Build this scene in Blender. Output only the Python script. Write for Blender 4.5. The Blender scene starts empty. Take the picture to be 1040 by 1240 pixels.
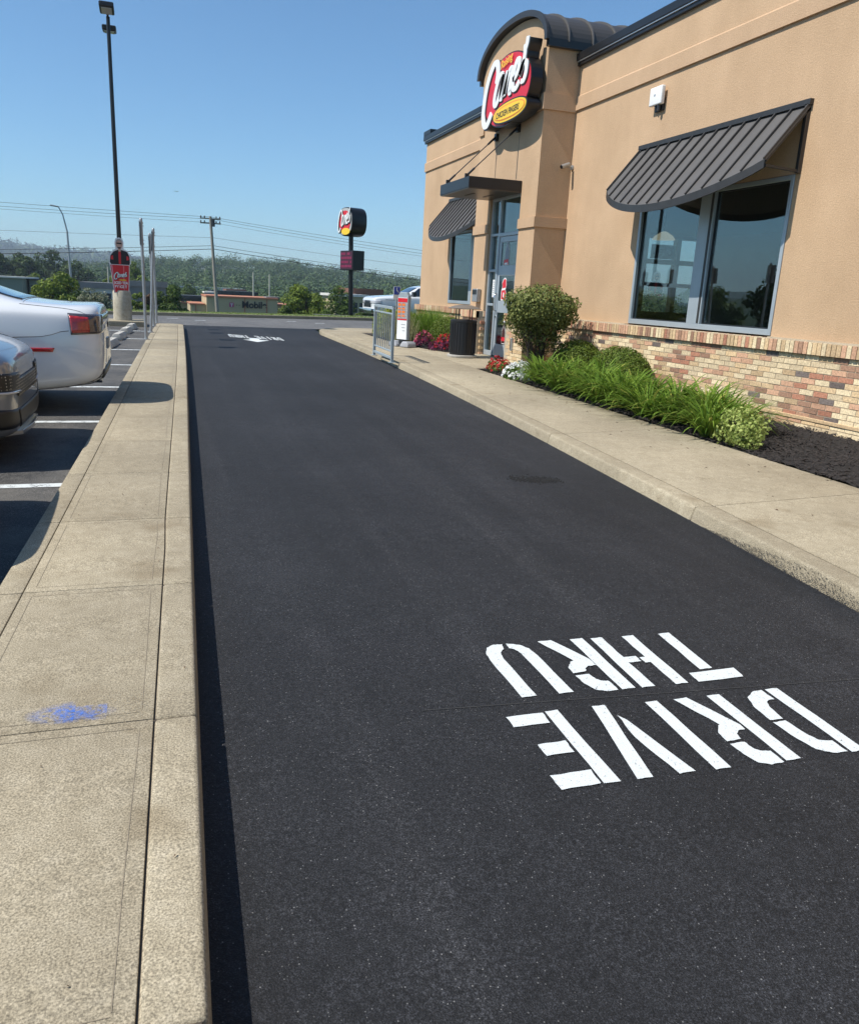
import bpy, bmesh, math, random
import numpy as np
from mathutils import Vector, Matrix
from mathutils.bvhtree import BVHTree
random.seed(7); rng = np.random.default_rng(7)
scene = bpy.context.scene
col = scene.collection
R = math.radians

# ------------------------------------------------------------ camera, sky, sun
cd = bpy.data.cameras.new('camera'); cam = bpy.data.objects.new('camera', cd); col.objects.link(cam)
cd.sensor_fit = 'VERTICAL'; cd.sensor_height = 24.0; cd.lens = 24.0 * 945 / 1240
cd.shift_x = 22 / 1240; cd.shift_y = -26 / 1240
cd.clip_start = 0.05; cd.clip_end = 20000
cx = Vector((0.9527095, -0.3002974, 0.0465411)); cy = Vector((-0.03049433, -0.24685739, -0.9685719)); cz = Vector((0.30234864, 0.92134841, -0.24434075))
m = Matrix((cx, -cy, -cz)).transposed().to_4x4(); m.translation = (0, 0, 1.55)
cam.matrix_world = m
scene.camera = cam

world = bpy.data.worlds.new('World'); scene.world = world; world.use_nodes = True
wn = world.node_tree.nodes; wl = world.node_tree.links
sky = wn.new('ShaderNodeTexSky'); sky.sky_type = 'NISHITA'; sky.sun_disc = False
sky.sun_elevation = R(52.6); sky.sun_rotation = R(-96); sky.altitude = 150
sky.air_density = 1.0; sky.dust_density = 0.45; sky.ozone_density = 2.0
bg = wn['Background']; bg.inputs['Strength'].default_value = 0.112
tint = wn.new('ShaderNodeMix'); tint.data_type = 'RGBA'; tint.blend_type = 'MULTIPLY'; tint.inputs[0].default_value = 1.0
tint.inputs[7].default_value = (0.66, 0.945, 1.10, 1)
wl.new(sky.outputs[0], tint.inputs[6]); wl.new(tint.outputs[2], bg.inputs['Color'])

sd = bpy.data.lights.new('sun', 'SUN'); sd.energy = 4.9; sd.angle = R(0.5); sd.color = (1.0, 0.955, 0.885)
sun = bpy.data.objects.new('sun', sd); col.objects.link(sun)
sun.rotation_euler = Vector((0.60, 0.025, -0.79)).to_track_quat('-Z', 'Y').to_euler(); sun.location = (-20, 0, 40)
scene.view_settings.view_transform = 'Standard'; scene.view_settings.look = 'None'
scene.view_settings.exposure = 0.27; scene.view_settings.gamma = 1.0; scene.view_settings.use_curve_mapping = False
scene.render.engine = 'CYCLES'
scene.cycles.max_bounces = 8; scene.cycles.transparent_max_bounces = 12

S = 0.0145
def gz(y): return S * y

# ------------------------------------------------------------ helpers
def tag(o, label=None, cat=None, group=None, kind=None):
    if label: o['label'] = label
    if cat: o['category'] = cat
    if group: o['group'] = group
    if kind: o['kind'] = kind
    return o
def empty(name, loc, label=None, cat=None, group=None, rz=0):
    o = bpy.data.objects.new(name, None); col.objects.link(o); o.location = loc; o.rotation_euler = (0, 0, rz)
    o.empty_display_size = 0.2
    return tag(o, label, cat, group)
def link(name, me, parent=None, loc=None):
    o = bpy.data.objects.new(name, me); col.objects.link(o)
    if parent is not None:
        o.parent = parent
        if loc is None: o.location = (0, 0, 0)
    if loc is not None: o.location = loc
    return o
def wparent(o, p):      # mesh authored in world space under an unrotated / rotated thing
    o.parent = p; o.matrix_parent_inverse = (Matrix.Translation(p.location) @ p.rotation_euler.to_matrix().to_4x4()).inverted()
    if p.parent is not None:
        o.matrix_parent_inverse = Matrix.Identity(4)
    return o
def children(o): return [c for c in bpy.data.objects if c.parent == o]
def copy_tree(o, parent=None, kids=None):
    if kids is None:
        kids = {}
        for c in bpy.data.objects:
            if c.parent: kids.setdefault(c.parent.name, []).append(c)
    c = o.copy(); col.objects.link(c)
    if parent is not None: c.parent = parent
    for ch in kids.get(o.name, []): copy_tree(ch, c, kids)
    return c

class MB:
    def __init__(s): s.v = []; s.f = []; s.mi = []; s.cur = 0
    def add(s, vs, fs):
        b = len(s.v); s.v += [tuple(p) for p in vs]
        for f in fs: s.f.append(tuple(b + i for i in f)); s.mi.append(s.cur)
        return s
    def box(s, a, b):
        x0, y0, z0 = [min(p, q) for p, q in zip(a, b)]; x1, y1, z1 = [max(p, q) for p, q in zip(a, b)]
        return s.add([(x0,y0,z0),(x1,y0,z0),(x1,y1,z0),(x0,y1,z0),(x0,y0,z1),(x1,y0,z1),(x1,y1,z1),(x0,y1,z1)],
              [(0,3,2,1),(4,5,6,7),(0,1,5,4),(1,2,6,5),(2,3,7,6),(3,0,4,7)])
    def bar(s, p0, p1, w, h, up=(0,0,1)):
        p0 = Vector(p0); p1 = Vector(p1); d = (p1 - p0).normalized(); u = Vector(up)
        sd_ = d.cross(u)
        if sd_.length < 1e-4: sd_ = d.cross(Vector((1, 0, 0)))
        sd_.normalize(); u = sd_.cross(d)
        vs = []
        for p in (p0, p1):
            for a, b in ((-1,-1),(1,-1),(1,1),(-1,1)): vs.append(p + sd_ * a * w / 2 + u * b * h / 2)
        return s.add(vs, [(0,3,2,1),(4,5,6,7),(0,1,5,4),(1,2,6,5),(2,3,7,6),(3,0,4,7)])
    def cyl(s, p0, p1, r0, r1=None, n=16, caps=True):
        r1 = r0 if r1 is None else r1
        p0 = Vector(p0); p1 = Vector(p1); d = (p1 - p0).normalized()
        a = d.orthogonal().normalized(); b = d.cross(a)
        vs = []
        for p, r in ((p0, r0), (p1, r1)):
            for i in range(n):
                t = 2 * math.pi * i / n; vs.append(p + (a * math.cos(t) + b * math.sin(t)) * r)
        fs = [(i, (i + 1) % n, n + (i + 1) % n, n + i) for i in range(n)]
        if caps: fs += [tuple(range(n))[::-1], tuple(range(n, 2 * n))]
        return s.add(vs, fs)
    def tube(s, pts, r, n=8):
        pts = [Vector(p) for p in pts]
        rs = r if isinstance(r, (list, tuple)) else [r] * len(pts)
        vs = []; a = None
        for i, p in enumerate(pts):
            d = (pts[min(i + 1, len(pts) - 1)] - pts[max(i - 1, 0)]).normalized()
            if a is None: a = d.orthogonal().normalized()
            a = (a - d * a.dot(d)).normalized(); b = d.cross(a)
            for k in range(n):
                t = 2 * math.pi * k / n; vs.append(p + (a * math.cos(t) + b * math.sin(t)) * rs[i])
        fs = []
        for i in range(len(pts) - 1):
            for k in range(n): fs.append((i*n+k, i*n+(k+1)%n, (i+1)*n+(k+1)%n, (i+1)*n+k))
        fs += [tuple(range(n))[::-1], tuple((len(pts)-1)*n + k for k in range(n))]
        return s.add(vs, fs)
    def lathe(s, prof, c=(0,0,0), n=24):
        vs = []
        for r, z in prof:
            for k in range(n):
                t = 2*math.pi*k/n; vs.append((c[0]+r*math.cos(t), c[1]+r*math.sin(t), c[2]+z))
        fs = []
        for i in range(len(prof)-1):
            for k in range(n): fs.append((i*n+k, i*n+(k+1)%n, (i+1)*n+(k+1)%n, (i+1)*n+k))
        if prof[0][0] > 1e-5: fs.append(tuple(range(n))[::-1])
        if prof[-1][0] > 1e-5: fs.append(tuple((len(prof)-1)*n+k for k in range(n)))
        return s.add(vs, fs)
    def prism(s, poly, f0, f1):       # poly of 2D pts; f0,f1 map 2D -> 3D for the two caps
        n = len(poly); vs = [f0(*p) for p in poly] + [f1(*p) for p in poly]
        return s.add(vs, [tuple(range(n))[::-1], tuple(range(n, 2*n))] + [(i, (i+1)%n, n+(i+1)%n, n+i) for i in range(n)])
    def mesh(s, name, mats, smooth=None):
        me = bpy.data.meshes.new(name); me.from_pydata(s.v, [], s.f)
        if not isinstance(mats, (list, tuple)): mats = [mats]
        for mm in mats: me.materials.append(mm)
        me.polygons.foreach_set('material_index', s.mi)
        bm = bmesh.new(); bm.from_mesh(me); bmesh.ops.recalc_face_normals(bm, faces=bm.faces); bm.to_mesh(me); bm.free()
        if smooth: smooth_angle(me, smooth)
        me.update(); return me
    def build(s, name, mats, parent=None, bevel=0, smooth=None, kind=None, seg=1, local=False):
        me = s.mesh(name, mats)
        if bevel:
            bm = bmesh.new(); bm.from_mesh(me)
            ed = [e for e in bm.edges if len(e.link_faces) == 2 and e.calc_face_angle(0) > 0.5]
            bmesh.ops.bevel(bm, geom=ed, offset=bevel, segments=seg, affect='EDGES', clamp_overlap=True, profile=0.6)
            bm.to_mesh(me); bm.free()
        if smooth: smooth_angle(me, smooth)
        o = link(name, me)
        if parent is not None:
            if local: o.parent = parent
            else: wparent(o, parent)
        if kind: o['kind'] = kind
        return o
def smooth_angle(me, ang):
    bm = bmesh.new(); bm.from_mesh(me)
    for f in bm.faces: f.smooth = True
    for e in bm.edges:
        if len(e.link_faces) != 2 or e.calc_face_angle(0) > R(ang): e.smooth = False
    bm.to_mesh(me); bm.free()
def W(p):     # world-space authored part whose parent is itself a part: same as wparent
    return p

# ------------------------------------------------------------ materials
def M_(name):
    mt = bpy.data.materials.new(name); mt.use_nodes = True
    nt = mt.node_tree; return mt, nt, nt.nodes['Principled BSDF']
def mat(name, c, rough=0.6, metal=0.0, var=0.0, vscale=3.0, bump=0.0, bscale=60.0, c2=None, coat=0.0, spec=0.5, emit=0):
    mt, nt, b = M_(name); N = nt.nodes; L = nt.links
    b.inputs['Roughness'].default_value = rough; b.inputs['Metallic'].default_value = metal
    b.inputs['Specular IOR Level'].default_value = spec
    if coat: b.inputs['Coat Weight'].default_value = coat; b.inputs['Coat Roughness'].default_value = 0.04
    b.inputs['Base Color'].default_value = (*c, 1)
    tc = N.new('ShaderNodeTexCoord')
    if var or c2:
        n = N.new('ShaderNodeTexNoise'); n.inputs['Scale'].default_value = vscale; n.inputs['Detail'].default_value = 6; n.inputs['Roughness'].default_value = 0.65
        L.new(tc.outputs['Object'], n.inputs['Vector'])
        r = N.new('ShaderNodeValToRGB'); e = r.color_ramp.elements
        e[0].position = 0.3; e[1].position = 0.7
        d = c2 if c2 else [max(0, k * (1 - var)) for k in c]
        e[0].color = (*d, 1); e[1].color = (*(c if c2 else [k * (1 + var * 0.6) for k in c]), 1)
        L.new(n.outputs['Fac'], r.inputs['Fac']); L.new(r.outputs['Color'], b.inputs['Base Color'])
    if bump:
        n2 = N.new('ShaderNodeTexNoise'); n2.inputs['Scale'].default_value = bscale; n2.inputs['Detail'].default_value = 4
        L.new(tc.outputs['Object'], n2.inputs['Vector'])
        bp = N.new('ShaderNodeBump'); bp.inputs['Strength'].default_value = bump; bp.inputs['Distance'].default_value = 0.02
        L.new(n2.outputs['Fac'], bp.inputs['Height']); L.new(bp.outputs['Normal'], b.inputs['Normal'])
    if emit:
        b.inputs['Emission Color'].default_value = (*c, 1); b.inputs['Emission Strength'].default_value = emit
    return mt

def ramp(N, pts):
    r = N.new('ShaderNodeValToRGB'); e = r.color_ramp.elements
    while len(e) < len(pts): e.new(0.5)
    for el, (p, c) in zip(e, pts):
        el.position = p; el.color = (*c, 1) if len(c) == 3 else c
    return r
def noise(N, L, tc, scale, detail=4, rough=0.6):
    n = N.new('ShaderNodeTexNoise'); n.inputs['Scale'].default_value = scale; n.inputs['Detail'].default_value = detail; n.inputs['Roughness'].default_value = rough
    L.new(tc, n.inputs['Vector']); return n
def mixc(N, L, a, b, fac, mode='MIX'):
    x = N.new('ShaderNodeMix'); x.data_type = 'RGBA'; x.blend_type = mode
    for sock, val in ((x.inputs[6], a), (x.inputs[7], b)):
        if isinstance(val, (tuple, list)): sock.default_value = (*val, 1)
        else: L.new(val, sock)
    if isinstance(fac, (int, float)): x.inputs[0].default_value = fac
    else: L.new(fac, x.inputs[0])
    return x.outputs[2]

def asphalt_mat(name, base, hi, specks, worn=0.0, agg=260.0, streak=False):
    mt, nt, b = M_(name); N = nt.nodes; L = nt.links
    tc = N.new('ShaderNodeTexCoord').outputs['Object']
    big = noise(N, L, tc, 0.7, 5, 0.6); mid = noise(N, L, tc, 9, 5, 0.7); fine = noise(N, L, tc, agg, 2, 0.7)
    c0 = ramp(N, [(0.25, base), (0.75, hi)]); L.new(mid.outputs['Fac'], c0.inputs['Fac'])
    bm = ramp(N, [(0.3, (0.78,)*3), (0.75, (1.28,)*3)]); L.new(big.outputs['Fac'], bm.inputs['Fac'])
    c1 = mixc(N, L, c0.outputs['Color'], bm.outputs['Color'], 1.0, 'MULTIPLY')
    fr = ramp(N, [(0.36, (0.12,)*3), (0.52, (0.9,)*3), (0.68, (2.9,)*3)]); L.new(fine.outputs['Fac'], fr.inputs['Fac'])
    c2 = mixc(N, L, c1, fr.outputs['Color'], 1.0, 'MULTIPLY')
    vo = N.new('ShaderNodeTexVoronoi'); vo.inputs['Scale'].default_value = agg * 0.55; L.new(tc, vo.inputs['Vector'])
    sp = N.new('ShaderNodeSeparateColor'); L.new(vo.outputs['Color'], sp.inputs[0])
    g = N.new('ShaderNodeMath'); g.operation = 'GREATER_THAN'; g.inputs[1].default_value = 0.93; L.new(sp.outputs[0], g.inputs[0])
    l2 = N.new('ShaderNodeMath'); l2.operation = 'LESS_THAN'; l2.inputs[1].default_value = 0.26; L.new(vo.outputs['Distance'], l2.inputs[0])
    mm = N.new('ShaderNodeMath'); mm.operation = 'MULTIPLY'; L.new(g.outputs[0], mm.inputs[0]); L.new(l2.outputs[0], mm.inputs[1])
    c3 = mixc(N, L, c2, specks, mm.outputs[0])
    if worn:
        wv = noise(N, L, tc, 1.7, 7, 0.7); wr = ramp(N, [(0.45, (0,)*3), (0.62, (1,)*3)]); L.new(wv.outputs['Fac'], wr.inputs['Fac'])
        ws = N.new('ShaderNodeMath'); ws.operation = 'MULTIPLY'; ws.inputs[1].default_value = worn; L.new(wr.outputs['Color'], ws.inputs[0])
        c3 = mixc(N, L, c3, (0.19, 0.175, 0.15), ws.outputs[0])
    if streak:      # faint lengthwise roller and tyre tracks
        mp = N.new('ShaderNodeMapping'); mp.inputs['Scale'].default_value = (2.6, 0.10, 1); mp.inputs['Rotation'].default_value = (0, 0, 0.03); L.new(tc, mp.inputs['Vector'])
        sn = noise(N, L, mp.outputs[0], 1.0, 5, 0.6); sr = ramp(N, [(0.36, (0.82, 0.82, 0.82)), (0.52, (1.0,)*3), (0.66, (1.45, 1.42, 1.36))]); L.new(sn.outputs['Fac'], sr.inputs['Fac'])
        c3 = mixc(N, L, c3, sr.outputs['Color'], 1.0, 'MULTIPLY')
        sn2 = noise(N, L, tc, 0.35, 4, 0.55); sr2 = ramp(N, [(0.35, (0.85,)*3), (0.7, (1.2,)*3)]); L.new(sn2.outputs['Fac'], sr2.inputs['Fac'])
        c3 = mixc(N, L, c3, sr2.outputs['Color'], 1.0, 'MULTIPLY')
        mp3 = N.new('ShaderNodeMapping'); mp3.inputs['Scale'].default_value = (1, 1, 1); L.new(tc, mp3.inputs['Vector'])
        sn3 = noise(N, L, mp3.outputs[0], 70, 3, 0.7); sr3 = ramp(N, [(0.36, (0.5,)*3), (0.64, (1.6,)*3)]); L.new(sn3.outputs['Fac'], sr3.inputs['Fac'])
        c3 = mixc(N, L, c3, sr3.outputs['Color'], 1.0, 'MULTIPLY')
    L.new(c3, b.inputs['Base Color'])
    rr = ramp(N, [(0.3, (0.62,)*3), (0.7, (0.92,)*3)]); L.new(fine.outputs['Fac'], rr.inputs['Fac']); L.new(rr.outputs['Color'], b.inputs['Roughness'])
    b.inputs['Specular IOR Level'].default_value = 0.42
    bp = N.new('ShaderNodeBump'); bp.inputs['Strength'].default_value = 0.9; bp.inputs['Distance'].default_value = 0.004
    L.new(fine.outputs['Fac'], bp.inputs['Height'])
    bp2 = N.new('ShaderNodeBump'); bp2.inputs['Strength'].default_value = 0.35; bp2.inputs['Distance'].default_value = 0.01
    L.new(mid.outputs['Fac'], bp2.inputs['Height']); L.new(bp.outputs['Normal'], bp2.inputs['Normal'])
    L.new(bp2.outputs['Normal'], b.inputs['Normal'])
    return mt

def concrete_mat(name, base, dark, light, grain=220.0, brush=False, contrast=1.0):
    mt, nt, b = M_(name); N = nt.nodes; L = nt.links
    geo = N.new('ShaderNodeNewGeometry').outputs['Position']
    big = noise(N, L, geo, 0.9, 6, 0.65); fine = noise(N, L, geo, grain, 2, 0.6); mid = noise(N, L, geo, 14, 5, 0.7)
    c0 = ramp(N, [(0.3, dark), (0.5, base), (0.72, light)]); L.new(mid.outputs['Fac'], c0.inputs['Fac'])
    bm = ramp(N, [(0.28, (0.80, 0.79, 0.78)), (0.7, (1.12, 1.12, 1.12))]); L.new(big.outputs['Fac'], bm.inputs['Fac'])
    c1 = mixc(N, L, c0.outputs['Color'], bm.outputs['Color'], 1.0, 'MULTIPLY')
    a = 0.42 * contrast
    fr = ramp(N, [(0.32, (1 - a, 1 - a, 1 - a)), (0.55, (1.0,)*3), (0.72, (1 + a * 0.8,)*3)]); L.new(fine.outputs['Fac'], fr.inputs['Fac'])
    c2 = mixc(N, L, c1, fr.outputs['Color'], 1.0, 'MULTIPLY')
    # dark pits and stains
    st = noise(N, L, geo, 2.6, 3, 0.5); sr = ramp(N, [(0.62, (1,)*3), (0.74, (0.80, 0.77, 0.73))]); L.new(st.outputs['Fac'], sr.inputs['Fac'])
    c3 = mixc(N, L, c2, sr.outputs['Color'], 1.0, 'MULTIPLY')
    oi = N.new('ShaderNodeObjectInfo'); orr = ramp(N, [(0, (0.90, 0.895, 0.885)), (1, (1.07, 1.065, 1.05))]); L.new(oi.outputs['Random'], orr.inputs['Fac'])
    c4 = mixc(N, L, c3, orr.outputs['Color'], 1.0, 'MULTIPLY')
    L.new(c4, b.inputs['Base Color']); b.inputs['Roughness'].default_value = 0.88; b.inputs['Specular IOR Level'].default_value = 0.3
    bp = N.new('ShaderNodeBump'); bp.inputs['Strength'].default_value = 0.5; bp.inputs['Distance'].default_value = 0.003
    L.new(fine.outputs['Fac'], bp.inputs['Height']); L.new(bp.outputs['Normal'], b.inputs['Normal'])
    return mt, nt, b, c4

def stucco_mat(name, c, d):
    mt, nt, b = M_(name); N = nt.nodes; L = nt.links
    geo = N.new('ShaderNodeNewGeometry').outputs['Position']
    big = noise(N, L, geo, 0.8, 5, 0.6); fine = noise(N, L, geo, 55, 4, 0.7)
    c0 = ramp(N, [(0.3, d), (0.7, c)]); L.new(big.outputs['Fac'], c0.inputs['Fac'])
    fr = ramp(N, [(0.3, (0.86,)*3), (0.7, (1.1,)*3)]); L.new(fine.outputs['Fac'], fr.inputs['Fac'])
    c1 = mixc(N, L, c0.outputs['Color'], fr.outputs['Color'], 1.0, 'MULTIPLY')
    # faint rain streaks
    mp = N.new('ShaderNodeMapping'); mp.inputs['Scale'].default_value = (2.2, 2.2, 0.5); L.new(geo, mp.inputs['Vector'])
    stn = noise(N, L, mp.outputs[0], 1.6, 4, 0.6); sr = ramp(N, [(0.3, (0.965, 0.96, 0.955)), (0.65, (1.015,)*3)]); L.new(stn.outputs['Fac'], sr.inputs['Fac'])
    c2 = mixc(N, L, c1, sr.outputs['Color'], 1.0, 'MULTIPLY')
    L.new(c2, b.inputs['Base Color']); b.inputs['Roughness'].default_value = 0.9; b.inputs['Specular IOR Level'].default_value = 0.25
    bp = N.new('ShaderNodeBump'); bp.inputs['Strength'].default_value = 0.8; bp.inputs['Distance'].default_value = 0.008
    L.new(fine.outputs['Fac'], bp.inputs['Height']); L.new(bp.outputs['Normal'], b.inputs['Normal'])
    return mt

def glass_mat(name, tint=(0.60, 0.66, 0.65), ior=2.15):
    mt = bpy.data.materials.new(name); mt.use_nodes = True; N = mt.node_tree.nodes; L = mt.node_tree.links; N.clear()
    out = N.new('ShaderNodeOutputMaterial'); tr = N.new('ShaderNodeBsdfTransparent'); tr.inputs[0].default_value = (*tint, 1)
    gl = N.new('ShaderNodeBsdfGlossy'); gl.inputs['Roughness'].default_value = 0.01; gl.inputs[0].default_value = (0.86, 0.95, 0.97, 1)
    fr = N.new('ShaderNodeFresnel'); ge = N.new('ShaderNodeNewGeometry'); mr = N.new('ShaderNodeMapRange')
    mr.inputs['To Min'].default_value = ior; mr.inputs['To Max'].default_value = 1/ior; L.new(ge.outputs['Backfacing'], mr.inputs['Value']); L.new(mr.outputs[0], fr.inputs[0])
    mx = N.new('ShaderNodeMixShader'); L.new(fr.outputs[0], mx.inputs[0]); L.new(tr.outputs[0], mx.inputs[1]); L.new(gl.outputs[0], mx.inputs[2]); L.new(mx.outputs[0], out.inputs[0])
    return mt

def leaf_mat(name, dark, light, trans=0.25, scale=1.3, hue=None, iw=0.55, nw=0.5, nd=3):
    mt, nt, b = M_(name); N = nt.nodes; L = nt.links
    geo = N.new('ShaderNodeNewGeometry')
    n1 = noise(N, L, geo.outputs['Position'], scale, nd, 0.7)
    isl = geo.outputs['Random Per Island']
    ad = N.new('ShaderNodeMath'); ad.operation = 'MULTIPLY_ADD'; ad.inputs[1].default_value = iw; L.new(isl, ad.inputs[0])
    m2 = N.new('ShaderNodeMath'); m2.operation = 'MULTIPLY'; m2.inputs[1].default_value = nw; L.new(n1.outputs['Fac'], m2.inputs[0]); L.new(m2.outputs[0], ad.inputs[2])
    r = ramp(N, [(0.15, dark), (0.8, light)]); L.new(ad.outputs[0], r.inputs['Fac'])
    L.new(r.outputs['Color'], b.inputs['Base Color']); b.inputs['Roughness'].default_value = 0.6; b.inputs['Specular IOR Level'].default_value = 0.22
    if trans:
        tl = N.new('ShaderNodeBsdfTranslucent'); L.new(r.outputs['Color'], tl.inputs[0])
        mx = N.new('ShaderNodeMixShader'); mx.inputs[0].default_value = trans
        out = N['Material Output']; L.new(b.outputs[0], mx.inputs[1]); L.new(tl.outputs[0], mx.inputs[2]); L.new(mx.outputs[0], out.inputs[0])
    return mt

MT = {}
MT['blacktop'] = asphalt_mat('new_blacktop', (0.0108, 0.0112, 0.0128), (0.0185, 0.0190, 0.0212), (0.13, 0.128, 0.124), agg=230, streak=True)
MT['old_asphalt'] = asphalt_mat('old_asphalt', (0.055, 0.053, 0.050), (0.09, 0.086, 0.08), (0.28, 0.26, 0.23), worn=0.35, agg=160)
MT['street'] = asphalt_mat('street_asphalt', (0.095, 0.092, 0.088), (0.14, 0.135, 0.128), (0.3, 0.28, 0.25), worn=0.3, agg=90)
MT['concrete'] = concrete_mat('sidewalk_concrete', (0.378, 0.324, 0.228), (0.33, 0.280, 0.194), (0.432, 0.375, 0.272), grain=190.0, contrast=1.25)[0]
MT['joint'] = mat('joint_dirt', (0.07, 0.055, 0.04), 0.95)
MT['stop'] = concrete_mat('wheel_stop_concrete', (0.55, 0.53, 0.48), (0.45, 0.43, 0.38), (0.62, 0.6, 0.56), contrast=0.6)[0]
MT['bollard'] = concrete_mat('bollard_concrete', (0.45, 0.41, 0.32), (0.34, 0.3, 0.22), (0.52, 0.48, 0.39), contrast=0.6)[0]
MT['stucco'] = stucco_mat('tan_stucco', (0.575, 0.395, 0.245), (0.475, 0.322, 0.195))
MT['band'] = stucco_mat('band_stucco', (0.55, 0.375, 0.235), (0.48, 0.325, 0.20))
MT['interior_wall'] = mat('interior_wall', (0.16, 0.13, 0.10), 0.8)
MT['interior_floor'] = mat('interior_floor', (0.10, 0.085, 0.07), 0.4)
MT['ceiling'] = mat('ceiling', (0.35, 0.35, 0.33), 0.9)
MT['darkmetal'] = mat('charcoal_metal', (0.035, 0.033, 0.031), 0.42, var=0.2, vscale=6)
MT['coping'] = mat('black_coping', (0.014, 0.014, 0.015), 0.35)
MT['lip'] = mat('lip_highlight_metal', (0.7, 0.7, 0.68), 0.35, metal=0.6)  # pale tone stands in for the highlight along the gutter
MT['awning'] = mat('grey_standing_seam', (0.098, 0.092, 0.086), 0.55, var=0.12, vscale=3)
MT['seam'] = mat('dark_seam_metal', (0.05, 0.046, 0.042), 0.5)  # darker metal for seams, control joints and barrel roof
MT['alu'] = mat('anodised_aluminium', (0.42, 0.47, 0.50), 0.38, metal=0.35, var=0.08, vscale=2)
MT['aludark'] = mat('gasket_black', (0.02, 0.022, 0.024), 0.4)
MT['glass'] = glass_mat('window_glass')
MT['mortar'] = mat('mortar', (0.46, 0.38, 0.27), 0.95, var=0.2, vscale=20, bump=0.4, bscale=120)
def brick_mat(name, c, v=0.36):
    mt, nt, b = M_(name); N = nt.nodes; L = nt.links
    geo = N.new('ShaderNodeNewGeometry'); oi = N.new('ShaderNodeObjectInfo')
    n1 = noise(N, L, geo.outputs['Position'], 46, 4, 0.75)
    r = ramp(N, [(0.3, [k*(1-v) for k in c]), (0.7, [k*(1+v) for k in c])]); L.new(n1.outputs['Fac'], r.inputs['Fac'])
    rr = ramp(N, [(0, (0.8, 0.78, 0.76)), (1, (1.15, 1.15, 1.12))]); L.new(oi.outputs['Random'], rr.inputs['Fac'])
    rc = mixc(N, L, r.outputs['Color'], rr.outputs['Color'], 1, 'MULTIPLY')
    L.new(rc, b.inputs['Base Color']); b.inputs['Roughness'].default_value = 0.9
    n2 = noise(N, L, geo.outputs['Position'], 140, 3, 0.7)
    bp = N.new('ShaderNodeBump'); bp.inputs['Strength'].default_value = 0.6; bp.inputs['Distance'].default_value = 0.004
    L.new(n2.outputs['Fac'], bp.inputs['Height']); L.new(bp.outputs['Normal'], b.inputs['Normal'])
    return mt
BR = [brick_mat('brick_cream', (0.70, 0.56, 0.36)), brick_mat('brick_buff', (0.60, 0.43, 0.25)), brick_mat('brick_pink', (0.56, 0.33, 0.21)),
      brick_mat('brick_red', (0.44, 0.20, 0.125)), brick_mat('brick_brown', (0.33, 0.19, 0.125)), brick_mat('brick_dark', (0.17, 0.135, 0.12))]
MT['mulch'] = mat('mulch', (0.026, 0.021, 0.018), 0.95, c2=(0.007, 0.006, 0.0055), vscale=55, bump=1.0, bscale=70)
MT['grass'] = mat('verge_grass', (0.17, 0.20, 0.055), 0.9, c2=(0.09, 0.13, 0.03), vscale=3, bump=0.8, bscale=25)
MT['paint'] = None
MT['white'] = mat('white_plastic', (0.78, 0.78, 0.76), 0.4)
MT['redp'] = mat('sign_red', (0.62, 0.018, 0.03), 0.35)
MT['yellow'] = mat('sign_yellow', (0.85, 0.55, 0.03), 0.4)
MT['orange'] = mat('sign_orange', (0.8, 0.2, 0.03), 0.4)
MT['black'] = mat('black_plastic', (0.010, 0.010, 0.011), 0.45)
MT['signblack'] = mat('sign_can_black', (0.008, 0.008, 0.009), 0.35)
MT['galv'] = mat('galvanised_steel', (0.40, 0.41, 0.41), 0.45, metal=0.6, var=0.15, vscale=14)
MT['greypaint'] = mat('grey_painted_steel', (0.30, 0.35, 0.37), 0.45, var=0.1, vscale=6)
MT['polebrown'] = mat('black_pole_paint', (0.012, 0.011, 0.010), 0.35)
MT['wood'] = mat('weathered_pole_wood', (0.36, 0.32, 0.26), 0.9, c2=(0.24, 0.21, 0.165), vscale=8)
MT['bark'] = mat('bark', (0.12, 0.09, 0.065), 0.9, c2=(0.06, 0.045, 0.03), vscale=10)
MT['wire'] = mat('wire_black', (0.02, 0.02, 0.02), 0.6)
MT['carwhite'] = mat('white_car_paint', (0.70, 0.71, 0.71), 0.2, coat=1.0)
MT['cargrey'] = mat('silver_grey_car_paint', (0.24, 0.25, 0.27), 0.28, metal=0.5, coat=1.0)
MT['carblue'] = mat('dark_blue_car_paint', (0.02, 0.04, 0.09), 0.25, coat=1.0)
MT['carglass'] = mat('car_glass', (0.012, 0.016, 0.02), 0.03, spec=1.0, coat=1.0)
MT['tyre'] = mat('tyre_rubber', (0.014, 0.014, 0.014), 0.8)
MT['rim'] = mat('alloy_rim', (0.45, 0.45, 0.46), 0.3, metal=0.8)
MT['chrome'] = mat('chrome', (0.7, 0.7, 0.7), 0.12, metal=1.0)
MT['lampred'] = mat('tail_lamp_red', (0.55, 0.02, 0.015), 0.25, c2=(0.24, 0.004, 0.006), vscale=34, coat=1.0)
MT['lampdark'] = mat('tail_lamp_smoke', (0.10, 0.085, 0.09), 0.15, c2=(0.03, 0.02, 0.022), vscale=20, coat=1.0)
MT['lampclear'] = mat('head_lamp_clear', (0.5, 0.5, 0.52), 0.1, coat=1.0)
MT['orangelamp'] = mat('amber_lamp', (0.7, 0.15, 0.02), 0.2)
MT['skin'] = mat('printed_skin', (0.58, 0.36, 0.27), 0.5)
MT['denim'] = mat('printed_dark_cloth', (0.012, 0.012, 0.015), 0.5)
MT['blue'] = mat('sign_blue', (0.02, 0.06, 0.35), 0.4)

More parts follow.
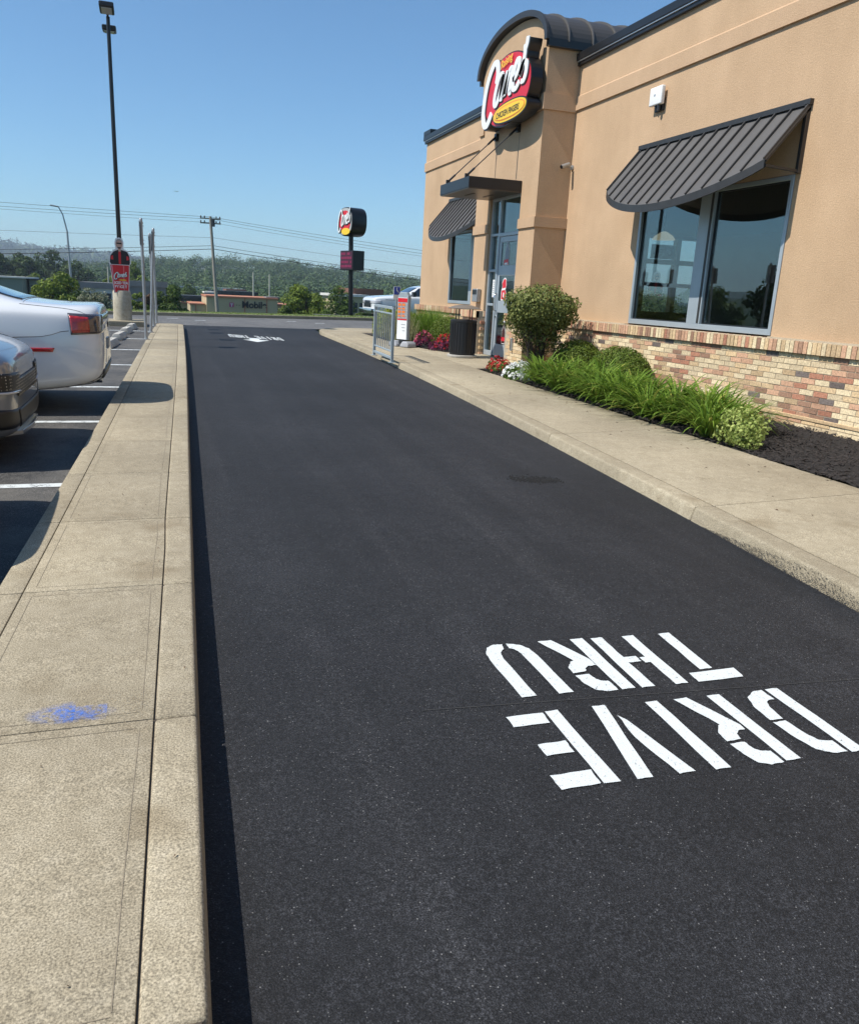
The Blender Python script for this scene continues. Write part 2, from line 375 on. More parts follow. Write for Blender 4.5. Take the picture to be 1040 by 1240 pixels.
# ------------------------------------------------------------ ground sheets
def sheet(name, poly, dz, m_, kind='structure', parent=None, label=None):
    me = bpy.data.meshes.new(name); me.from_pydata([(x, y, gz(y) + dz) for x, y in poly], [], [tuple(range(len(poly)))])
    me.materials.append(m_)
    bm = bmesh.new(); bm.from_mesh(me); bmesh.ops.recalc_face_normals(bm, faces=bm.faces)
    if bm.faces[0].normal.z < 0: bmesh.ops.reverse_faces(bm, faces=bm.faces)
    bm.to_mesh(me); bm.free()
    o = link(name, me)
    if kind: o['kind'] = kind
    return o

_fit = {}
def interp(tab, y):
    k = id(tab)
    if k not in _fit: _fit[k] = (np.poly1d(np.polyfit([p[1] for p in tab], [p[0] for p in tab], 4)), tab)
    return float(_fit[k][0](y))
KR = [(2.70,-6),(3.02,-1.5),(3.25,0.5),(3.50,3.2),(3.64,4.6),(3.88,7.8),(4.09,11),(4.24,13.5),(4.31,18),(4.33,22)]          # right kerb, top edge
IR = [(-0.05,-6),(0.0,-1),(0.05,1.3),(0.095,2.9),(0.13,3.65),(0.18,5.8),(0.22,6.95),(0.25,8.1),(0.32,9.5),(0.45,14.5),(0.57,19),(0.66,22.8)]   # island right edge
IL = [(-1.25,-6),(-0.9,0),(-0.73,3.7),(-0.65,4.7),(-0.56,7.8),(-0.42,12.5),(-0.28,16.3),(-0.14,19.4),(-0.02,22.8)]          # island left edge

# terrain beyond (one sheet to the horizon)
def hnoise(x, y, s, seed=0):
    return (np.sin(x/s*1.3+seed)*np.cos(y/s*1.1+seed*2) + 0.5*np.sin(x/s*2.7+y/s*1.9+seed*3) + 0.3*np.sin(x/s*5.1-y/s*4.3+seed))/1.8
def sstep(a, b, t):
    t = np.clip((t-a)/(b-a), 0, 1); return t*t*(3-2*t)
def terrain_z(x, y):
    x = np.asarray(x, float); y = np.asarray(y, float)
    d = np.sqrt(x*x + y*y); base = S*np.minimum(y, 33.0) - 0.03
    drop = sstep(30.5, 100, y) * 5.6 + sstep(29.5, 36, y)*0.5
    drop = drop + sstep(100, 260, y) * 3.2
    drop = np.where((x > 9) & (y < 52), sstep(33, 36, y)*0.5, drop) if np.ndim(x) else drop
    z = base - drop
    ang = np.arctan2(x, y)
    ridge = sstep(330, 930, d) * (20 + 4*hnoise(x, y, 160, 1.0) + 7*np.exp(-((ang-0.115)/0.13)**2) - 9*sstep(0.22, 0.36, ang) - 6*np.exp(-((ang+0.10)/0.07)**2)) 
    far = sstep(1700, 3200, d) * (56 + 8*hnoise(x, y, 420, 2.0) + 10*np.exp(-((ang+0.17)/0.05)**2) - 45*sstep(-0.10, 0.06, ang))
    return z + np.where(y > 0, 1, 0.35) * (ridge + far)
ys = np.concatenate([np.linspace(-400, -8, 12), np.linspace(0, 33, 6), np.linspace(34, 110, 40), np.linspace(115, 1000, 90), np.linspace(1040, 3800, 44)])
xs = np.concatenate([np.linspace(-3500, -420, 30), np.linspace(-400, -60, 24), np.linspace(-55, 55, 56), np.linspace(60, 400, 24), np.linspace(420, 3500, 30)])
X, Y = np.meshgrid(xs, ys); Z = terrain_z(X, Y)
nv = [(float(a), float(b), float(c)) for a, b, c in zip(X.ravel(), Y.ravel(), Z.ravel())]
nx = len(xs); fs = [(j*nx+i, j*nx+i+1, (j+1)*nx+i+1, (j+1)*nx+i) for j in range(len(ys)-1) for i in range(nx-1)]
me = bpy.data.meshes.new('terrain'); me.from_pydata(nv, [], fs)
for p in me.polygons: p.use_smooth = True
tm, nt, b = M_('terrain_ground'); N = nt.nodes; L = nt.links
geo = N.new('ShaderNodeNewGeometry').outputs['Position']
n1 = noise(N, L, geo, 0.02, 8, 0.7); r1 = ramp(N, [(0.35, (0.025, 0.045, 0.016)), (0.7, (0.06, 0.085, 0.03))]); L.new(n1.outputs['Fac'], r1.inputs['Fac']); L.new(r1.outputs['Color'], b.inputs['Base Color'])
b.inputs['Roughness'].default_value = 1; b.inputs['Specular IOR Level'].default_value = 0.1
n2 = noise(N, L, geo, 0.09, 4, 0.7); bp = N.new('ShaderNodeBump'); bp.inputs['Distance'].default_value = 9; bp.inputs['Strength'].default_value = 1.0
L.new(n2.outputs['Fac'], bp.inputs['Height']); L.new(bp.outputs['Normal'], b.inputs['Normal'])
me.materials.append(tm); o = link('terrain', me); o['kind'] = 'structure'

# parking lot, drive lane, street
sheet('parking_lot', [(-60,-60),(interp(IL,-6)+0.1,-60),(interp(IL,-6)+0.1,-6)] + [(x+0.08, y) for x, y in IL[1:]] + [(0.1,24.6),(-60,22.2)], 0.0, MT['old_asphalt'])
IR = [(interp(IR, y), y) for y in np.linspace(-6, 22.8, 60)]; IL = [(interp(IL, y), y) for y in np.linspace(-6, 22.8, 60)]; KR = [(interp(KR, y), y) for y in np.linspace(-6, 22, 60)]
lane = [(x-0.05, y) for x, y in IR] + [(0.75,24.3),(4.6,24.3)] + [(x+0.06, y) for x, y in KR[::-1]] + [(2.5,-60),(-0.2,-60)]
sheet('drive_lane', lane, 0.0, MT['blacktop'])
sheet('street', [(-80,20.4),(0.1,24.4),(0.1,24.3),(60,24.3),(60,40.0),(7.4,30.4),(-80,13.0)][:0] + [(-60,22.3),(0.1,24.7),(0.1,24.24),(46,24.24),(46,37.5),(8,30.3),(-2.1,28.4),(-60,17.5)][:0] + [(-60,20.5),(-1.7,24.35),(0.7,24.32),(9,24.32),(46,24.32),(46,36.5),(7.4,30.4),(-2.1,28.45),(-60,24.5)], -0.004 + 0.0, MT['street'])
# verge beyond street with kerb
mb = MB()
vk = [(-60,24.5),(-2.1,28.45),(7.4,30.4),(46,36.5)]
for (x0,y0),(x1,y1) in zip(vk[:-1], vk[1:]):
    mb.prism([(x0,y0),(x1,y1),(x1,y1+0.16),(x0,y0+0.16)], lambda x, y: (x, y, gz(y)-0.1), lambda x, y: (x, y, gz(y)+0.10))
ok = mb.build('street_kerb', MT['concrete'], kind='structure')
sheet('grass_verge', [(x, y+0.165) for x, y in vk] + [(x, y+1.7) for x, y in vk[::-1]], 0.085, MT['grass'])
# grass tufts on the verge
def blades(n, fx, hmin, hmax, w, lean=0.4, segs=3, curve=1.0):
    V = []; F = []
    for i in range(n):
        x, y, z = fx(i); h = random.uniform(hmin, hmax); a = random.uniform(0, 2*math.pi); l = random.uniform(0.1, lean)*h
        dx, dy = math.cos(a), math.sin(a); px_, py_ = -dy*w/2, dx*w/2
        b0 = len(V)
        for s_ in range(segs+1):
            t = s_/segs; ww = 1-t**2*0.95
            cx_, cy_ = x+dx*l*t**1.6*curve, y+dy*l*t**1.6*curve; zz = z+h*t*(1-0.15*t)
            V += [(cx_-px_*ww, cy_-py_*ww, zz), (cx_+px_*ww, cy_+py_*ww, zz)]
        for s_ in range(segs): F.append((b0+2*s_, b0+2*s_+1, b0+2*s_+3, b0+2*s_+2))
    return V, F
MT['grassblade'] = leaf_mat('grass_blades', (0.07, 0.12, 0.02), (0.22, 0.27, 0.06), 0.3, 2)
def vfx(i):
    x = random.uniform(-12, 16); y0 = np.interp(x, [-60,-2.1,7.4,46], [24.5,28.45,30.4,36.5]) + 0.2; y = y0 + random.random()**1.2*1.45
    return (x, y, gz(y)+0.08)
V, F = blades(6500, vfx, 0.02, 0.08, 0.018, 0.9, 2)
me = bpy.data.meshes.new('grass'); me.from_pydata(V, [], F); me.materials.append(MT['grassblade']); tag(link('grass', me), 'short green grass on the verge beyond the street', 'grass', kind='stuff')

# ------------------------------------------------------------ traffic island: slabs
def slab(name, poly, top, parent, bev=0.008, m_=None, bot=0.05):
    mb = MB(); mb.prism(poly, lambda x, y: (x, y, gz(y)+top-0.09), lambda x, y: (x, y, gz(y)+top))
    return mb.build(name, m_ or MT['concrete'], parent, bevel=bev, seg=2, smooth=40)
isl_h = 0.13
mb = MB()
poly = [(x-0.012, y) for x, y in IR] + [(x+0.012, y) for x, y in IL[::-1]]
mb.prism(poly, lambda x, y: (x, y, gz(y)-0.05), lambda x, y: (x, y, gz(y)+isl_h-0.008))
island = mb.build('traffic_island', [MT['joint']]); island['kind'] = 'structure'
tys = [-5.9,-4.5,-3.3,-2.15,-1.0,0.15,1.28,2.42,3.6,4.65,5.79,6.94,8.08,9.25,10.4,11.6,12.8,14.0,15.2,16.4,17.6,18.8,20.0,21.2,22.3]
def JL(y): return interp(IL, y) + 0.115
def JR(y): return interp(IR, y) - (0.145 if y > 4.5 else 0.135)
g_ = 0.0022
for k, (a, b_) in enumerate(zip(tys[:-1], tys[1:])):
    ya, yb = a+g_, b_-g_; yl = [ya, (ya+yb)/2, yb]
    sk = 0.05 if k == 7 else 0.0
    slab('kerb_block', [(interp(IL,y), y) for y in yl] + [(JL(y)-g_, y) for y in yl[::-1]], isl_h, island, 0.008, bot=0.1)
    slab('slab', [(JL(y)+g_, y) for y in yl] + [(JR(y)-g_, y) for y in yl[::-1]], isl_h, island, 0.004)
    # kerb strip on the lane side reaches down to the road
    mb = MB(); mb.prism([(JR(y)+g_, y) for y in yl] + [(interp(IR,y), y) for y in yl[::-1]], lambda x, y: (x + (0.012 if x > JR(y)+0.08 else 0), y, gz(y)-0.03), lambda x, y: (x, y, gz(y)+isl_h))
    mb.build('kerb_block', MT['concrete'], island, bevel=0.016, seg=3, smooth=40)
# rounded end
ye = tys[-1]+g_; xa, xb = interp(IL, ye), interp(IR, ye)
arc = [((xa+xb)/2 + (xb-xa)/2*math.cos(t), ye + 0.42*math.sin(t)) for t in np.linspace(0, math.pi, 12)]
slab('slab', arc, isl_h, island, 0.012)
# tooled margin lines beside joints: thin darker strips laid on top in place of grooves
MT['toolmark'] = mat('tool_mark', (0.26, 0.215, 0.15), 0.95, var=0.25, vscale=30)
mb = MB()
def strip(mb, pts, w, dz):
    for (x0,y0),(x1,y1) in zip(pts[:-1], pts[1:]):
        d = Vector((x1-x0, y1-y0)).normalized(); n = Vector((-d.y, d.x))*w/2
        mb.add([(x0-n.x,y0-n.y,gz(y0)+dz),(x1-n.x,y1-n.y,gz(y1)+dz),(x1+n.x,y1+n.y,gz(y1)+dz),(x0+n.x,y0+n.y,gz(y0)+dz)], [(0,1,2,3)])
mb = MB()
yy = [y for y in np.arange(-5, 22, 0.6)]
for a, b_ in zip(tys[:-1], tys[1:]):
    yl = np.linspace(a+0.06, b_-0.06, 4)
    strip(mb, [(JR(y)-0.045+0.004*math.sin(y*3), y) for y in yl], 0.0028, isl_h+0.0012)
    strip(mb, [(JL(y)+0.045, y) for y in yl], 0.0022, isl_h+0.0012)
    for yy_ in (a+0.05, b_-0.05):
        strip(mb, [(JL(yy_)+0.05, yy_), (JR(yy_)-0.05, yy_)], 0.0022, isl_h+0.0014)
mb.build('tool_line', MT['toolmark'], island, kind='stuff')

# blue spray-paint smudge
mt, nt, b = M_('blue_spray'); N = nt.nodes; L = nt.links
geo = N.new('ShaderNodeNewGeometry').outputs['Position']
n1 = noise(N, L, geo, 26, 6, 0.8); n3 = noise(N, L, geo, 240, 2, 0.6)
sx = N.new('ShaderNodeTexCoord').outputs['Generated']
mp = N.new('ShaderNodeMapping'); mp.inputs['Location'].default_value = (-0.5,-0.5,0); L.new(sx, mp.inputs['Vector'])
ln = N.new('ShaderNodeVectorMath'); ln.operation = 'LENGTH'; L.new(mp.outputs[0], ln.inputs[0])
rr = ramp(N, [(0.12, (1,)*3), (0.5, (0,)*3)]); L.new(ln.outputs['Value'], rr.inputs['Fac'])
nr = ramp(N, [(0.40, (0,)*3), (0.60, (0.95,)*3)]); L.new(n1.outputs['Fac'], nr.inputs['Fac'])
fr = ramp(N, [(0.36, (0.4,)*3), (0.5, (1,)*3)]); L.new(n3.outputs['Fac'], fr.inputs['Fac'])
p1 = mixc(N, L, rr.outputs['Color'], nr.outputs['Color'], 1, 'MULTIPLY'); p2 = mixc(N, L, p1, fr.outputs['Color'], 1, 'MULTIPLY')
tr = N.new('ShaderNodeBsdfTransparent'); mx = N.new('ShaderNodeMixShader'); L.new(p2, mx.inputs[0]); L.new(tr.outputs[0], mx.inputs[1]); L.new(b.outputs[0], mx.inputs[2]); L.new(mx.outputs[0], N['Material Output'].inputs[0])
b.inputs['Base Color'].default_value = (0.03, 0.22, 0.85, 1); b.inputs['Roughness'].default_value = 0.9
mb = MB()
for k, (x0, y0, x1, y1) in enumerate([(-0.47,2.45,-0.30,2.60),(-0.40,2.445,-0.20,2.545),(-0.30,2.435,-0.06,2.60),(-0.24,2.44,-0.05,2.55),(-0.20,2.44,-0.06,2.62)]):
    mb.add([(x0,y0,gz(y0)+isl_h+0.002+k*0.0008),(x1,y0,gz(y0)+isl_h+0.002+k*0.0008),(x1,y1,gz(y1)+isl_h+0.002+k*0.0008),(x0,y1,gz(y1)+isl_h+0.002+k*0.0008)], [(0,1,2,3)])
mb.build('spray_paint_mark', mt, island)

# ------------------------------------------------------------ right sidewalk
sw_h = 0.10
swp = [(x+0.012, y) for x, y in KR]
corner = [(4.33+1.6*(1-math.cos(t)), 22+1.9*math.sin(t)) for t in np.linspace(0.1, math.pi/2, 9)]
outer = swp + [(x+0.012, y) for x, y in corner] + [(12,24.0)]
mb = MB(); mb.prism(outer + [(12,17),(7.5,13.2),(5.47,13.2),(5.47,5.2),(5.40,-6),(2.8,-6)], lambda x, y: (x, y, gz(y)-0.05), lambda x, y: (x, y, gz(y)+sw_h-0.008))
walk = mb.build('sidewalk', MT['joint']); walk['kind'] = 'structure'
kys = [(-5.9,0),(-3.0,0),(-0.3,0),(1.9,0.05),(4.52,0.17),(7.2,0.24),(9.9,0.2),(12.6,0.2),(15.4,0.15),(18.2,0.1),(21.9,0.0)]
def kx(y): return interp(KR, y)
for (a, sa), (b_, sb) in zip(kys[:-1], kys[1:]):
    yl = list(np.linspace(a+g_, b_-g_, 5))
    mb = MB(); top = [(kx(y), y) for y in yl]; inn = [(kx(y)+0.17, y) for y in yl[::-1]]
    def fb(x, y):
        e = kx(y); dx_ = -0.035 if x < e+0.05 else 0
        return (x+dx_, y, gz(y)-0.04)
    mb.prism(top + inn, fb, lambda x, y: (x, y, gz(y)+sw_h))
    mb.build('kerb_block', MT['concrete'], walk, bevel=0.022, seg=3, smooth=50)
    def xin(y): return 5.44 if y < 13.4 else 7.35
    if b_ < 13:
        p = [(kx(y)+0.178, y + sa*(0 if y > a+0.3 else 0)) for y in yl] + [(5.455, b_-g_+sb), (5.455, a+g_+sa)]
        slab('slab', p, sw_h, walk, 0.006)
    else:
        aa = max(a, 12.6)
        if a < 13:
            slab('slab', [(kx(y)+0.178, y) for y in yl] + [(5.46,b_-g_),(5.46,a+g_+sa)], sw_h, walk, 0.006)
        else:
            slab('slab', [(kx(y)+0.178, y) for y in yl] + [(5.46,b_-g_),(5.46,a+g_)], sw_h, walk, 0.006)
# entrance apron and far part
slab('slab', [(5.468,13.25),(6.1,13.25),(6.75,13.95),(6.9,14.6),(6.9,16.3),(5.468,16.3)], sw_h, walk, 0.006)
slab('slab', [(5.468,16.308),(6.0,16.308),(5.468,18.15)], sw_h, walk, 0.004)
cc = [(x, y) for x, y in corner]
mb = MB(); mb.prism([(4.33,21.91)] + cc + [(7.5,23.9),(12,23.9),(12,22.3),(5.46,21.91)], lambda x, y: (x, y, gz(y)-0.04), lambda x, y: (x, y, gz(y)+sw_h))
mb.build('slab', MT['concrete'], walk, bevel=0.02, seg=2, smooth=40)
# asphalt crumbs smeared on the kerb face and loose patch in lane
def crumbs(name, n, f, smin, smax, m_, parent, label=None, cat=None):
    mb = MB()
    for i in range(n):
        x, y, z = f(); s_ = random.uniform(smin, smax); vs = []
        for q in range(6):
            d = [(1,0,0),(-1,0,0),(0,1,0),(0,-1,0),(0,0,.8),(0,0,-.5)][q]; k = s_*random.uniform(0.6, 1.2)
            vs.append((x+d[0]*k, y+d[1]*k, z+d[2]*k))
        mb.add(vs, [(0,2,4),(2,1,4),(1,3,4),(3,0,4),(2,0,5),(1,2,5),(3,1,5),(0,3,5)])
    o = mb.build(name, m_, parent, kind='stuff')
    if label: tag(o, label, cat)
    return o
def kf():
    y = 2.4 + random.random()*2.2; t = max(0, 1-abs(y-3.3)/1.1); h = random.random()**2.2*0.095*t
    return (kx(y)-0.037+h*0.33, y, gz(y)+h)
MT['crumb'] = mat('asphalt_crumb', (0.016, 0.016, 0.017), 0.7)
crumbs('asphalt_crumbs', 5000, kf, 0.0012, 0.004, MT['crumb'], None, 'black asphalt crumbs smeared up the face of the right kerb', 'crumbs')
def kf2():
    y = -1 + random.random()**0.8*23; return (kx(y)-0.045-abs(random.gauss(0,0.012)), y, gz(y)+0.002)
crumbs('asphalt_crumbs', 1500, kf2, 0.002, 0.007, MT['crumb'], None, 'ragged line of asphalt crumbs along the foot of the right kerb', 'crumbs')
def pf():
    u, v = random.gauss(0, .095), random.gauss(0, .05)
    if random.random() < .35: u = random.uniform(-.2, .22); v = random.gauss(.02, .05)
    return (2.97+u, 5.74+v-.25*u, gz(5.74+v-.25*u)+0.002)
crumbs('asphalt_crumbs', 800, pf, 0.002, 0.009, mat('fresh_tar_crumb', (0.004,0.004,0.004), 0.8), None, 'rough dark patch of loose asphalt in the middle of the lane', 'patch')
# leaf litter
MT['litter'] = mat('dry_leaf', (0.11, 0.06, 0.03), 0.9, var=0.5, vscale=3)
mb = MB()
def lit(x, y, z, s_):
    a = random.random()*6.28; c_, s2 = math.cos(a)*s_, math.sin(a)*s_
    mb.add([(x-c_,y-s2,z+.002),(x+s2*.35,y-c_*.35,z+.006),(x+c_,y+s2,z+.003),(x-s2*.35,y+c_*.35,z+.008)], [(0,1,2,3)])
for i in range(110):
    y = random.uniform(3.2, 12); x = random.uniform(kx(y)+0.3, 5.4); x = 5.42-(5.42-x)*random.random(); lit(x, y, gz(y)+sw_h, random.uniform(.006, .022))
for i in range(26):
    y = random.uniform(1.2, 8); x = random.uniform(JL(y), JR(y)+.1); lit(x, y, gz(y)+isl_h, random.uniform(.004, .009))
tag(mb.build('leaf_litter', MT['litter'], kind='stuff'), 'scattered dry leaf bits on the concrete walks', 'leaf litter')

# parking stall lines
MT['paint'] = None
def paint_mat(name, wear, scale=24):
    mt, nt, b = M_(name); N = nt.nodes; L = nt.links
    geo = N.new('ShaderNodeNewGeometry').outputs['Position']
    n1 = noise(N, L, geo, scale, 6, 0.75); n2 = noise(N, L, geo, 260, 2, 0.6)
    ad = N.new('ShaderNodeMath'); ad.operation = 'ADD'; L.new(n1.outputs['Fac'], ad.inputs[0]); 
    ml = N.new('ShaderNodeMath'); ml.operation = 'MULTIPLY'; ml.inputs[1].default_value = 0.7; L.new(n2.outputs['Fac'], ml.inputs[0]); L.new(ml.outputs[0], ad.inputs[1])
    r = ramp(N, [(wear, (0,)*3), (wear+0.05, (1,)*3)]); L.new(ad.outputs[0], r.inputs['Fac'])
    tr = N.new('ShaderNodeBsdfTransparent'); mx = N.new('ShaderNodeMixShader'); L.new(r.outputs['Color'], mx.inputs[0]); L.new(tr.outputs[0], mx.inputs[1]); L.new(b.outputs[0], mx.inputs[2]); L.new(mx.outputs[0], N['Material Output'].inputs[0])
    b.inputs['Base Color'].default_value = (0.62, 0.65, 0.64, 1); b.inputs['Roughness'].default_value = 0.75
    bp = N.new('ShaderNodeBump'); bp.inputs['Strength'].default_value = 0.7; bp.inputs['Distance'].default_value = 0.003; L.new(n2.outputs['Fac'], bp.inputs['Height']); L.new(bp.outputs['Normal'], b.inputs['Normal'])
    return mt
MT['paint'] = paint_mat('fresh_white_paint', 0.645, 60); MT['paintold'] = paint_mat('worn_white_paint', 0.72, 12)
for y in (3.4, 5.98, 8.53, 11.08, 13.7, 16.3, 18.9, 21.3):
    o = sheet('stall_line', [(interp(IL,y)-0.03,y-0.05),(interp(IL,y)-0.03,y+0.05),(-5.6,y+0.05),(-5.6,y-0.05)], 0.004, MT['paintold'])
# oil stains and tar on the lot
MT['oil'] = mat('oil_stain', (0.015, 0.014, 0.013), 0.6)
# street markings (small white dashes)
for x, y in [(-2.9,26.6),(0.3,27.3),(1.15,26.7),(4.3,27.9),(5.2,27.3)]:
    sheet('lane_dash', [(x,y),(x+.35,y+.12),(x+.33,y+.24),(x-.02,y+.12)], 0.004, MT['paintold'])
# curb at the end of the lot
mb = MB(); mb.prism([(-9,22.55),(-0.3,22.85),(-0.3,23.95),(-9,23.6)], lambda x, y: (x, y, gz(y)-0.04), lambda x, y: (x, y, gz(y)+0.14))
tag(mb.build('lot_kerb', MT['concrete'], bevel=0.02, seg=2, smooth=40), kind='structure')

# ------------------------------------------------------------ DRIVE THRU letters (world x,y; letters face traffic coming towards the camera)
letters = {
 ('U','THRU'): [[(1.375,2.485),(1.375,2.80),(1.385,2.86),(1.41,2.885),(1.425,2.93),(1.385,2.935),(1.345,2.915),(1.318,2.87),(1.31,2.80),(1.31,2.485)],
       [(1.535,2.48),(1.535,2.80),(1.525,2.87),(1.50,2.91),(1.445,2.935),(1.44,2.89),(1.462,2.868),(1.472,2.82),(1.472,2.48)]],
 ('R','THRU'): [[(1.595,2.925),(1.665,2.925),(1.745,2.725),(1.745,2.665),(1.71,2.665),(1.685,2.65),(1.675,2.625),(1.61,2.62),(1.615,2.67),(1.65,2.715),(1.668,2.722)],
       [(1.755,2.915),(1.82,2.915),(1.805,2.455),(1.742,2.455)],
       [(1.61,2.60),(1.675,2.60),(1.68,2.555),(1.70,2.535),(1.725,2.53),(1.725,2.455),(1.675,2.455),(1.635,2.475),(1.613,2.53)]],
 ('H','THRU'): [[(1.855,2.905),(1.915,2.905),(1.905,2.705),(1.965,2.705),(1.965,2.655),(1.902,2.655),(1.895,2.45),(1.833,2.45)],
       [(2.015,2.895),(2.075,2.895),(2.05,2.445),(1.99,2.445),(2.0,2.64),(1.975,2.64),(1.975,2.69),(2.003,2.69)]],
 ('T','THRU'): [[(2.205,2.885),(2.265,2.885),(2.24,2.535),(2.178,2.535)], [(2.105,2.515),(2.335,2.515),(2.325,2.44),(2.10,2.44)]],
 ('E','DRIVE'): [[(1.19,2.365),(1.34,2.365),(1.335,2.295),(1.19,2.295)], [(1.225,2.175),(1.335,2.175),(1.33,2.105),(1.225,2.105)], [(1.185,2.0),(1.335,2.0),(1.33,1.925),(1.185,1.925)],
       [(1.35,2.37),(1.405,2.37),(1.40,1.92),(1.34,1.92)]],
 ('V','DRIVE'): [[(1.55,2.365),(1.605,2.36),(1.52,1.915),(1.46,1.915)], [(1.615,2.285),(1.635,2.235),(1.685,1.91),(1.62,1.91),(1.595,2.14)]],
 ('I','DRIVE'): [[(1.775,2.345),(1.83,2.345),(1.82,1.90),(1.76,1.90)]],
 ('R','DRIVE'): [[(1.90,2.34),(1.965,2.34),(2.04,2.13),(2.04,2.09),(2.01,2.09),(1.985,2.07),(1.978,2.04),(1.915,2.035),(1.92,2.09),(1.955,2.135),(1.965,2.14)],
       [(2.055,2.335),(2.115,2.335),(2.105,1.885),(2.045,1.885)],
       [(1.915,2.02),(1.975,2.02),(1.98,1.975),(2.0,1.955),(2.03,1.95),(2.03,1.88),(1.975,1.88),(1.935,1.90),(1.918,1.955)]],
 ('D','DRIVE'): [[(2.335,2.325),(2.395,2.325),(2.385,1.875),(2.325,1.875)], [(2.315,2.325),(2.265,2.32),(2.215,2.285),(2.19,2.22),(2.18,2.12),(2.24,2.12),(2.25,2.2),(2.265,2.235),(2.285,2.25),(2.315,2.25)],
       [(2.18,2.105),(2.24,2.105),(2.25,2.0),(2.265,1.965),(2.31,1.95),(2.31,1.88),(2.25,1.885),(2.205,1.92),(2.188,1.99)]],
}
def ngon_sheet(name, polys, dz, m_, parent=None):
    bm = bmesh.new()
    for poly in polys:
        pp = []
        for (x0,y0),(x1,y1) in zip(poly, poly[1:]+poly[:1]):      # ragged paint edge
            for t in (0, 0.25, 0.5, 0.75):
                j = 0.0019; x, y = x0+(x1-x0)*t+random.uniform(-j,j), y0+(y1-y0)*t+random.uniform(-j,j); pp.append((x, y))
        vs = [bm.verts.new((x, y, gz(y)+dz)) for x, y in pp]
        f = bm.faces.new(vs)
        bmesh.ops.triangulate(bm, faces=[f])
    bmesh.ops.recalc_face_normals(bm, faces=bm.faces)
    for f in bm.faces:
        if f.normal.z < 0: f.normal_flip()
    me = bpy.data.meshes.new(name); bm.to_mesh(me); bm.free(); me.materials.append(m_)
    o = link(name, me); 
    if parent is not None: wparent(o, parent)
    return o
mk = empty('drive_thru_marking', (1.75, 2.4, gz(2.4)), 'large white stencilled DRIVE THRU lettering on the black lane near the camera', 'road marking')
for (ch, w_), polys in letters.items(): ngon_sheet('letter', polys, 0.004, MT['paint'], mk)
# far marking: one row of letters and an arrow
def stencil_row(word, x0, x1, y0, y1, slant):
    out = []; n = len(word); cw = (x1-x0)/n
    G = {'D':[[(0,0),(.25,0),(.25,1),(0,1)],[(.32,0),(.7,.1),(.9,.4),(.9,.6),(.7,.9),(.32,1),(.32,.82),(.6,.7),(.65,.5),(.6,.3),(.32,.18)]],
         'R':[[(0,0),(.25,0),(.25,1),(0,1)],[(.32,1),(.8,.9),(.85,.65),(.6,.5),(.9,0),(.6,0),(.32,.5),(.55,.65),(.5,.8),(.32,.84)]],
         'I':[[(.3,0),(.6,0),(.6,1),(.3,1)]], 'V':[[(0,1),(.28,1),(.55,.1),(.35,0)],[(.62,.2),(.72,1),(.95,1),(.72,0)]],
         'E':[[(0,0),(.25,0),(.25,1),(0,1)],[(.3,.82),(.9,.82),(.9,1),(.3,1)],[(.3,.42),(.75,.42),(.75,.58),(.3,.58)],[(.3,0),(.9,0),(.9,.18),(.3,.18)]],
         'T':[[(0,.82),(.95,.82),(.95,1),(0,1)],[(.35,0),(.62,0),(.62,.78),(.35,.78)]], 'H':[[(0,0),(.25,0),(.25,1),(0,1)],[(.65,0),(.9,0),(.9,1),(.65,1)],[(.29,.42),(.61,.42),(.61,.6),(.29,.6)]],
         'U':[[(0,.15),(.2,0),(.44,0),(.44,.18),(.26,.25),(.26,1),(0,1)],[(.5,0),(.72,0),(.9,.15),(.9,1),(.65,1),(.65,.25),(.5,.18)]], ' ':[]}
    for i, c in enumerate(word):
        for pl in G[c]:
            out.append([(x1-(i+u*0.85)*cw, y1-(y1-y0)*v+slant*(x1-(i+u)*cw-x0)*-1) for u, v in pl])
    return out
mk2 = empty('drive_thru_marking', (2.3, 20.5, gz(20.5)), 'small distant white DRIVE THRU lettering with an arrow at the far end of the lane', 'road marking')
for pl in [stencil_row('DRIVE THRU', 1.68, 2.95, 20.2, 21.15, 0.55)]: ngon_sheet('lettering', pl, 0.004, MT['paint'], mk2)
ngon_sheet('arrow', [[(2.22,18.9),(2.58,19.45),(2.36,19.5),(2.36,20.0),(2.14,20.05),(2.12,19.5),(1.95,19.55)]], 0.004, MT['paint'], mk2)
# hairline seam in the blacktop & paving seams
sheet('paving_seam', [(0.9,2.478),(0.9,2.4815),(3.0,2.2995),(3.0,2.296)], 0.003, mat('seam_dust', (0.040,0.039,0.037), 0.9))
# ------------------------------------------------------------ the restaurant
XM, XT = 7.40, 6.75
bld = empty('restaurant_building', (7.4, 12.0, 0.1), 'tan stucco restaurant with brick base and an arched entrance tower on the right', 'building')
def bpart(name, mb, m_, bevel=0, smooth=None, parent=None, kind=None, seg=1):
    return mb.build(name, m_, parent if parent is not None else bld, bevel=bevel, smooth=smooth, kind=kind, seg=seg)
def childof(o, p):
    """parent a world-space mesh to a part whose own mesh is world-space too"""
    o.parent = p; o.matrix_parent_inverse = Matrix.Identity(4); o.location = (0,0,0)
    return o
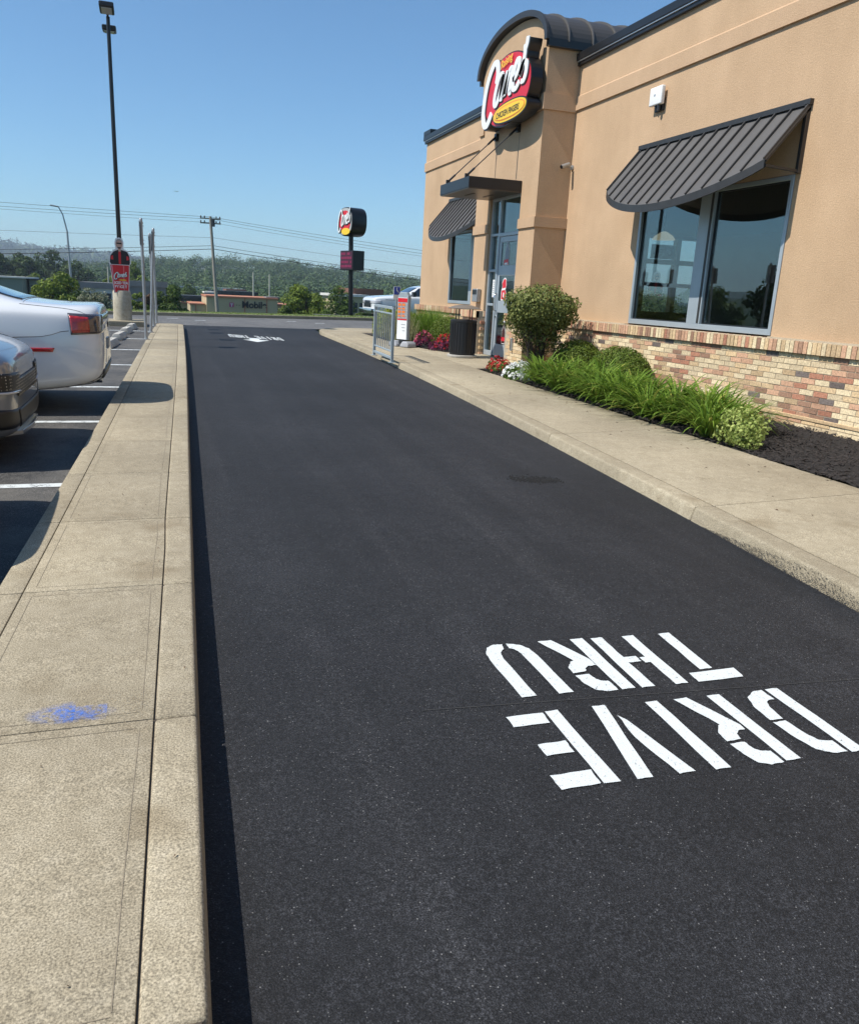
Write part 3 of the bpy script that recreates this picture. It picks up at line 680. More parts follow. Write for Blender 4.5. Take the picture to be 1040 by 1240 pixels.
# parts are authored in world space with the object at the thing's origin offset
def sub(name, mb, m_, part, bevel=0, smooth=None, seg=1, kind=None):
    o = mb.build(name, m_, None, bevel=bevel, smooth=smooth, seg=seg, kind=kind)
    o.parent = part; o.matrix_parent_inverse = Matrix.Identity(4)
    return o
T = 0.22
WY0, WY1, WZ0, WZ1 = 8.25, 11.50, 1.24, 3.17       # near window opening
FY0, FY1, FZ0, FZ1 = 17.2, 20.2, 1.35, 3.15        # far window opening
EY = 22.62
mb = MB()      # main facade, stucco, around the openings
def wallp(y0, y1, z0, z1, x0=XM, x1=XM+T): mb.box((x0,y0,z0),(x1,y1,z1))
wallp(-7, WY0, 1.23, 5.72); wallp(WY1, 16.95, 1.23, 5.72); wallp(WY0, WY1, WZ1, 5.72)
wallp(16.95, FY0, 1.3, 5.72); wallp(FY1, EY, 1.23, 5.72); wallp(FY0, FY1, FZ1, 5.72); wallp(FY0, FY1, 1.23, FZ0)
mb.box((XM+T, -7, 0.2), (17.0, -7+T, 5.72)); 
for a, b_ in (((XM+T,EY-T,0.0),(11.6,EY,5.72)),((16.9,EY-T,0.0),(17.0,EY,5.72)),((11.6,EY-T,0.0),(16.9,EY,1.35)),((11.6,EY-T,3.62),(16.9,EY,5.72)),((11.6,EY-T,2.14),(16.9,EY,2.26)),((11.6,EY-T,2.84),(16.9,EY,2.98)),
    ((12.9,EY-T,1.35),(13.05,EY,3.62)),((14.35,EY-T,1.35),(14.75,EY,3.62)),((15.9,EY-T,1.35),(16.05,EY,3.62))): mb.box(a, b_)
wall = bpart('wall', mb, MT['stucco'])
mb = MB()      # back wall, kept solid so the right-hand pane stays dark
for y0, y1, z0, z1 in [(-7,EY,0.2,5.7)]:
    mb.box((17.0,y0,z0),(17.22,y1,z1))
bpart('back_wall', mb, MT['stucco'])
mb = MB(); mb.box((XM+T+0.01,-6.7,0.30),(16.99,EY-T-0.02,0.36)); bpart('floor', mb, MT['interior_floor'])
mb = MB(); mb.box((XM+T+0.01,-6.7,3.75),(16.99,EY-T-0.02,3.8)); bpart('ceiling', mb, MT['ceiling'])
mb = MB(); mb.box((XM+T+0.01,-6.7,5.55),(16.99,EY-T-0.02,5.62)); bpart('roof_deck', mb, MT['darkmetal'])
for a, b_ in (((12.4,-6.7,0.36),(12.5,6.5,3.74)),((8.1,6.5,0.36),(12.4,6.6,3.74))): mb = MB(); mb.box(a, b_); bpart('partition', mb, MT['interior_wall'])
# cornice band (upper)
mb = MB()
def bandp(y0, y1, z0, z1, xf, d=0.035):
    mb.prism([(xf, z0), (xf-d, z0), (xf-d, z1-0.02), (xf, z1+0.012)], lambda x, z: (x, y0, z), lambda x, z: (x, y1, z))
bandp(-7, 13.965, 4.92, 5.16, XM); bandp(16.96, EY+0.03, 4.92, 5.16, XM)
bpart('cornice_band', mb, MT['band'])
# coping: black, with a bright strip painted as the gutter's highlight
mb = MB(); mb.box((XM-0.09,-7.1,5.74),(XM+T+0.1,13.96,5.865)); mb.box((XM-0.09,16.96,5.74),(XM+T+0.1,EY+0.08,5.865))
mb.box((XM-0.09,EY-0.5,5.867),(XM+0.5,EY+0.08,5.98))
mb.box((XM-0.055,-7.1,5.66),(XM-0.002,13.96,5.72)); mb.box((XM-0.055,16.96,5.66),(XM-0.002,EY+0.05,5.72))
bpart('coping', mb, MT['coping'], bevel=0.006)
mb = MB(); mb.box((XM-0.075,-7.1,5.722),(XM-0.03,13.95,5.738)); mb.box((XM-0.075,16.97,5.722),(XM-0.03,EY+0.06,5.738))
bpart('coping_highlight', mb, MT['lip'])

# tower
TY0, TY1 = 13.96, 16.95; TC = (TY0+TY1)/2; TW = (TY1-TY0)/2
DY0, DY1, DZ1 = 14.66, 16.16, 3.57
def archz(y, extra=0.0):
    t = (y-TC)/(TW+extra); return 6.03 + (0.60+extra)*math.sqrt(max(0, 1-min(1, abs(t))**2.15))
mb = MB()
mb.box((XT,TY0,1.26),(XT+T,DY0,4.2)); mb.box((XT,DY1,1.26),(XT+T,TY1,4.2)); mb.box((XT,DY0,DZ1),(XT+T,DY1,4.2))
n = 24; ysn = [TY0 + (TY1-TY0)*i/n for i in range(n+1)]
mb.prism([(TY0,4.2)] + [(y, archz(y)) for y in ysn] + [(TY1,4.2)], lambda y, z: (XT, y, z), lambda y, z: (XT+T, y, z))
mb.box((XT+T,TY0,1.26),(XM-0.001,TY0+T,6.02)); mb.box((XT+T,TY1-T,1.26),(XM-0.001,TY1,6.02))
mb.box((XM+T+0.0,TY0,5.87),(11,TY0+T,6.02)); mb.box((XM-0.001,TY0,5.87),(XM+T,TY0+T,6.02)); mb.box((XM-0.001,TY1-T,5.87),(11,TY1,6.02))
tower = bpart('tower_wall', mb, MT['stucco'])
# tower bands
mb = MB(); d = 0.035
for (z0, z1, ya, yb) in ((4.89, 5.16, 14.22, 16.72), (2.87, 3.05, DY0-0.0, DY1)):
    for a, b_ in (((XT-d,TY0-d,z0),(XT,ya,z1)), ((XT-d,yb,z0),(XT,TY1+d,z1)), ((XT,TY0-d,z0),(XM-0.001,TY0,z1)), ((XT,TY1,z0),(XM-0.001,TY1+d,z1))):
        mb = MB(); mb.box(a, b_); bpart('tower_band', mb, MT['band'])
mb = MB()      # control joints above the canopy
for y in (14.94, 16.02):
    mb = MB(); mb.box((XT-0.0015,y-0.006,3.82),(XT+0.01,y+0.006,4.74)); bpart('control_joint', mb, MT['seam'])
# barrel roof with fascia and standing ribs
nr_ = 28; E_ = 0.07
def archp(t, e, th=0.0):      # t 0..1 along the arch
    a = math.pi*(1-t); ca, sa = math.cos(a), math.sin(a)
    y = TC - (TW+e)*math.copysign(abs(ca)**0.93, ca)*-1; z = 6.0 + (0.63+e)*abs(sa)**0.93
    return y, z
mb = MB()
outer_ = [archp(i/nr_, 0.09) for i in range(nr_+1)]; inner_ = [archp(i/nr_, 0.02) for i in range(nr_+1)]
prof = outer_ + inner_[::-1]
for i in range(nr_):
    q = [outer_[i], outer_[i+1], inner_[i+1], inner_[i]]
    mb.prism(q, lambda y, z: (XT-0.07, y, z), lambda y, z: (11.2, y, z))
roof = bpart('barrel_roof', mb, MT['seam'], smooth=30)
mb = MB()
for i in range(nr_):
    q = [archp(i/nr_, 0.125), archp((i+1)/nr_, 0.125), inner_[i+1], inner_[i]]
    mb.prism(q, lambda y, z: (XT-0.12, y, z), lambda y, z: (XT-0.072, y, z))
sub('fascia', mb, MT['darkmetal'], roof)
for k in range(9):
    x = XT + 0.32 + k*0.48; mb = MB()
    for i in range(nr_):
        q = [archp(i/nr_, 0.125), archp((i+1)/nr_, 0.125), outer_[i+1], outer_[i]]
        mb.prism(q, lambda y, z: (x, y, z), lambda y, z: (x+0.022, y, z))
    sub('roof_rib', mb, MT['awning'], roof)
for a, b_ in (((XT-0.06,TY0-0.10,5.9),(11.2,TY0-0.003,6.03)),((XT-0.06,TY1+0.003,5.9),(11.2,TY1+0.10,6.03))): mb = MB(); mb.box(a, b_); sub('eave', mb, MT['coping'], roof)

# brick base: mortar core, then bricks
XB = XM-0.08
def base_core(boxes):
    mb = MB()
    for a, b_ in boxes: mb.box(a, b_)
    return mb
brick_wall = bpart('brick_base', base_core([((XB+0.006,-7,-0.1),(XM+T,13.88,1.07)), ((XB+0.006,16.98,0.1),(XM+T,EY+0.06,1.11))]), MT['mortar'])
tb = 0.12
tower_base = bpart('tower_brick_base', base_core([((XT-tb+0.006,TY0-tb+0.006,0.05),(XM+0.0,DY0-0.0,1.12))]), MT['mortar']); tower_base2 = bpart('tower_brick_base', base_core([((XT-tb+0.006,DY1+0.0,0.05),(XM+0.0,TY1+tb,1.12))]), MT['mortar'])
BL, BH, MJ = 0.203, 0.0572, 0.0105
def brick_mesh(l, h, t, m_, k):
    mb = MB(); mb.box((-t/2,-l/2,-h/2),(t/2,l/2,h/2)); me = mb.mesh('brick', m_)
    bm = bmesh.new(); bm.from_mesh(me)
    rnd = random.Random(k)
    for v in bm.verts: v.co += Vector((rnd.uniform(-.0015,.0015), rnd.uniform(-.002,.002), rnd.uniform(-.0015,.0015)))
    bm.to_mesh(me); bm.free(); return me
BM = [[brick_mesh(BL, BH, 0.05, m_, i*3+j) for j in range(3)] for i, m_ in enumerate(BR)]
BMH = [[brick_mesh(0.096, BH, 0.05, m_, i*3+j+50) for j in range(2)] for i, m_ in enumerate(BR)]
def brick_kind(y, z):
    u = y*1.4 + z*2.2
    c = math.sin(u*1.7+0.6)*0.42 + math.sin(u*3.1+1.2+z*9)*0.3 + random.gauss(0, 0.34)
    r = random.random()
    if c > 0.62: return 3 if r < 0.55 else (4 if r < 0.78 else 2)
    if c > 0.40: return 4 if r < 0.2 else (2 if r < 0.75 else 3)
    if r < 0.025: return 5
    if c < -0.62 and r < 0.12: return 5
    return 0 if r < 0.60 else (1 if r < 0.90 else 2)
course = BH + MJ
def brick_jobs(y0, y1, z0, z1, xf, ztop):
    jobs = []; k = 0; z = z1 - BH/2
    while z > z0:
        off = (k % 2)*(BL+MJ)/2; y = y0 + off*1.0 + BL/2
        if k % 2: jobs.append((y0+0.048, z, 1, xf))
        while y < y1 - BL*0.4:
            jobs.append((y, z, 0, xf)); y += BL+MJ
        z -= course; k += 1
    return jobs
jobs = [j for j in brick_jobs(-1.2, 13.86, 0.02, 1.062, XB, 1.06) if j[1] > gz(j[0])+0.04]
camv = Vector((0,0,1.55))
def vis_score(j):
    y, z = j[0], j[1]
    if y < 7.0: return 999 + abs(y)       # outside the frame
    if z < gz(y) + 0.1: return 500
    if y < 11.3 and y > 8.6 and z < 0.55: return 300
    return y
jobs.sort(key=vis_score)
for j in jobs[:300]:
    y, z, half, xf = j; kd = brick_kind(y, z)
    me = random.choice((BMH if half else BM)[kd])
    o = bpy.data.objects.new('brick', me); col.objects.link(o); o.parent = brick_wall; o.matrix_parent_inverse = Matrix.Translation(bld.location).inverted() if False else Matrix.Identity(4)
    o.location = (xf+0.025+random.uniform(-.002,.002), y, z)
def brick_stuff(jobs, name, part, axis='x', y_const=None):
    mb = MB()
    for j in jobs:
        y, z, half, xf = j; mb.cur = brick_kind(y, z); l = 0.048 if half else BL/2; e = random.uniform(-.002,.002)
        if axis == 'x': mb.box((xf+e,y-l,z-BH/2),(xf+0.05,y+l,z+BH/2))
        else: mb.box((y-l,xf+e,z-BH/2),(y+l,xf+0.05,z+BH/2))
    return sub(name, mb, BR, part, kind='stuff')
brick_stuff(jobs[300:], 'bricks', brick_wall)
brick_stuff([j for j in brick_jobs(17.05, EY+0.03, 0.1, 1.102, XB, 1.1)], 'bricks', brick_wall)
tj = brick_jobs(TY0-tb, DY0-0.0, 0.1, 1.112, XT-tb, 1.1) + brick_jobs(DY1+0.01, TY1+tb, 0.1, 1.112, XT-tb, 1.1)
brick_stuff(tj, 'bricks', tower_base)
brick_stuff([(y, z, h, TY0-tb) for (y, z, h, xf) in brick_jobs(XT-tb+0.06, XM-0.09, 0.1, 1.112, 0, 1.1)], 'bricks', tower_base, 'y')
brick_stuff([(y, z, h, DY1-0.045) for (y, z, h, xf) in brick_jobs(XT-tb+0.06, XT+0.06, 0.25, 1.112, 0, 1.1)], 'bricks', tower_base, 'y')
# rowlock ledge
ledge = bpart('brick_ledge', base_core([((XB-0.035,-7,1.075),(XM+0.02,13.84,1.222)), ((XB-0.035,17.0,1.115),(XM+0.02,EY+0.1,1.262))]), MT['mortar'])
tledge = bpart('tower_brick_ledge', base_core([((XT-tb-0.035,TY0-tb-0.035,1.115),(XT-0.0,DY0+0.0,1.252)), ((XT,TY0-tb-0.035,1.115),(XM,TY0-0.002,1.252)), ((XT-tb-0.035,DY1,1.115),(XT-0.0,TY1+tb,1.252))]), MT['mortar'])
RL = []
for i in range(6):
    mb = MB(); mb.add([(0,-.030,-.072),(0.09,-.030,-.072),(0.09,.030,-.072),(0,.030,-.072),(0.0,-.030,.066),(0.09,-.030,.078),(0.09,.030,.078),(0.0,.030,.066)],
       [(0,3,2,1),(4,5,6,7),(0,1,5,4),(1,2,6,5),(2,3,7,6),(3,0,4,7)]); RL.append(mb.mesh('rowlock_brick', BR[i]))
def row_kind(y):
    c = math.sin(y*2.3) + math.sin(y*5.7+1); r = random.random()
    if c > 0.7: return 2 if r < .5 else (3 if r < .65 else 1)
    return [0,1,2,2,1,0,2,3,4,1][int(r*10)]
y = 5.2; k = 0
ys_ = []
while y < 13.8: ys_.append(y); y += 0.0705
for y in ys_:
    o = bpy.data.objects.new('rowlock_brick', RL[row_kind(y)]); col.objects.link(o); o.parent = ledge; o.matrix_parent_inverse = Matrix.Identity(4)
    o.location = (XB-0.045+random.uniform(-.002,.002), y, 1.147)
mb = MB()
y = 5.2-0.0705
while y > -1: mb.cur = row_kind(y); mb.box((XB-0.045,y-.03,1.072),(XB+.03,y+.03,1.22)); y -= 0.0705
y = 17.05
while y < EY+0.08: mb.cur = row_kind(y); mb.box((XB-0.045,y-.03,1.112),(XB+.03,y+.03,1.262)); y += 0.0705
sub('rowlock_bricks', mb, BR, ledge, kind='stuff')
mb = MB()
for (a, b_) in ((TY0-tb-0.03, DY0), (DY1+0.03, TY1+tb)):
    y = a
    while y < b_: mb.cur = row_kind(y); mb.box((XT-tb-0.045,y-.03,1.112),(XT-tb+.03,y+.03,1.255)); y += 0.0705
x = XT-tb+0.07
while x < XM-0.1: mb.cur = row_kind(x); mb.box((x-.03,TY0-tb-0.045,1.112),(x+.03,TY0-tb+.03,1.255)); x += 0.0705
sub('rowlock_bricks', mb, BR, tledge, kind='stuff')
# water table line low on the wall
mb = MB(); mb.box((XB-0.012,-7,0.30),(XB+0.006,13.84,0.345)); bpart('water_table', mb, BR[1], bevel=0.006)
# caulk line between stucco and ledge
mb = MB(); mb.box((XB+0.02,-7,1.222),(XM+0.05,WY0-0.01,1.236)); mb.box((XB+0.02,WY1+0.01,1.222),(XM+0.05,13.84,1.236)); bpart('ledge_flashing', mb, MT['mortar'])

# windows
def window(y0, y1, z0, z1, panes, x=XM):
    fw, fd = 0.055, 0.10
    mb = MB()
    mb.box((x-0.012,y0,z0),(x+fd,y0+fw,z1)); mb.box((x-0.012,y1-fw,z0),(x+fd,y1,z1)); mb.box((x-0.012,y0+fw,z0),(x+fd,y1-fw,z0+fw+0.02)); mb.box((x-0.012,y0+fw,z1-fw),(x+fd,y1-fw,z1))
    for a, b_ in panes['mull']: mb.box((x-0.012,a,z0+fw+0.02),(x+fd,b_,z1-fw))
    w = bpart('window', mb, MT['alu'], bevel=0.004)
    mb = MB(); gs = 0.018
    edges = [y0+fw] + [e for p in panes['mull'] for e in p] + [y1-fw]
    for a, b_ in zip(edges[0::2], edges[1::2]):
        mb = MB(); mb.box((x+0.030,a,z0+fw+0.02),(x+0.055,a+gs,z1-fw)); mb.box((x+0.030,b_-gs,z0+fw+0.02),(x+0.055,b_,z1-fw)); mb.box((x+0.030,a+gs,z0+fw+0.02),(x+0.055,b_-gs,z0+fw+0.02+gs)); mb.box((x+0.030,a+gs,z1-fw-gs),(x+0.055,b_-gs,z1-fw))
        sub('gasket', mb, MT['aludark'], w)
        mb = MB(); mb.box((x+0.040,a+gs*.5,z0+fw+0.02+gs*.5),(x+0.050,b_-gs*.5,z1-fw-gs*.5)); sub('pane', mb, MT['glass'], w)
    return w
win = window(WY0+0.005, WY1-0.005, WZ0+0.005, WZ1-0.005, {'mull': [(9.68, 9.98)]})
mb = MB(); mb.box((XM-0.016,9.70,WZ0+0.09),(XM-0.0125,9.745,WZ1-0.07)); sub('mullion_cover', mb, MT['darkmetal'], win)
fwin = window(FY0+0.005, FY1-0.005, FZ0+0.005, FZ1-0.005, {'mull': [(18.45, 18.75)]})

# door frame, door
XD = 6.80
mb = MB()
fz0 = 0.335
def fr(y0, y1, z0, z1, d0=0.0, d1=0.11): mb.box((XD+d0,y0,z0),(XD+d1,y1,z1))
fr(16.09,16.155,fz0,DZ1); fr(14.67,14.735,fz0,DZ1); fr(15.68,15.745,fz0,DZ1-0.07); fr(14.735,16.09,DZ1-0.07,DZ1)
fr(14.735,15.68,2.78,2.85); fr(15.745,16.09,2.80,2.85); fr(15.745,16.09,1.38,1.43); fr(15.745,16.09,2.08,2.13); fr(15.745,16.09,fz0,fz0+0.10)
entry = bpart('entrance_frame', mb, MT['alu'], bevel=0.004)
mb = MB()
for y0, y1, z0, z1 in ((15.745,16.09,fz0+.10,1.38),(15.745,16.09,1.43,2.08),(15.745,16.09,2.13,2.80),(15.745,16.09,2.85,DZ1-.07),(14.735,15.68,2.85,DZ1-.07)):
    mb = MB(); mb.box((XD+.05,y0,z0),(XD+.06,y1,z1)); sub('pane', mb, MT['glass'], entry)
mb = MB(); XDd = XD+0.02; dz0, dz1 = fz0+0.01, 2.775
def fd_(y0, y1, z0, z1): mb.box((XDd,y0,z0),(XDd+0.045,y1,z1))
fd_(15.58,15.675,dz0,dz1); fd_(14.74,14.83,dz0,dz1); fd_(14.83,15.58,dz1-0.11,dz1); fd_(14.83,15.58,dz0,0.60); fd_(14.83,15.58,1.25,1.49); fd_(14.83,15.58,2.0,2.20)
door = bpart('door', mb, MT['alu'], bevel=0.004)
for z0, z1 in ((0.60,1.25),(1.49,2.0),(2.20,dz1-0.11)):
    mb = MB(); mb.box((XDd+.018,14.83,z0),(XDd+.027,15.58,z1)); sub('pane', mb, MT['glass'], door)
mb = MB(); mb.tube([(XDd-0.01,15.62,1.28),(XDd-0.07,15.60,1.30),(XDd-0.08,15.60,1.36),(XDd-0.08,15.60,1.55),(XDd-0.07,15.60,1.62),(XDd-0.01,15.62,1.64)], 0.014, 10); mb.cyl((XDd,15.625,1.16),(XDd-0.02,15.625,1.16),0.025)
sub('handle', mb, MT['chrome'], door, smooth=50)
# printed posters on the glass: soda bottle shapes and a box of red letters, built flat
def poster(polys, part):
    for k, (m_, poly) in enumerate(polys):
        mb = MB(); xx = XDd+0.014-k*0.0012
        mb.prism(poly, lambda y, z: (xx, y, z), lambda y, z: (xx+0.001, y, z))
        sub('poster', mb, m_, part)
def bottle(y, z, s_):   # silhouette
    return [(y-.09*s_,z),(y-.09*s_,z+.28*s_),(y-.03*s_,z+.40*s_),(y-.03*s_,z+.5*s_),(y+.03*s_,z+.5*s_),(y+.03*s_,z+.40*s_),(y+.09*s_,z+.28*s_),(y+.09*s_,z)]
MT['printgrey'] = mat('printed_bottle_grey', (0.22,0.25,0.28), 0.4); MT['cola'] = mat('printed_cola', (0.05,0.012,0.01), 0.3)
poster([(MT['white'], bottle(15.30,2.21,1.05)), (MT['printgrey'], bottle(15.30,2.225,0.95)), (MT['redp'], [(15.43,2.215),(15.43,2.31),(15.22,2.33),(15.22,2.215)]), (MT['white'], [(15.40,2.22),(15.40,2.25),(15.25,2.26),(15.25,2.22)])], door)
rc = [(15.47,1.50),(15.47,1.70),(15.42,1.78),(15.45,1.86),(15.38,1.94),(15.30,1.96),(15.24,1.93),(15.22,1.80),(15.26,1.72),(15.20,1.64),(15.20,1.50)]
poster([(MT['white'], rc), (MT['redp'], [((y-15.33)*.86+15.33, (z-1.72)*.9+1.72) for y, z in rc]), (MT['white'], [(15.43,1.70),(15.43,1.74),(15.25,1.76),(15.25,1.72)]), (MT['white'], [(15.36,1.56),(15.36,1.66),(15.31,1.66),(15.31,1.56)])], door)
poster([(MT['white'], bottle(15.20,0.62,0.95)), (MT['cola'], bottle(15.20,0.635,0.86)), (MT['redp'], [(15.28,0.68),(15.28,0.76),(15.12,0.76),(15.12,0.68)])], door)
mb = MB(); mb.box((XD+.047,15.86,1.56),(XD+.049,15.97,1.92)); sub('hours_sticker', mb, MT['white'], entry)
mb = MB()
for k in range(7): mb.box((XD+.0455,15.88,1.60+k*.044),(XD+.0465,15.95-.01*(k%3),1.615+k*.044))
sub('sticker_print', mb, MT['printgrey'], entry)

# entrance canopy (box) with rods
mb = MB(); CX, CY0, CY1, CZ0, CZ1 = 5.65, 14.65, 16.26, 3.53, 3.75
mb.box((CX,CY0,CZ0+0.02),(XT-0.002,CY1,CZ1))
canopy = bpart('entrance_canopy', mb, MT['coping'], bevel=0.006)
mb = MB(); mb.box((CX+0.01,CY0+0.01,CZ0+0.004),(XT-0.003,CY1-0.01,CZ0+0.019)); sub('soffit', mb, mat('bronze_soffit', (0.10,0.085,0.07), 0.35, metal=0.5), canopy)
for x_ in (6.0, 6.4):
    mb = MB(); mb.box((x_,15.3,CZ0-0.004),(x_+.05,15.75,CZ0+0.003)); sub('downlight', mb, MT['black'], canopy)
for y in (14.95, 16.0):
    mb = MB(); a = Vector((XT-0.05, y, 4.735)); b_ = Vector((5.72, y, 3.80)); dd = (b_-a).normalized()
    mb.cyl(a, b_, 0.011, n=8); mb.cyl(a, a+dd*0.22, 0.022, n=8); mb.cyl(b_-dd*0.2, b_, 0.022, n=8)
    mb.box((XT-0.065,y-0.045,4.66),(XT+0.0,y+0.045,4.80)); mb.box((5.68,y-0.02,3.75),(5.76,y+0.02,3.83))
    sub('support_rod', mb, MT['coping'], canopy)

# awnings
def awning(y0, y1, ribs):
    zt, slope = 3.94, 1.196; yc = (y0+y1)/2; hw = (y1-y0)/2
    def xe(y): t = (y-yc)/hw; return 6.845 - 0.31*(1-t*t)**0.85 if abs(t) < 1 else 6.845
    def zz(x): return zt - (XM-x)*slope
    n = 28; mb = MB(); th = 0.012
    for i in range(n):
        ya, yb = y0+(y1-y0)*i/n, y0+(y1-y0)*(i+1)/n
        xa, xb = xe(ya), xe(yb); A = (XM-0.004, ya, zt-.005); B = (XM-0.004, yb, zt-.005); C_ = (xb, yb, zz(xb)); D_ = (xa, ya, zz(xa))
        mb.add([A,B,C_,D_] + [(p[0]+th*.6,p[1],p[2]-th) for p in (A,B,C_,D_)], [(0,1,2,3),(4,7,6,5),(3,2,6,7),(0,3,7,4),(1,5,6,2)])
    aw = bpart('awning', mb, MT['awning'], smooth=20)
    mb = MB()
    for i in range(n):
        ya, yb = y0+(y1-y0)*i/n, y0+(y1-y0)*(i+1)/n; xa, xb = xe(ya)-.006, xe(yb)-.006
        za, zb = zz(xa)+0.012, zz(xb)+0.012
        mb.add([(xa,ya,za),(xb,yb,zb),(xb,yb,zb-.10),(xa,ya,za-.10),(xa+.02,ya,za),(xb+.02,yb,zb),(xb+.02,yb,zb-.10),(xa+.02,ya,za-.10)], [(0,1,2,3),(4,7,6,5),(0,4,5,1),(3,2,6,7)])
    sub('fascia', mb, MT['darkmetal'], aw, smooth=20)
    for k in range(ribs+1):
        y = y0 + (y1-y0)*k/ribs; y = min(max(y, y0+.012), y1-.012)
        mb = MB(); a = Vector((XM-.01, y, zt+.012)); b_ = Vector((xe(y)+.004, y, zz(xe(y))+.016)); mb.bar(a, b_, 0.02, 0.034, (1,0,1)); sub('seam', mb, MT['seam'], aw)
    mb = MB(); mb.box((XM-.055,y0-.02,zt-.02),(XM-.001,y1+.02,zt+.045)); sub('flashing', mb, MT['darkmetal'], aw)
    # end returns
    for y in (y0, y1):
        mb = MB(); s_ = 1 if y == y0 else -1
        mb.bar((XM-.03,y+s_*.03,3.93),(XM-.03,y+s_*.03,3.17),0.05,0.05,(0,1,0)); mb.bar((6.88,y+s_*.03,3.215),(XM-.03,y+s_*.03,3.19),0.03,0.03)
        mb.bar((6.86,y+s_*.02,3.27),(XM-.02,y+s_*.02,3.90),0.03,0.05); sub('bracket', mb, MT['darkmetal'], aw)
    return aw
awning(8.16, 11.66, 13); awning(16.99, 20.39, 13)

# things on the wall
mb = MB(); mb.box((7.29,11.13,4.50),(7.36,11.44,4.76)); wb = empty('antenna_box', (7.4,11.28,4.5), 'white plastic weatherproof box mounted high on the stucco wall', 'electrical box')
mb.build('housing', MT['white'], wb, bevel=0.02, seg=3, smooth=60)
mb = MB(); mb.box((7.36,11.17,4.42),(7.40,11.36,4.60)); mb.cyl((7.33,11.22,4.42),(7.33,11.22,4.50),0.03); mb.cyl((7.33,11.30,4.46),(7.33,11.30,4.50),0.02); mb.build('bracket', MT['aludark'], wb)
mb = MB(); mb.cyl((7.288,11.3,4.64),(7.293,11.3,4.64),0.018); mb.build('emblem', MT['printgrey'], wb)
sc = empty('security_camera', (7.4,13.95,3.95), 'small grey bullet camera on the stucco wall beside the tower corner', 'camera')
mb = MB(); mb.cyl((7.30,13.87,3.99),(7.13,13.83,3.93),0.04,0.037,14); mb.build('body', MT['galv'], sc, smooth=40)
mb = MB(); mb.cyl((7.13,13.83,3.93),(7.125,13.829,3.928),0.033); mb.build('lens', MT['black'], sc)
mb = MB(); mb.cyl((7.40,13.90,3.95),(7.375,13.90,3.95),0.045); mb.cyl((7.38,13.90,3.95),(7.27,13.87,3.96),0.016); mb.build('bracket', MT['galv'], sc, smooth=40)
mbx = empty('wall_mail_box', (6.75,16.45,1.42), 'small brushed metal box on the stucco left of the door', 'box')
mb = MB(); mb.box((6.64,16.33,1.44),(6.74,16.60,1.72)); mb.build('housing', MT['galv'], mbx, bevel=0.01)
mb = MB(); mb.box((6.635,16.35,1.60),(6.639,16.58,1.70)); mb.build('flap', MT['aludark'], mbx)
mb = MB(); mb.box((6.742,16.37,1.46),(6.75,16.56,1.70)); mb.build('back_plate', MT['aludark'], mbx)
hl = empty('wall_light', (XT-tb,14.2,0.5), 'narrow vertical metal fixture on the brick right of the door', 'light')
mb = MB(); mb.box((XT-tb-0.05,14.24,0.55),(XT-tb-0.0,14.29,0.80)); mb.build('housing', MT['alu'], hl, bevel=0.005)
mb = MB(); mb.box((XT-tb-0.054,14.25,0.57),(XT-tb-0.051,14.28,0.78)); mb.build('lens', MT['aludark'], hl)
dsp = empty('wall_speaker', (XM,6.75,5.0), 'black wall fixture at the right edge of the stucco wall', 'light')
mb = MB(); mb.box((7.22,6.62,4.45),(7.39,6.82,4.62)); mb.build('housing', MT['black'], dsp, bevel=0.02)
mb = MB(); mb.box((7.25,6.66,4.43),(7.36,6.78,4.449)); mb.build('lens', MT['lampclear'], dsp)

# interior things seen through the glass
MT['tabletop'] = mat('table_laminate', (0.30,0.24,0.16), 0.4); MT['booth'] = mat('booth_vinyl', (0.06,0.015,0.012), 0.5)
def table(x, y, lab):
    t = empty('dining_table', (x,y,0.36), lab, 'table', 'tables inside by the window')
    mb = MB(); mb.box((x-.35,y-.35,1.08),(x+.35,y+.35,1.11)); mb.build('table_top', MT['tabletop'], t)
    mb = MB(); mb.cyl((x,y,0.38),(x,y,1.08),.04); mb.box((x-.25,y-.25,.36),(x+.25,y+.25,.385)); mb.build('pedestal', MT['black'], t)
def chair(x, y, rz, lab):
    t = empty('dining_chair', (x,y,0.36), lab, 'chair', 'chairs inside by the window', 0)
    c_, s_ = math.cos(rz), math.sin(rz)
    mb = MB(); mb.box((x-.2,y-.2,.79),(x+.2,y+.2,.83)); mb.build('seat', MT['booth'], t)
    mb = MB(); mb.box((x-.2+.0,y-.2 if s_>0 else y+.17,.9),(x+.2,y-.17 if s_>0 else y+.2,1.25)); mb.build('backrest', MT['tabletop'], t)
    for a in (-.18,.18):
        for b_ in (-.18,.18):
            mb = MB(); mb.box((x+a-.015,y+b_-.015,.36),(x+a+.015,y+b_+.015,.79)); mb.build('leg', MT['black'], t)
for i, y in enumerate((8.9, 10.9)):
    table(8.5, y, ['square table just inside the right-hand pane of the big window','square table just inside the left-hand pane of the big window'][i])
    chair(8.5, y-.6, 1, ['chair on the near side of the table behind the right-hand pane','chair on the near side of the table behind the left-hand pane'][i]); chair(8.5, y+.6, -1, ['chair on the far side of the table behind the right-hand pane','chair on the far side of the table behind the left-hand pane'][i])
pl = empty('pendant_lamp', (11.5,14.3,2.9), 'lit dome pendant lamp seen through the left-hand pane', 'lamp')
mb = MB(); mb.lathe([(0.03,0.18),(0.08,0.16),(0.2,0.08),(0.26,0.0)], (10.97,16.0,3.0), 20); mb.build('shade', mat('lamp_shade_glow', (0.9,0.75,0.55), 0.4, emit=0.6), pl, smooth=60)
mb = MB(); mb.cyl((10.97,16,3.15),(10.97,16,3.74),.006,n=6); mb.build('cord', MT['black'], pl)
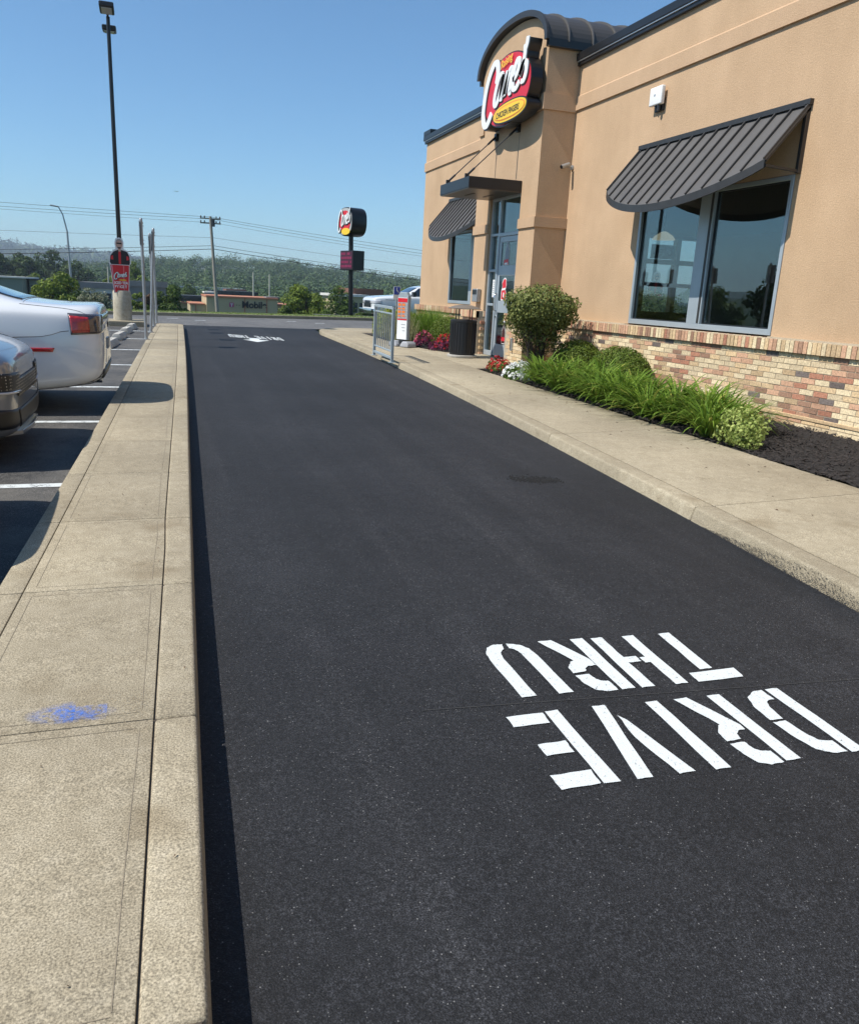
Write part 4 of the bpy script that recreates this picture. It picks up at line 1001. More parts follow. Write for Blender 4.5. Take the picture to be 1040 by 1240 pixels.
# OPEN sign hung in the far window, read from the other side
def text_mesh(s, size=1.0, shear=0.0, extrude=0.0, bold=0.0, spacing=1.0, align='LEFT'):
    cu = bpy.data.curves.new('txt', 'FONT'); cu.body = s; cu.size = size; cu.shear = shear; cu.extrude = extrude; cu.offset = bold; cu.space_character = spacing; cu.align_x = align
    ob = bpy.data.objects.new('txt', cu); col.objects.link(ob); dg = bpy.context.evaluated_depsgraph_get()
    me = bpy.data.meshes.new_from_object(ob.evaluated_get(dg)); bpy.data.objects.remove(ob); bpy.data.curves.remove(cu)
    return me
def place_text(name, s, size, origin, xdir, zdir, m_, parent, sx=1.0, **kw):
    me = text_mesh(s, size, **kw); X_ = Vector(xdir).normalized(); Z_ = Vector(zdir).normalized(); Nn = X_.cross(Z_)
    mt4 = Matrix((X_*sx, Z_, Nn)).transposed().to_4x4(); mt4.translation = Vector(origin); me.transform(mt4)
    me.materials.clear(); me.materials.append(m_)
    o = link(name, me)
    if parent is not None: wparent(o, parent)
    return o
os_ = empty('open_sign', (16.9,20.4,2.7), 'white OPEN sign hung inside, seen back to front through the left-hand pane', 'sign')
mb = MB(); mb.box((14.90,22.30,2.99),(15.78,22.33,3.42)); mb.build('board', mat('pale_paper', (0.55,0.62,0.58), 0.6), os_)  # plain pale board colour, no emission
place_text('lettering', 'OPEN', 0.27, (15.68,22.29,3.10), (-1,0,0), (0,0,1), MT['printgrey'], os_, bold=0.006)

# ------------------------------------------------------------ logo sign
LOGO = dict(C=[(.99,.80),(1.04,.98),(.98,1.15),(.86,1.19),(.72,1.11),(.58,.95),(.48,.76),(.42,.55),(.40,.33),(.47,.16),(.60,.11),(.72,.18),(.83,.30)],
 a=[(1.31,.90),(1.20,.93),(1.08,.84),(.97,.64),(.94,.47),(1.02,.41),(1.13,.50),(1.24,.68),(1.32,.90),(1.25,.66),(1.24,.50),(1.32,.48)],
 n=[(1.50,.93),(1.46,.75),(1.40,.52),(1.48,.72),(1.58,.88),(1.67,.93),(1.70,.84),(1.66,.66),(1.64,.52),(1.72,.51)],
 e=[(1.76,.70),(1.88,.74),(1.99,.84),(2.01,.97),(1.93,1.01),(1.83,.90),(1.77,.72),(1.80,.56),(1.92,.53),(2.06,.62)],
 s=[(2.22,1.20),(2.23,1.02),(2.14,.84),(2.06,.72),(2.20,.90),(2.32,.86),(2.33,.72),(2.25,.60),(2.13,.60)],
 ap=[(2.32,1.30),(2.30,1.20),(2.25,1.12)])
def catmull(p, k=6):
    o = []; P_ = [p[0]] + p + [p[-1]]
    for i in range(1, len(P_)-2):
        a, b_, c_, d_ = [np.array(q, float) for q in P_[i-1:i+3]]
        for t in np.linspace(0, 1, k, endpoint=False):
            o.append(tuple(0.5*((2*b_)+(-a+c_)*t+(2*a-5*b_+4*c_-d_)*t*t+(-a+3*b_-3*c_+d_)*t**3)))
    o.append(tuple(p[-1])); return o
def ribbon(pts, w, f, d0, d1, mb, taper=True):
    pts = catmull(pts); n = len(pts); L_ = []; R_ = []
    for i, p in enumerate(pts):
        a = np.array(pts[max(i-1,0)]); b_ = np.array(pts[min(i+1,n-1)]); d_ = b_-a; d_ = d_/(np.linalg.norm(d_)+1e-9)
        ww = w*(0.75+0.45*abs(d_[1])) if taper else w     # pen-like: heavier on the uprights
        if i == 0 or i == n-1: ww *= 0.75
        nrm = np.array((-d_[1], d_[0]))*ww/2; L_.append(p+nrm); R_.append(p-nrm)
    vs = []
    for l, r in zip(L_, R_): vs += [f(l[0], l[1], d1), f(r[0], r[1], d1), f(l[0], l[1], d0), f(r[0], r[1], d0)]
    fs = []
    for i in range(n-1):
        b0 = 4*i; b1 = b0+4; fs += [(b0,b0+1,b1+1,b1),(b0+2,b1+2,b1+3,b0+3),(b0,b1,b1+2,b0+2),(b0+1,b0+3,b1+3,b1+1)]
    fs += [(0,2,3,1),(4*(n-1),4*(n-1)+1,4*(n-1)+3,4*(n-1)+2)]
    mb.add(vs, fs)
def ell(cu, cv, ru, rv, n=48, p=2.0):
    return [(cu+ru*math.copysign(abs(math.cos(t))**(2/p), math.cos(t)), cv+rv*math.copysign(abs(math.sin(t))**(2/p), math.sin(t))) for t in [2*math.pi*i/n for i in range(n)]]
def logo_sign(f, parent, can=0.26):
    """f(u,v,d): u right, v up, d towards the viewer"""
    def pris(poly, d0, d1): mb = MB(); mb.prism(poly, lambda u, v: f(u,v,d0), lambda u, v: f(u,v,d1)); return mb
    pris(ell(1.45,.60,1.075,.632), 0, can).build('sign_can', MT['signblack'], parent)
    pris(ell(1.45,.60,1.05,.61), can+.001, can+.008).build('red_face', MT['redp'], parent)
    mb = MB(); i = 0
    for k, st in LOGO.items(): ribbon([(u+.022, v-.022) for u, v in st], .16 if k == 'C' else .118, f, 0.0+.0011*i, can+.012+.0008*i, mb); i += 1
    mb.build('letter_can', MT['signblack'], parent)
    for i, (k, st) in enumerate(LOGO.items()):
        mb = MB(); ribbon(st, .14 if k == 'C' else .112, f, can+.010+.0008*i, can+.030+.0009*i, mb); mb.build('letter', MT['white'], parent)
    pris(ell(1.72,.19,.78,.19,48,2.3), 0.0, can+.035).build('sign_can', MT['signblack'], parent)
    pris(ell(1.72,.19,.74,.165,48,2.3), can+.036, can+.042).build('oval_border', MT['yellow'], parent)
    pris(ell(1.72,.19,.69,.130,48,2.3), can+.043, can+.046).build('oval_ring', MT['orange'], parent)
    pris(ell(1.72,.19,.665,.112,48,2.3), can+.047, can+.050).build('oval_face', MT['yellow'], parent)
    o = Vector(f(1.13,.135,can+.052)); xd = Vector(f(2,0,0))-Vector(f(1,0,0)); zd = Vector(f(0,1,0))-Vector(f(0,0,0)); k_ = xd.length
    place_text('lettering', 'CHICKEN FINGERS', .145*k_, o, xd, zd, MT['signblack'], parent, sx=.86, bold=.004*k_, shear=0.15)
    xd2 = (Vector(f(1.98,1.10,0))-Vector(f(1.13,.985,0))); zd2 = zd.normalized() - xd2.normalized()*zd.normalized().dot(xd2.normalized())
    place_text('lettering', 'Raising', .20*k_, Vector(f(1.17,1.01,can+.034)), xd2, zd2, MT['yellow'], parent, sx=.95, bold=.003*k_, shear=0.25)
ws = empty('wall_sign', (6.75,15.2,5.4), 'red oval Raising Canes wall sign with white script on the tower front', 'sign')
logo_sign(lambda u, v, d: (6.66-d, 16.45-u, 4.78+v), ws, 0.22)
mb = MB()
for y in (14.6,15.8):
    for z in (5.2,5.6): mb.cyl((6.66,y,z),(6.75,y,z),.02,n=8)
mb.build('stand_off', MT['signblack'], ws)
# ------------------------------------------------------------ planting beds
def mulch_bed(name, poly, dz):
    bm = bmesh.new(); 
    x0 = min(p[0] for p in poly); x1 = max(p[0] for p in poly); y0 = min(p[1] for p in poly); y1 = max(p[1] for p in poly)
    def inside(x, y):
        c = False; n = len(poly)
        for i in range(n):
            (ax, ay), (bx, by) = poly[i], poly[(i+1) % n]
            if (ay > y) != (by > y) and x < (bx-ax)*(y-ay)/(by-ay)+ax: c = not c
        return c
    st = 0.045; nx_ = int((x1-x0)/st)+1; ny_ = int((y1-y0)/st)+1; g = {}
    for j in range(ny_+1):
        for i in range(nx_+1):
            x = x0+i*st; y = y0+j*st; xx = min(x, x1)
            g[i,j] = bm.verts.new((xx, min(y,y1), gz(y)+dz+random.uniform(-.014,.016)+0.02*math.sin(x*3)*math.sin(y*2.1)))
    for j in range(ny_):
        for i in range(nx_):
            if inside(x0+(i+.5)*st, y0+(j+.5)*st): bm.faces.new((g[i,j],g[i+1,j],g[i+1,j+1],g[i,j+1]))
    me = bpy.data.meshes.new(name); bm.to_mesh(me); bm.free(); me.materials.append(MT['mulch'])
    return tag(link(name, me), kind='structure')
mulch_bed('planting_bed', [(5.44,-6.0),(7.33,-6.0),(7.33,13.9),(6.1,13.9),(5.75,13.2),(5.44,12.2)], 0.10)
mulch_bed('planting_bed', [(5.4,21.6),(5.55,18.6),(5.95,16.45),(7.33,17.05),(7.33,22.0),(6.6,22.4)], 0.10)
# mulch chips
def chips(n, f, m_, label):
    mb = MB()
    for i in range(n):
        x, y = f(); z = gz(y)+0.115+random.uniform(0,.02); a = random.random()*6.28; l = random.uniform(.008,.032); w = random.uniform(.003,.008); t = random.uniform(-.3,.5)*l
        c_, s_ = math.cos(a), math.sin(a)
        mb.add([(x-c_*l-s_*w,y-s_*l+c_*w,z-t),(x-c_*l+s_*w,y-s_*l-c_*w,z-t),(x+c_*l+s_*w,y+s_*l-c_*w,z+t),(x+c_*l-s_*w,y+s_*l+c_*w,z+t),(x,y,z+.008)],[(0,1,4),(1,2,4),(2,3,4),(3,0,4)])
    tag(mb.build('mulch_chips', m_, kind='stuff'), label, 'mulch')
MT['chip'] = mat('bark_chip', (0.05,0.038,0.032), 0.9, c2=(0.009,0.0075,0.007), vscale=40)
chips(9000, lambda: (random.uniform(5.42,7.3), random.uniform(2.5,13)), MT['chip'], 'dark bark mulch chips over the bed along the brick wall')
chips(1200, lambda: (random.uniform(5.7,7.3), random.uniform(17,21)), MT['chip'], 'dark bark mulch chips in the bed left of the door')

MT['lily'] = leaf_mat('daylily_leaf', (0.055,0.13,0.012), (0.22,0.33,0.045), 0.35, 3)
MT['lily2'] = leaf_mat('daylily_leaf_yellow', (0.16,0.2,0.03), (0.45,0.42,0.10), 0.3, 3)
MT['box'] = leaf_mat('boxwood_leaf', (0.040,0.080,0.010), (0.16,0.21,0.03), 0.2, 4)
MT['burning'] = leaf_mat('holly_leaf', (0.030,0.060,0.012), (0.24,0.26,0.075), 0.2, 3)
MT['sedum'] = leaf_mat('sedum_leaf', (0.18,0.26,0.05), (0.50,0.56,0.18), 0.3, 6)
MT['ygreen'] = leaf_mat('yellow_green_leaf', (0.12,0.19,0.02), (0.38,0.42,0.05), 0.3, 3)
MT['petw'] = leaf_mat('white_petal', (0.7,0.7,0.68), (0.9,0.9,0.88), 0.2, 4)
MT['petr'] = leaf_mat('red_petal', (0.30,0.01,0.015), (0.60,0.04,0.04), 0.2, 4)
MT['petp'] = leaf_mat('pink_petal', (0.55,0.05,0.14), (0.8,0.22,0.3), 0.25, 4)
MT['petv'] = leaf_mat('purple_leaf', (0.06,0.012,0.035), (0.20,0.04,0.10), 0.2, 4)
MT['bedleaf'] = leaf_mat('bedding_leaf', (0.04,0.08,0.012), (0.13,0.2,0.03), 0.2, 4)
MT['reed'] = leaf_mat('dry_reed', (0.14,0.15,0.06), (0.40,0.38,0.20), 0.3, 4)
def quads_mesh(name, P, Nn, size, m_, asp=1.8, rs=None):
    """P: centres, Nn: normals; one leaf-shaped quad each"""
    P = np.asarray(P); Nn = np.asarray(Nn); n = len(P)
    Nn = Nn/(np.linalg.norm(Nn, axis=1, keepdims=True)+1e-9)
    t = rng.normal(size=(n,3)); t -= (t*Nn).sum(1, keepdims=True)*Nn; t /= (np.linalg.norm(t, axis=1, keepdims=True)+1e-9); b_ = np.cross(Nn, t)
    s_ = size*rng.uniform(.6,1.3,(n,1)) if rs is None else rs
    V = np.empty((n,4,3)); V[:,0] = P-t*s_*asp/2; V[:,1] = P-b_*s_/2+Nn*s_*.12; V[:,2] = P+t*s_*asp/2; V[:,3] = P+b_*s_/2+Nn*s_*.12
    me = bpy.data.meshes.new(name); me.vertices.add(n*4); me.vertices.foreach_set('co', V.reshape(-1)); me.loops.add(n*4); me.loops.foreach_set('vertex_index', np.arange(n*4, dtype=np.int32))
    me.polygons.add(n); me.polygons.foreach_set('loop_start', np.arange(0,n*4,4,dtype=np.int32)); me.polygons.foreach_set('loop_total', np.full(n,4,dtype=np.int32)); me.update(calc_edges=True)
    me.materials.append(m_); return me
def shell_points(n, c, r, lump=0.12, shell=0.75, flat=-1.0, nl=9):
    d = rng.normal(size=(n,3)); d /= np.linalg.norm(d, axis=1, keepdims=True); d[:,2] = np.where(d[:,2] < flat, -d[:,2], d[:,2])
    ld = rng.normal(size=(nl,3)); ld /= np.linalg.norm(ld, axis=1, keepdims=True)
    lum = 1 + lump*(np.max(np.exp(6*(d@ld.T-1)), axis=1)*1.6-0.6)
    rad = (shell + (1-shell)*rng.random(n)**0.6)*lum
    P = d*rad[:,None]*np.array(r)+np.array(c); N_ = d/np.array(r)+rng.normal(size=(n,3))*0.55/np.mean(r)
    return P, N_
# daylilies
def lily_mesh(k, n=150, h=(.38,.62)):
    random.seed(100+k); V = []; F = []
    for i in range(n):
        a = random.random()*6.283; r0 = random.random()*0.09; x, y = r0*math.cos(a), r0*math.sin(a); a += random.gauss(0,.35)
        L_ = random.uniform(*h)*1.25; up = random.uniform(.62,1.32); w = random.uniform(.009,.017); b0 = len(V); sg = 7; px_, pz = 0, 0; ang = up
        for s_ in range(sg+1):
            t = s_/sg; ww = w*(1-t**2.2)*(0.6+0.8*min(1,t*4))/1.4+.0006; cxx = x+px_*math.cos(a); cyy = y+px_*math.sin(a)
            V += [(cxx+math.sin(a)*ww, cyy-math.cos(a)*ww, pz+ww*.3), (cxx-math.sin(a)*ww, cyy+math.cos(a)*ww, pz+ww*.3)]
            px_ += math.cos(ang)*L_/sg; pz += math.sin(ang)*L_/sg; ang -= (0.10+0.30*t)*random.uniform(.8,1.2)
        for s_ in range(sg): F.append((b0+2*s_, b0+2*s_+1, b0+2*s_+3, b0+2*s_+2))
    me = bpy.data.meshes.new('daylily'); me.from_pydata(V, [], F); me.materials.append(MT['lily']); me.materials.append(MT['lily2'])
    mi = []
    for i in range(n): mi += [1 if random.random() < .10 else 0]*7
    me.polygons.foreach_set('material_index', mi); return me
LM = [lily_mesh(k) for k in range(5)]
random.seed(11)
spots = []
for k in range(12):
    t = k/11; y = 11.15 - t*4.2
    spots.append((5.72+0.12*math.sin(k*2.1), y)); 
    if k < 11: spots.append((6.22+0.1*math.sin(k*1.7), y-0.2))
for k, (x, y) in enumerate(spots):
    o = link('daylily_plant', LM[k % 5], loc=(x, y, gz(y)+0.10)); o.rotation_euler = (0,0,random.random()*6.28); sc_ = random.uniform(.9,1.12); o.scale = (sc_,sc_,sc_*random.uniform(.9,1.05))
    row = 'front' if k % 2 == 0 and k < 23 else 'back'
    if k == 22: row = 'front'
    ordn = ['first','second','third','fourth','fifth','sixth','seventh','eighth','ninth','tenth','eleventh','twelfth']
    idx = k//2 if row == 'front' else k//2
    tag(o, f'arching daylily clump in the {row} row of the mulch bed, {ordn[idx]} from the white flowers', 'plant', f'daylilies in the {row} row of the bed')
def shrub(name, x, y, r, n, size, m_, label, cat='shrub', zc=0.0, lump=.12, shell=.7, stems=6, core=0.6, group=None, z0=0.10):
    t = empty(name, (x, y, gz(y)+z0), label, cat, group)
    P, N_ = shell_points(n, (0,0,zc), r, lump, shell)
    k = P[:,2] > 0.0; me = quads_mesh('foliage', P[k], N_[k], size, m_)
    o = link('foliage', me); o.parent = t
    mb = MB()
    for i in range(stems):
        a = random.random()*6.28; q = random.uniform(.3,.7); ex, ey, ez = r[0]*q*math.cos(a), r[1]*q*math.sin(a), zc+r[2]*.5
        mb.tube([(0.03*math.cos(a),0.03*math.sin(a),-.03),(ex*.4,ey*.4,ez*.5),(ex,ey,ez)], [.012,.009,.004], 6)
    s_ = mb.build('stem', MT['bark'], smooth=60); s_.parent = t
    return t
shrub('boxwood_shrub', 7.0, 12.35, (.43,.50,.40), 15000, .019, MT['box'], 'round clipped boxwood partly hidden behind the daylilies, nearer the entrance', zc=.24, lump=.05, shell=.6)
shrub('boxwood_shrub', 6.93, 10.85, (.42,.62,.42), 19000, .019, MT['box'], 'wide round clipped boxwood in front of the wall below the big window', zc=.24, lump=.05, shell=.6)
shrub('sedum_plant', 5.62, 6.45, (.22,.24,.20), 2400, .022, MT['sedum'], 'pale yellow-green sedum at the open near end of the mulch bed', 'plant', zc=.16, lump=.35, shell=.5, z0=.11)
# big pruned shrub with bare stems
bs = empty('pruned_shrub', (6.40,12.80,gz(12.8)+.1), 'large dense shrub with bare twisted stems below, at the tower corner', 'shrub')
Ps = []; Ns = []
for (c, r, n) in (((0,0,1.22),(.60,.62,.40),9000), ((.05,.05,.98),(.54,.56,.34),4200), ((-.34,-.15,1.22),(.26,.3,.3),1800), ((.36,-.1,1.16),(.26,.3,.3),1800), ((0.05,0,.62),(.40,.42,.26),1300)):
    P, N_ = shell_points(int(n*.8), c, r, .30, .55, nl=22); Ps.append(P); Ns.append(N_)
P = np.vstack(Ps)*np.array([.98,1.0,.90]); N_ = np.vstack(Ns); me = quads_mesh('foliage', P, N_, .031, MT['burning'], 1.7); o = link('foliage', me); o.parent = bs
random.seed(5)
for i in range(13):
    a = random.random()*6.28; r = random.uniform(.06,.16); q = random.uniform(.18,.42); pts = []
    for s_ in range(6):
        t = s_/5; pts.append((r*math.cos(a)*(1-t)+q*math.cos(a)*t+random.gauss(0,.025), r*math.sin(a)*(1-t)+q*math.sin(a)*t+random.gauss(0,.025), -.03+t*1.1))
    mb = MB(); mb.tube(pts, [.026,.02,.017,.014,.010,.005], 7)
    for b2 in range(5):
        p = Vector(pts[random.choice((1,2,3))]); mb.tube([p, p+Vector((random.gauss(0,.08),random.gauss(0,.08),.15)), p+Vector((random.gauss(0,.16),random.gauss(0,.16),.32))], [.008,.005,.002], 5)
    s_ = mb.build('stem', MT['bark'], smooth=60); s_.parent = bs
def flower_clump(x, y, r, n, pm, label, leafm=None, size=.03, group=None, cat='flowers', lf=1.0):
    t = empty('flower_clump', (x, y, gz(y)+.10), label, cat, group)
    P, N_ = shell_points(int(n*2.2*lf), (0,0,.02), r, .15, .5); k = P[:,2] > 0; o = link('foliage', quads_mesh('foliage', P[k], N_[k], size*.9, leafm or MT['bedleaf'])); o.parent = t
    P, N_ = shell_points(n, (0,0,.03), (r[0]*1.04,r[1]*1.04,r[2]*1.08), .15, .93); k = P[:,2] > .03; P = P[k]; N_ = N_[k]
    # blossoms: three petals around each centre
    PP = np.vstack([P+rng.normal(size=P.shape)*size*.22 for q in range(3)]); NN = np.vstack([N_+rng.normal(size=P.shape)*1.5 for q in range(3)])
    o = link('blossom', quads_mesh('blossom', PP, NN, size, pm, 1.15)); o.parent = t
flower_clump(5.66, 12.65, (.20,.28,.18), 190, MT['petr'], 'red bedding flowers, nearest the lane at the end of the mulch bed')
flower_clump(5.86, 13.1, (.22,.25,.18), 190, MT['petr'], 'red bedding flowers just in front of the door pillar')
flower_clump(5.60, 11.8, (.22,.34,.20), 330, MT['petw'], 'white bedding flowers between the red flowers and the daylilies, by the walk', size=.04)
flower_clump(5.90, 12.25, (.22,.30,.18), 330, MT['petw'], 'white bedding flowers at the foot of the large pruned shrub', size=.04)
# bed left of the door
flower_clump(6.25, 17.0, (.28,.30,.30), 260, MT['petr'], 'red flowers in the bed just left of the trash can', MT['petv'], .035)
flower_clump(5.95, 17.75, (.22,.24,.34), 160, MT['petp'], 'pink flowers beside the menu board, left of the red ones', MT['petv'], .04)
flower_clump(6.05, 16.75, (.30,.26,.17), 120, MT['petv'], 'low purple foliage plant at the front edge of the entrance bed', MT['petv'], .035)
shrub('boxwood_shrub', 6.75, 18.1, (.50,.55,.42), 6500, .02, MT['box'], 'rounded green shrub behind the red flowers left of the trash can', zc=.28, lump=.08, shell=.8)
shrub('yellow_green_bush', 5.95, 21.0, (.40,.5,.42), 4200, .026, MT['ygreen'], 'yellow-green bush at the street end of the entrance bed', zc=.28, lump=.2, shell=.6)
shrub('yellow_green_bush', 6.7, 21.7, (.5,.5,.42), 3500, .028, MT['ygreen'], 'yellow-green bush behind, toward the building corner', zc=.28, lump=.2, shell=.6)
def grass_clump(x, y, n, h0, h1, w, m_, label, cat='ornamental grass', rad=.2, lean=.9):
    random.seed(int(x*100+y*10)); V, F = blades(n, lambda i: (random.gauss(0,rad), random.gauss(0,rad), 0), h0, h1, w, lean, 4)
    me = bpy.data.meshes.new('grass_clump'); me.from_pydata(V, [], F); me.materials.append(m_)
    o = link('grass_clump', me, loc=(x, y, gz(y)+.1)); tag(o, label, cat)
grass_clump(5.95, 19.9, 700, .45, .85, .012, MT['reed'], 'dry reedy ornamental grass behind the grey railing', rad=.20, lean=.4)
grass_clump(5.85, 19.2, 500, .4, .75, .012, MT['reed'], 'second reedy grass clump behind the railing, nearer the menu board', rad=.18, lean=.4)
grass_clump(6.75, 19.6, 1500, .5, 1.0, .012, MT['lily'], 'tall bright green grass clump behind the menu board', rad=.25, lean=1.0)
grass_clump(7.0, 20.6, 1000, .5, 1.0, .012, MT['lily'], 'tall green grass clump against the far brick wall', rad=.22, lean=1.0)

# ------------------------------------------------------------ street furniture near the door
zs = lambda y: gz(y)+sw_h
# trash can
tx, ty = 6.0, 15.35; tz = zs(ty)
tc_ = empty('trash_can', (tx,ty,tz), 'black round trash can with a domed canopy on posts beside the door', 'trash can')
mb = MB(); mb.lathe([(.30,0),(.31,.02),(.31,.045),(.28,.05)], (tx,ty,tz), 32); mb.build('base', MT['stop'], tc_, smooth=30)
mb = MB(); mb.lathe([(.262,.05),(.262,.07),(.268,.08),(.268,.70),(.275,.71),(.275,.745),(.255,.76),(.12,.765),(.12,.70)], (tx,ty,tz), 36); mb.build('body', MT['black'], tc_, smooth=30)
for k in range(28):
    a = 2*math.pi*k/28; mb = MB(); p = Vector((tx+.272*math.cos(a), ty+.272*math.sin(a), 0)); mb.bar((p.x,p.y,tz+.09),(p.x,p.y,tz+.69),.035,.008,(math.cos(a),math.sin(a),0)); mb.build('slat', MT['black'], tc_)
for a in (0.6, 2.2, 3.75, 5.3):
    mb = MB(); mb.cyl((tx+.2*math.cos(a),ty+.2*math.sin(a),tz+.75),(tx+.2*math.cos(a),ty+.2*math.sin(a),tz+.99),.012,n=8); mb.build('post', MT['black'], tc_)
mb = MB(); mb.lathe([(.335,.975),(.34,.985),(.26,1.02),(.14,1.05),(0.001,1.06)], (tx,ty,tz), 32); mb.build('canopy', mat('trash_canopy_taupe', (0.17,0.145,0.12), 0.5), tc_, smooth=40)
# railing
F0 = (4.10,15.3); F1 = (4.08,13.95)
rl = empty('railing', (4.09,14.6,zs(14.6)), 'short grey steel railing section on the walk at the lane edge', 'railing')
mb = MB()
def rp(t, h): x = F0[0]+(F1[0]-F0[0])*t; y = F0[1]+(F1[1]-F0[1])*t; return (x, y, zs(y)+h)
for t in (0,1):
    mb = MB(); mb.bar(rp(t,0), rp(t,.985), .05, .05, (1,0,0)); mb.box(tuple(a-b_ for a,b_ in zip(rp(t,0),(.06,.06,0))), tuple(a+b_ for a,b_ in zip(rp(t,0),(.06,.06,.008)))); mb.build('post', MT['greypaint'], rl, bevel=.006)
for h, w in ((.985,.05),(.88,.03),(.21,.03),(.09,.045)):
    mb = MB(); mb.bar(rp(.03,h-.01), rp(.97,h-.01), .03 if w < .04 else .045, w); mb.build('rail', MT['greypaint'], rl, bevel=.004)
for k in range(9):
    t = .1+.8*k/8; mb = MB(); mb.bar(rp(t,.2), rp(t,.87), .014, .014, (1,0,0)); mb.build('baluster', MT['greypaint'], rl)
# menu board on weighted base
mx_, my_ = 5.36, 17.5; mz = zs(my_)
mn = empty('menu_board', (mx_,my_,mz), 'slim portable menu board with red header, orange items and grey water-filled base', 'sign')
ca, sa_ = math.cos(R(-58)), math.sin(R(-58))
def mf(u, v, d): return (mx_ + u*ca + d*sa_, my_ + u*sa_ - d*ca, mz + v)     # u right, d towards the viewer
def mbox(mb, u0, u1, v0, v1, d0, d1): mb.prism([(u0,v0),(u1,v0),(u1,v1),(u0,v1)], lambda u, v: mf(u,v,d0), lambda u, v: mf(u,v,d1))
mb = MB(); mb.prism([(-.16,.16),(.16,.16),(.16,1.13),(.10,1.22),(-.10,1.22),(-.16,1.13)], lambda u, v: mf(u,v,-.05), lambda u, v: mf(u,v,.05)); mb.build('frame', MT['greypaint'], mn, bevel=.01)
mb = MB(); mbox(mb,-.145,.145,.17,1.10,.051,.055); mb.build('panel', MT['white'], mn)
mb = MB(); mbox(mb,-.14,.14,.63,1.0,.056,.058); mb.build('menu_photo_panel', mat('menu_grey', (0.35,0.34,0.33), .5, var=.5, vscale=30), mn)
mb = MB(); mbox(mb,-.14,.14,1.0,1.09,.056,.059); mb.build('header', MT['redp'], mn)
mb = MB(); mbox(mb,-.14,.14,.60,.63,.056,.059); mb.build('header', MT['redp'], mn)
random.seed(3)
for k in range(4):
    for u in (-.09, .03):
        mb = MB(); v = .68+k*.08; mbox(mb,u-.04,u+.05,v,v+.03+.02*(k%2),.059,.061); mb.build('item_picture', MT['orange'], mn)
        mb = MB(); mbox(mb,u-.035,u+.03,v+.045,v+.052,.059,.061); mb.build('item_text', MT['redp'], mn)
for k in range(3):
    mb = MB(); mbox(mb,-.02+.02*k,.10,.50-.07*k,.51-.07*k,.056,.058); mb.build('item_text', MT['printgrey'], mn)
for sgn in (-1,1):
    mb = MB(); mb.prism([(.05,0),(.30,0),(.30,.07),(.25,.13),(.12,.13),(.05,.05)], lambda u, v: mf(sgn*u,v,-.14), lambda u, v: mf(sgn*u,v,.16)); mb.build('base_weight', mat('grey_plastic_base', (0.36,0.37,0.39), .6), mn, bevel=.025, seg=3, smooth=50)
mb = MB(); mbox(mb,-.07,.07,.0,.17,-.05,.05); mb.build('foot', MT['aludark'], mn)
# accessible parking sign further back
ac = empty('parking_sign', (6.55,23.4,zs(23.4)), 'small blue and white accessible parking sign behind the menu board', 'sign')
mb = MB(); mb.cyl((6.92,23.42,gz(23.4)),(6.92,23.42,1.70),.025,n=8); mb.build('post', MT['galv'], ac)
mb = MB(); mb.box((6.80,23.36,1.36),(7.02,23.372,1.74)); mb.build('sign_panel', MT['white'], ac)
mb = MB(); mb.box((6.815,23.352,1.50),(7.005,23.358,1.725)); mb.build('blue_panel', MT['blue'], ac)
mb = MB(); mb.lathe([(0.028,-.003),(.028,.003)], (0,0,0), 12)
hd = MB(); hd.cyl((6.90,23.351,1.69),(6.90,23.349,1.69),.015,n=10); hd.bar((6.90,23.349,1.67),(6.90,23.349,1.61),.018,.003,(0,1,0)); hd.bar((6.90,23.349,1.61),(6.94,23.349,1.61),.003,.018); hd.bar((6.94,23.349,1.61),(6.96,23.349,1.55),.018,.003,(0,1,0)); hd.build('wheelchair_symbol', MT['white'], ac)

# ------------------------------------------------------------ wheel stops, posts, light pole
stops = [(-.93,17.0),(-.83,18.9),(-.74,20.6),(-.66,22.0)]
for i, (x, y) in enumerate(stops):
    t = empty('wheel_stop', (x, y, gz(y)), ['pale concrete wheel stop nearest the camera, just past the white sedan','second concrete wheel stop from the white sedan','third concrete wheel stop from the white sedan','farthest concrete wheel stop, in front of the lot kerb'][i], 'wheel stop', 'concrete wheel stops along the island', rz=R(-4.5))
    L_ = (.62,.52,.42,.36)[i]
    mb = MB(); mb.prism([(-.115,0),(.115,0),(.105,.05),(.06,.135),(-.06,.135),(-.105,.05)], lambda a, b_: (a,-L_,b_), lambda a, b_: (a,L_,b_)); o = mb.build('block', MT['stop'], bevel=.015, seg=2, smooth=40); o.parent = t
    for yy_ in (-.45,.45):
        mb = MB(); mb.cyl((0,yy_*.5,.134),(0,yy_*.5,.138),.014,n=8); o = mb.build('pin', MT['aludark']); o.parent = t
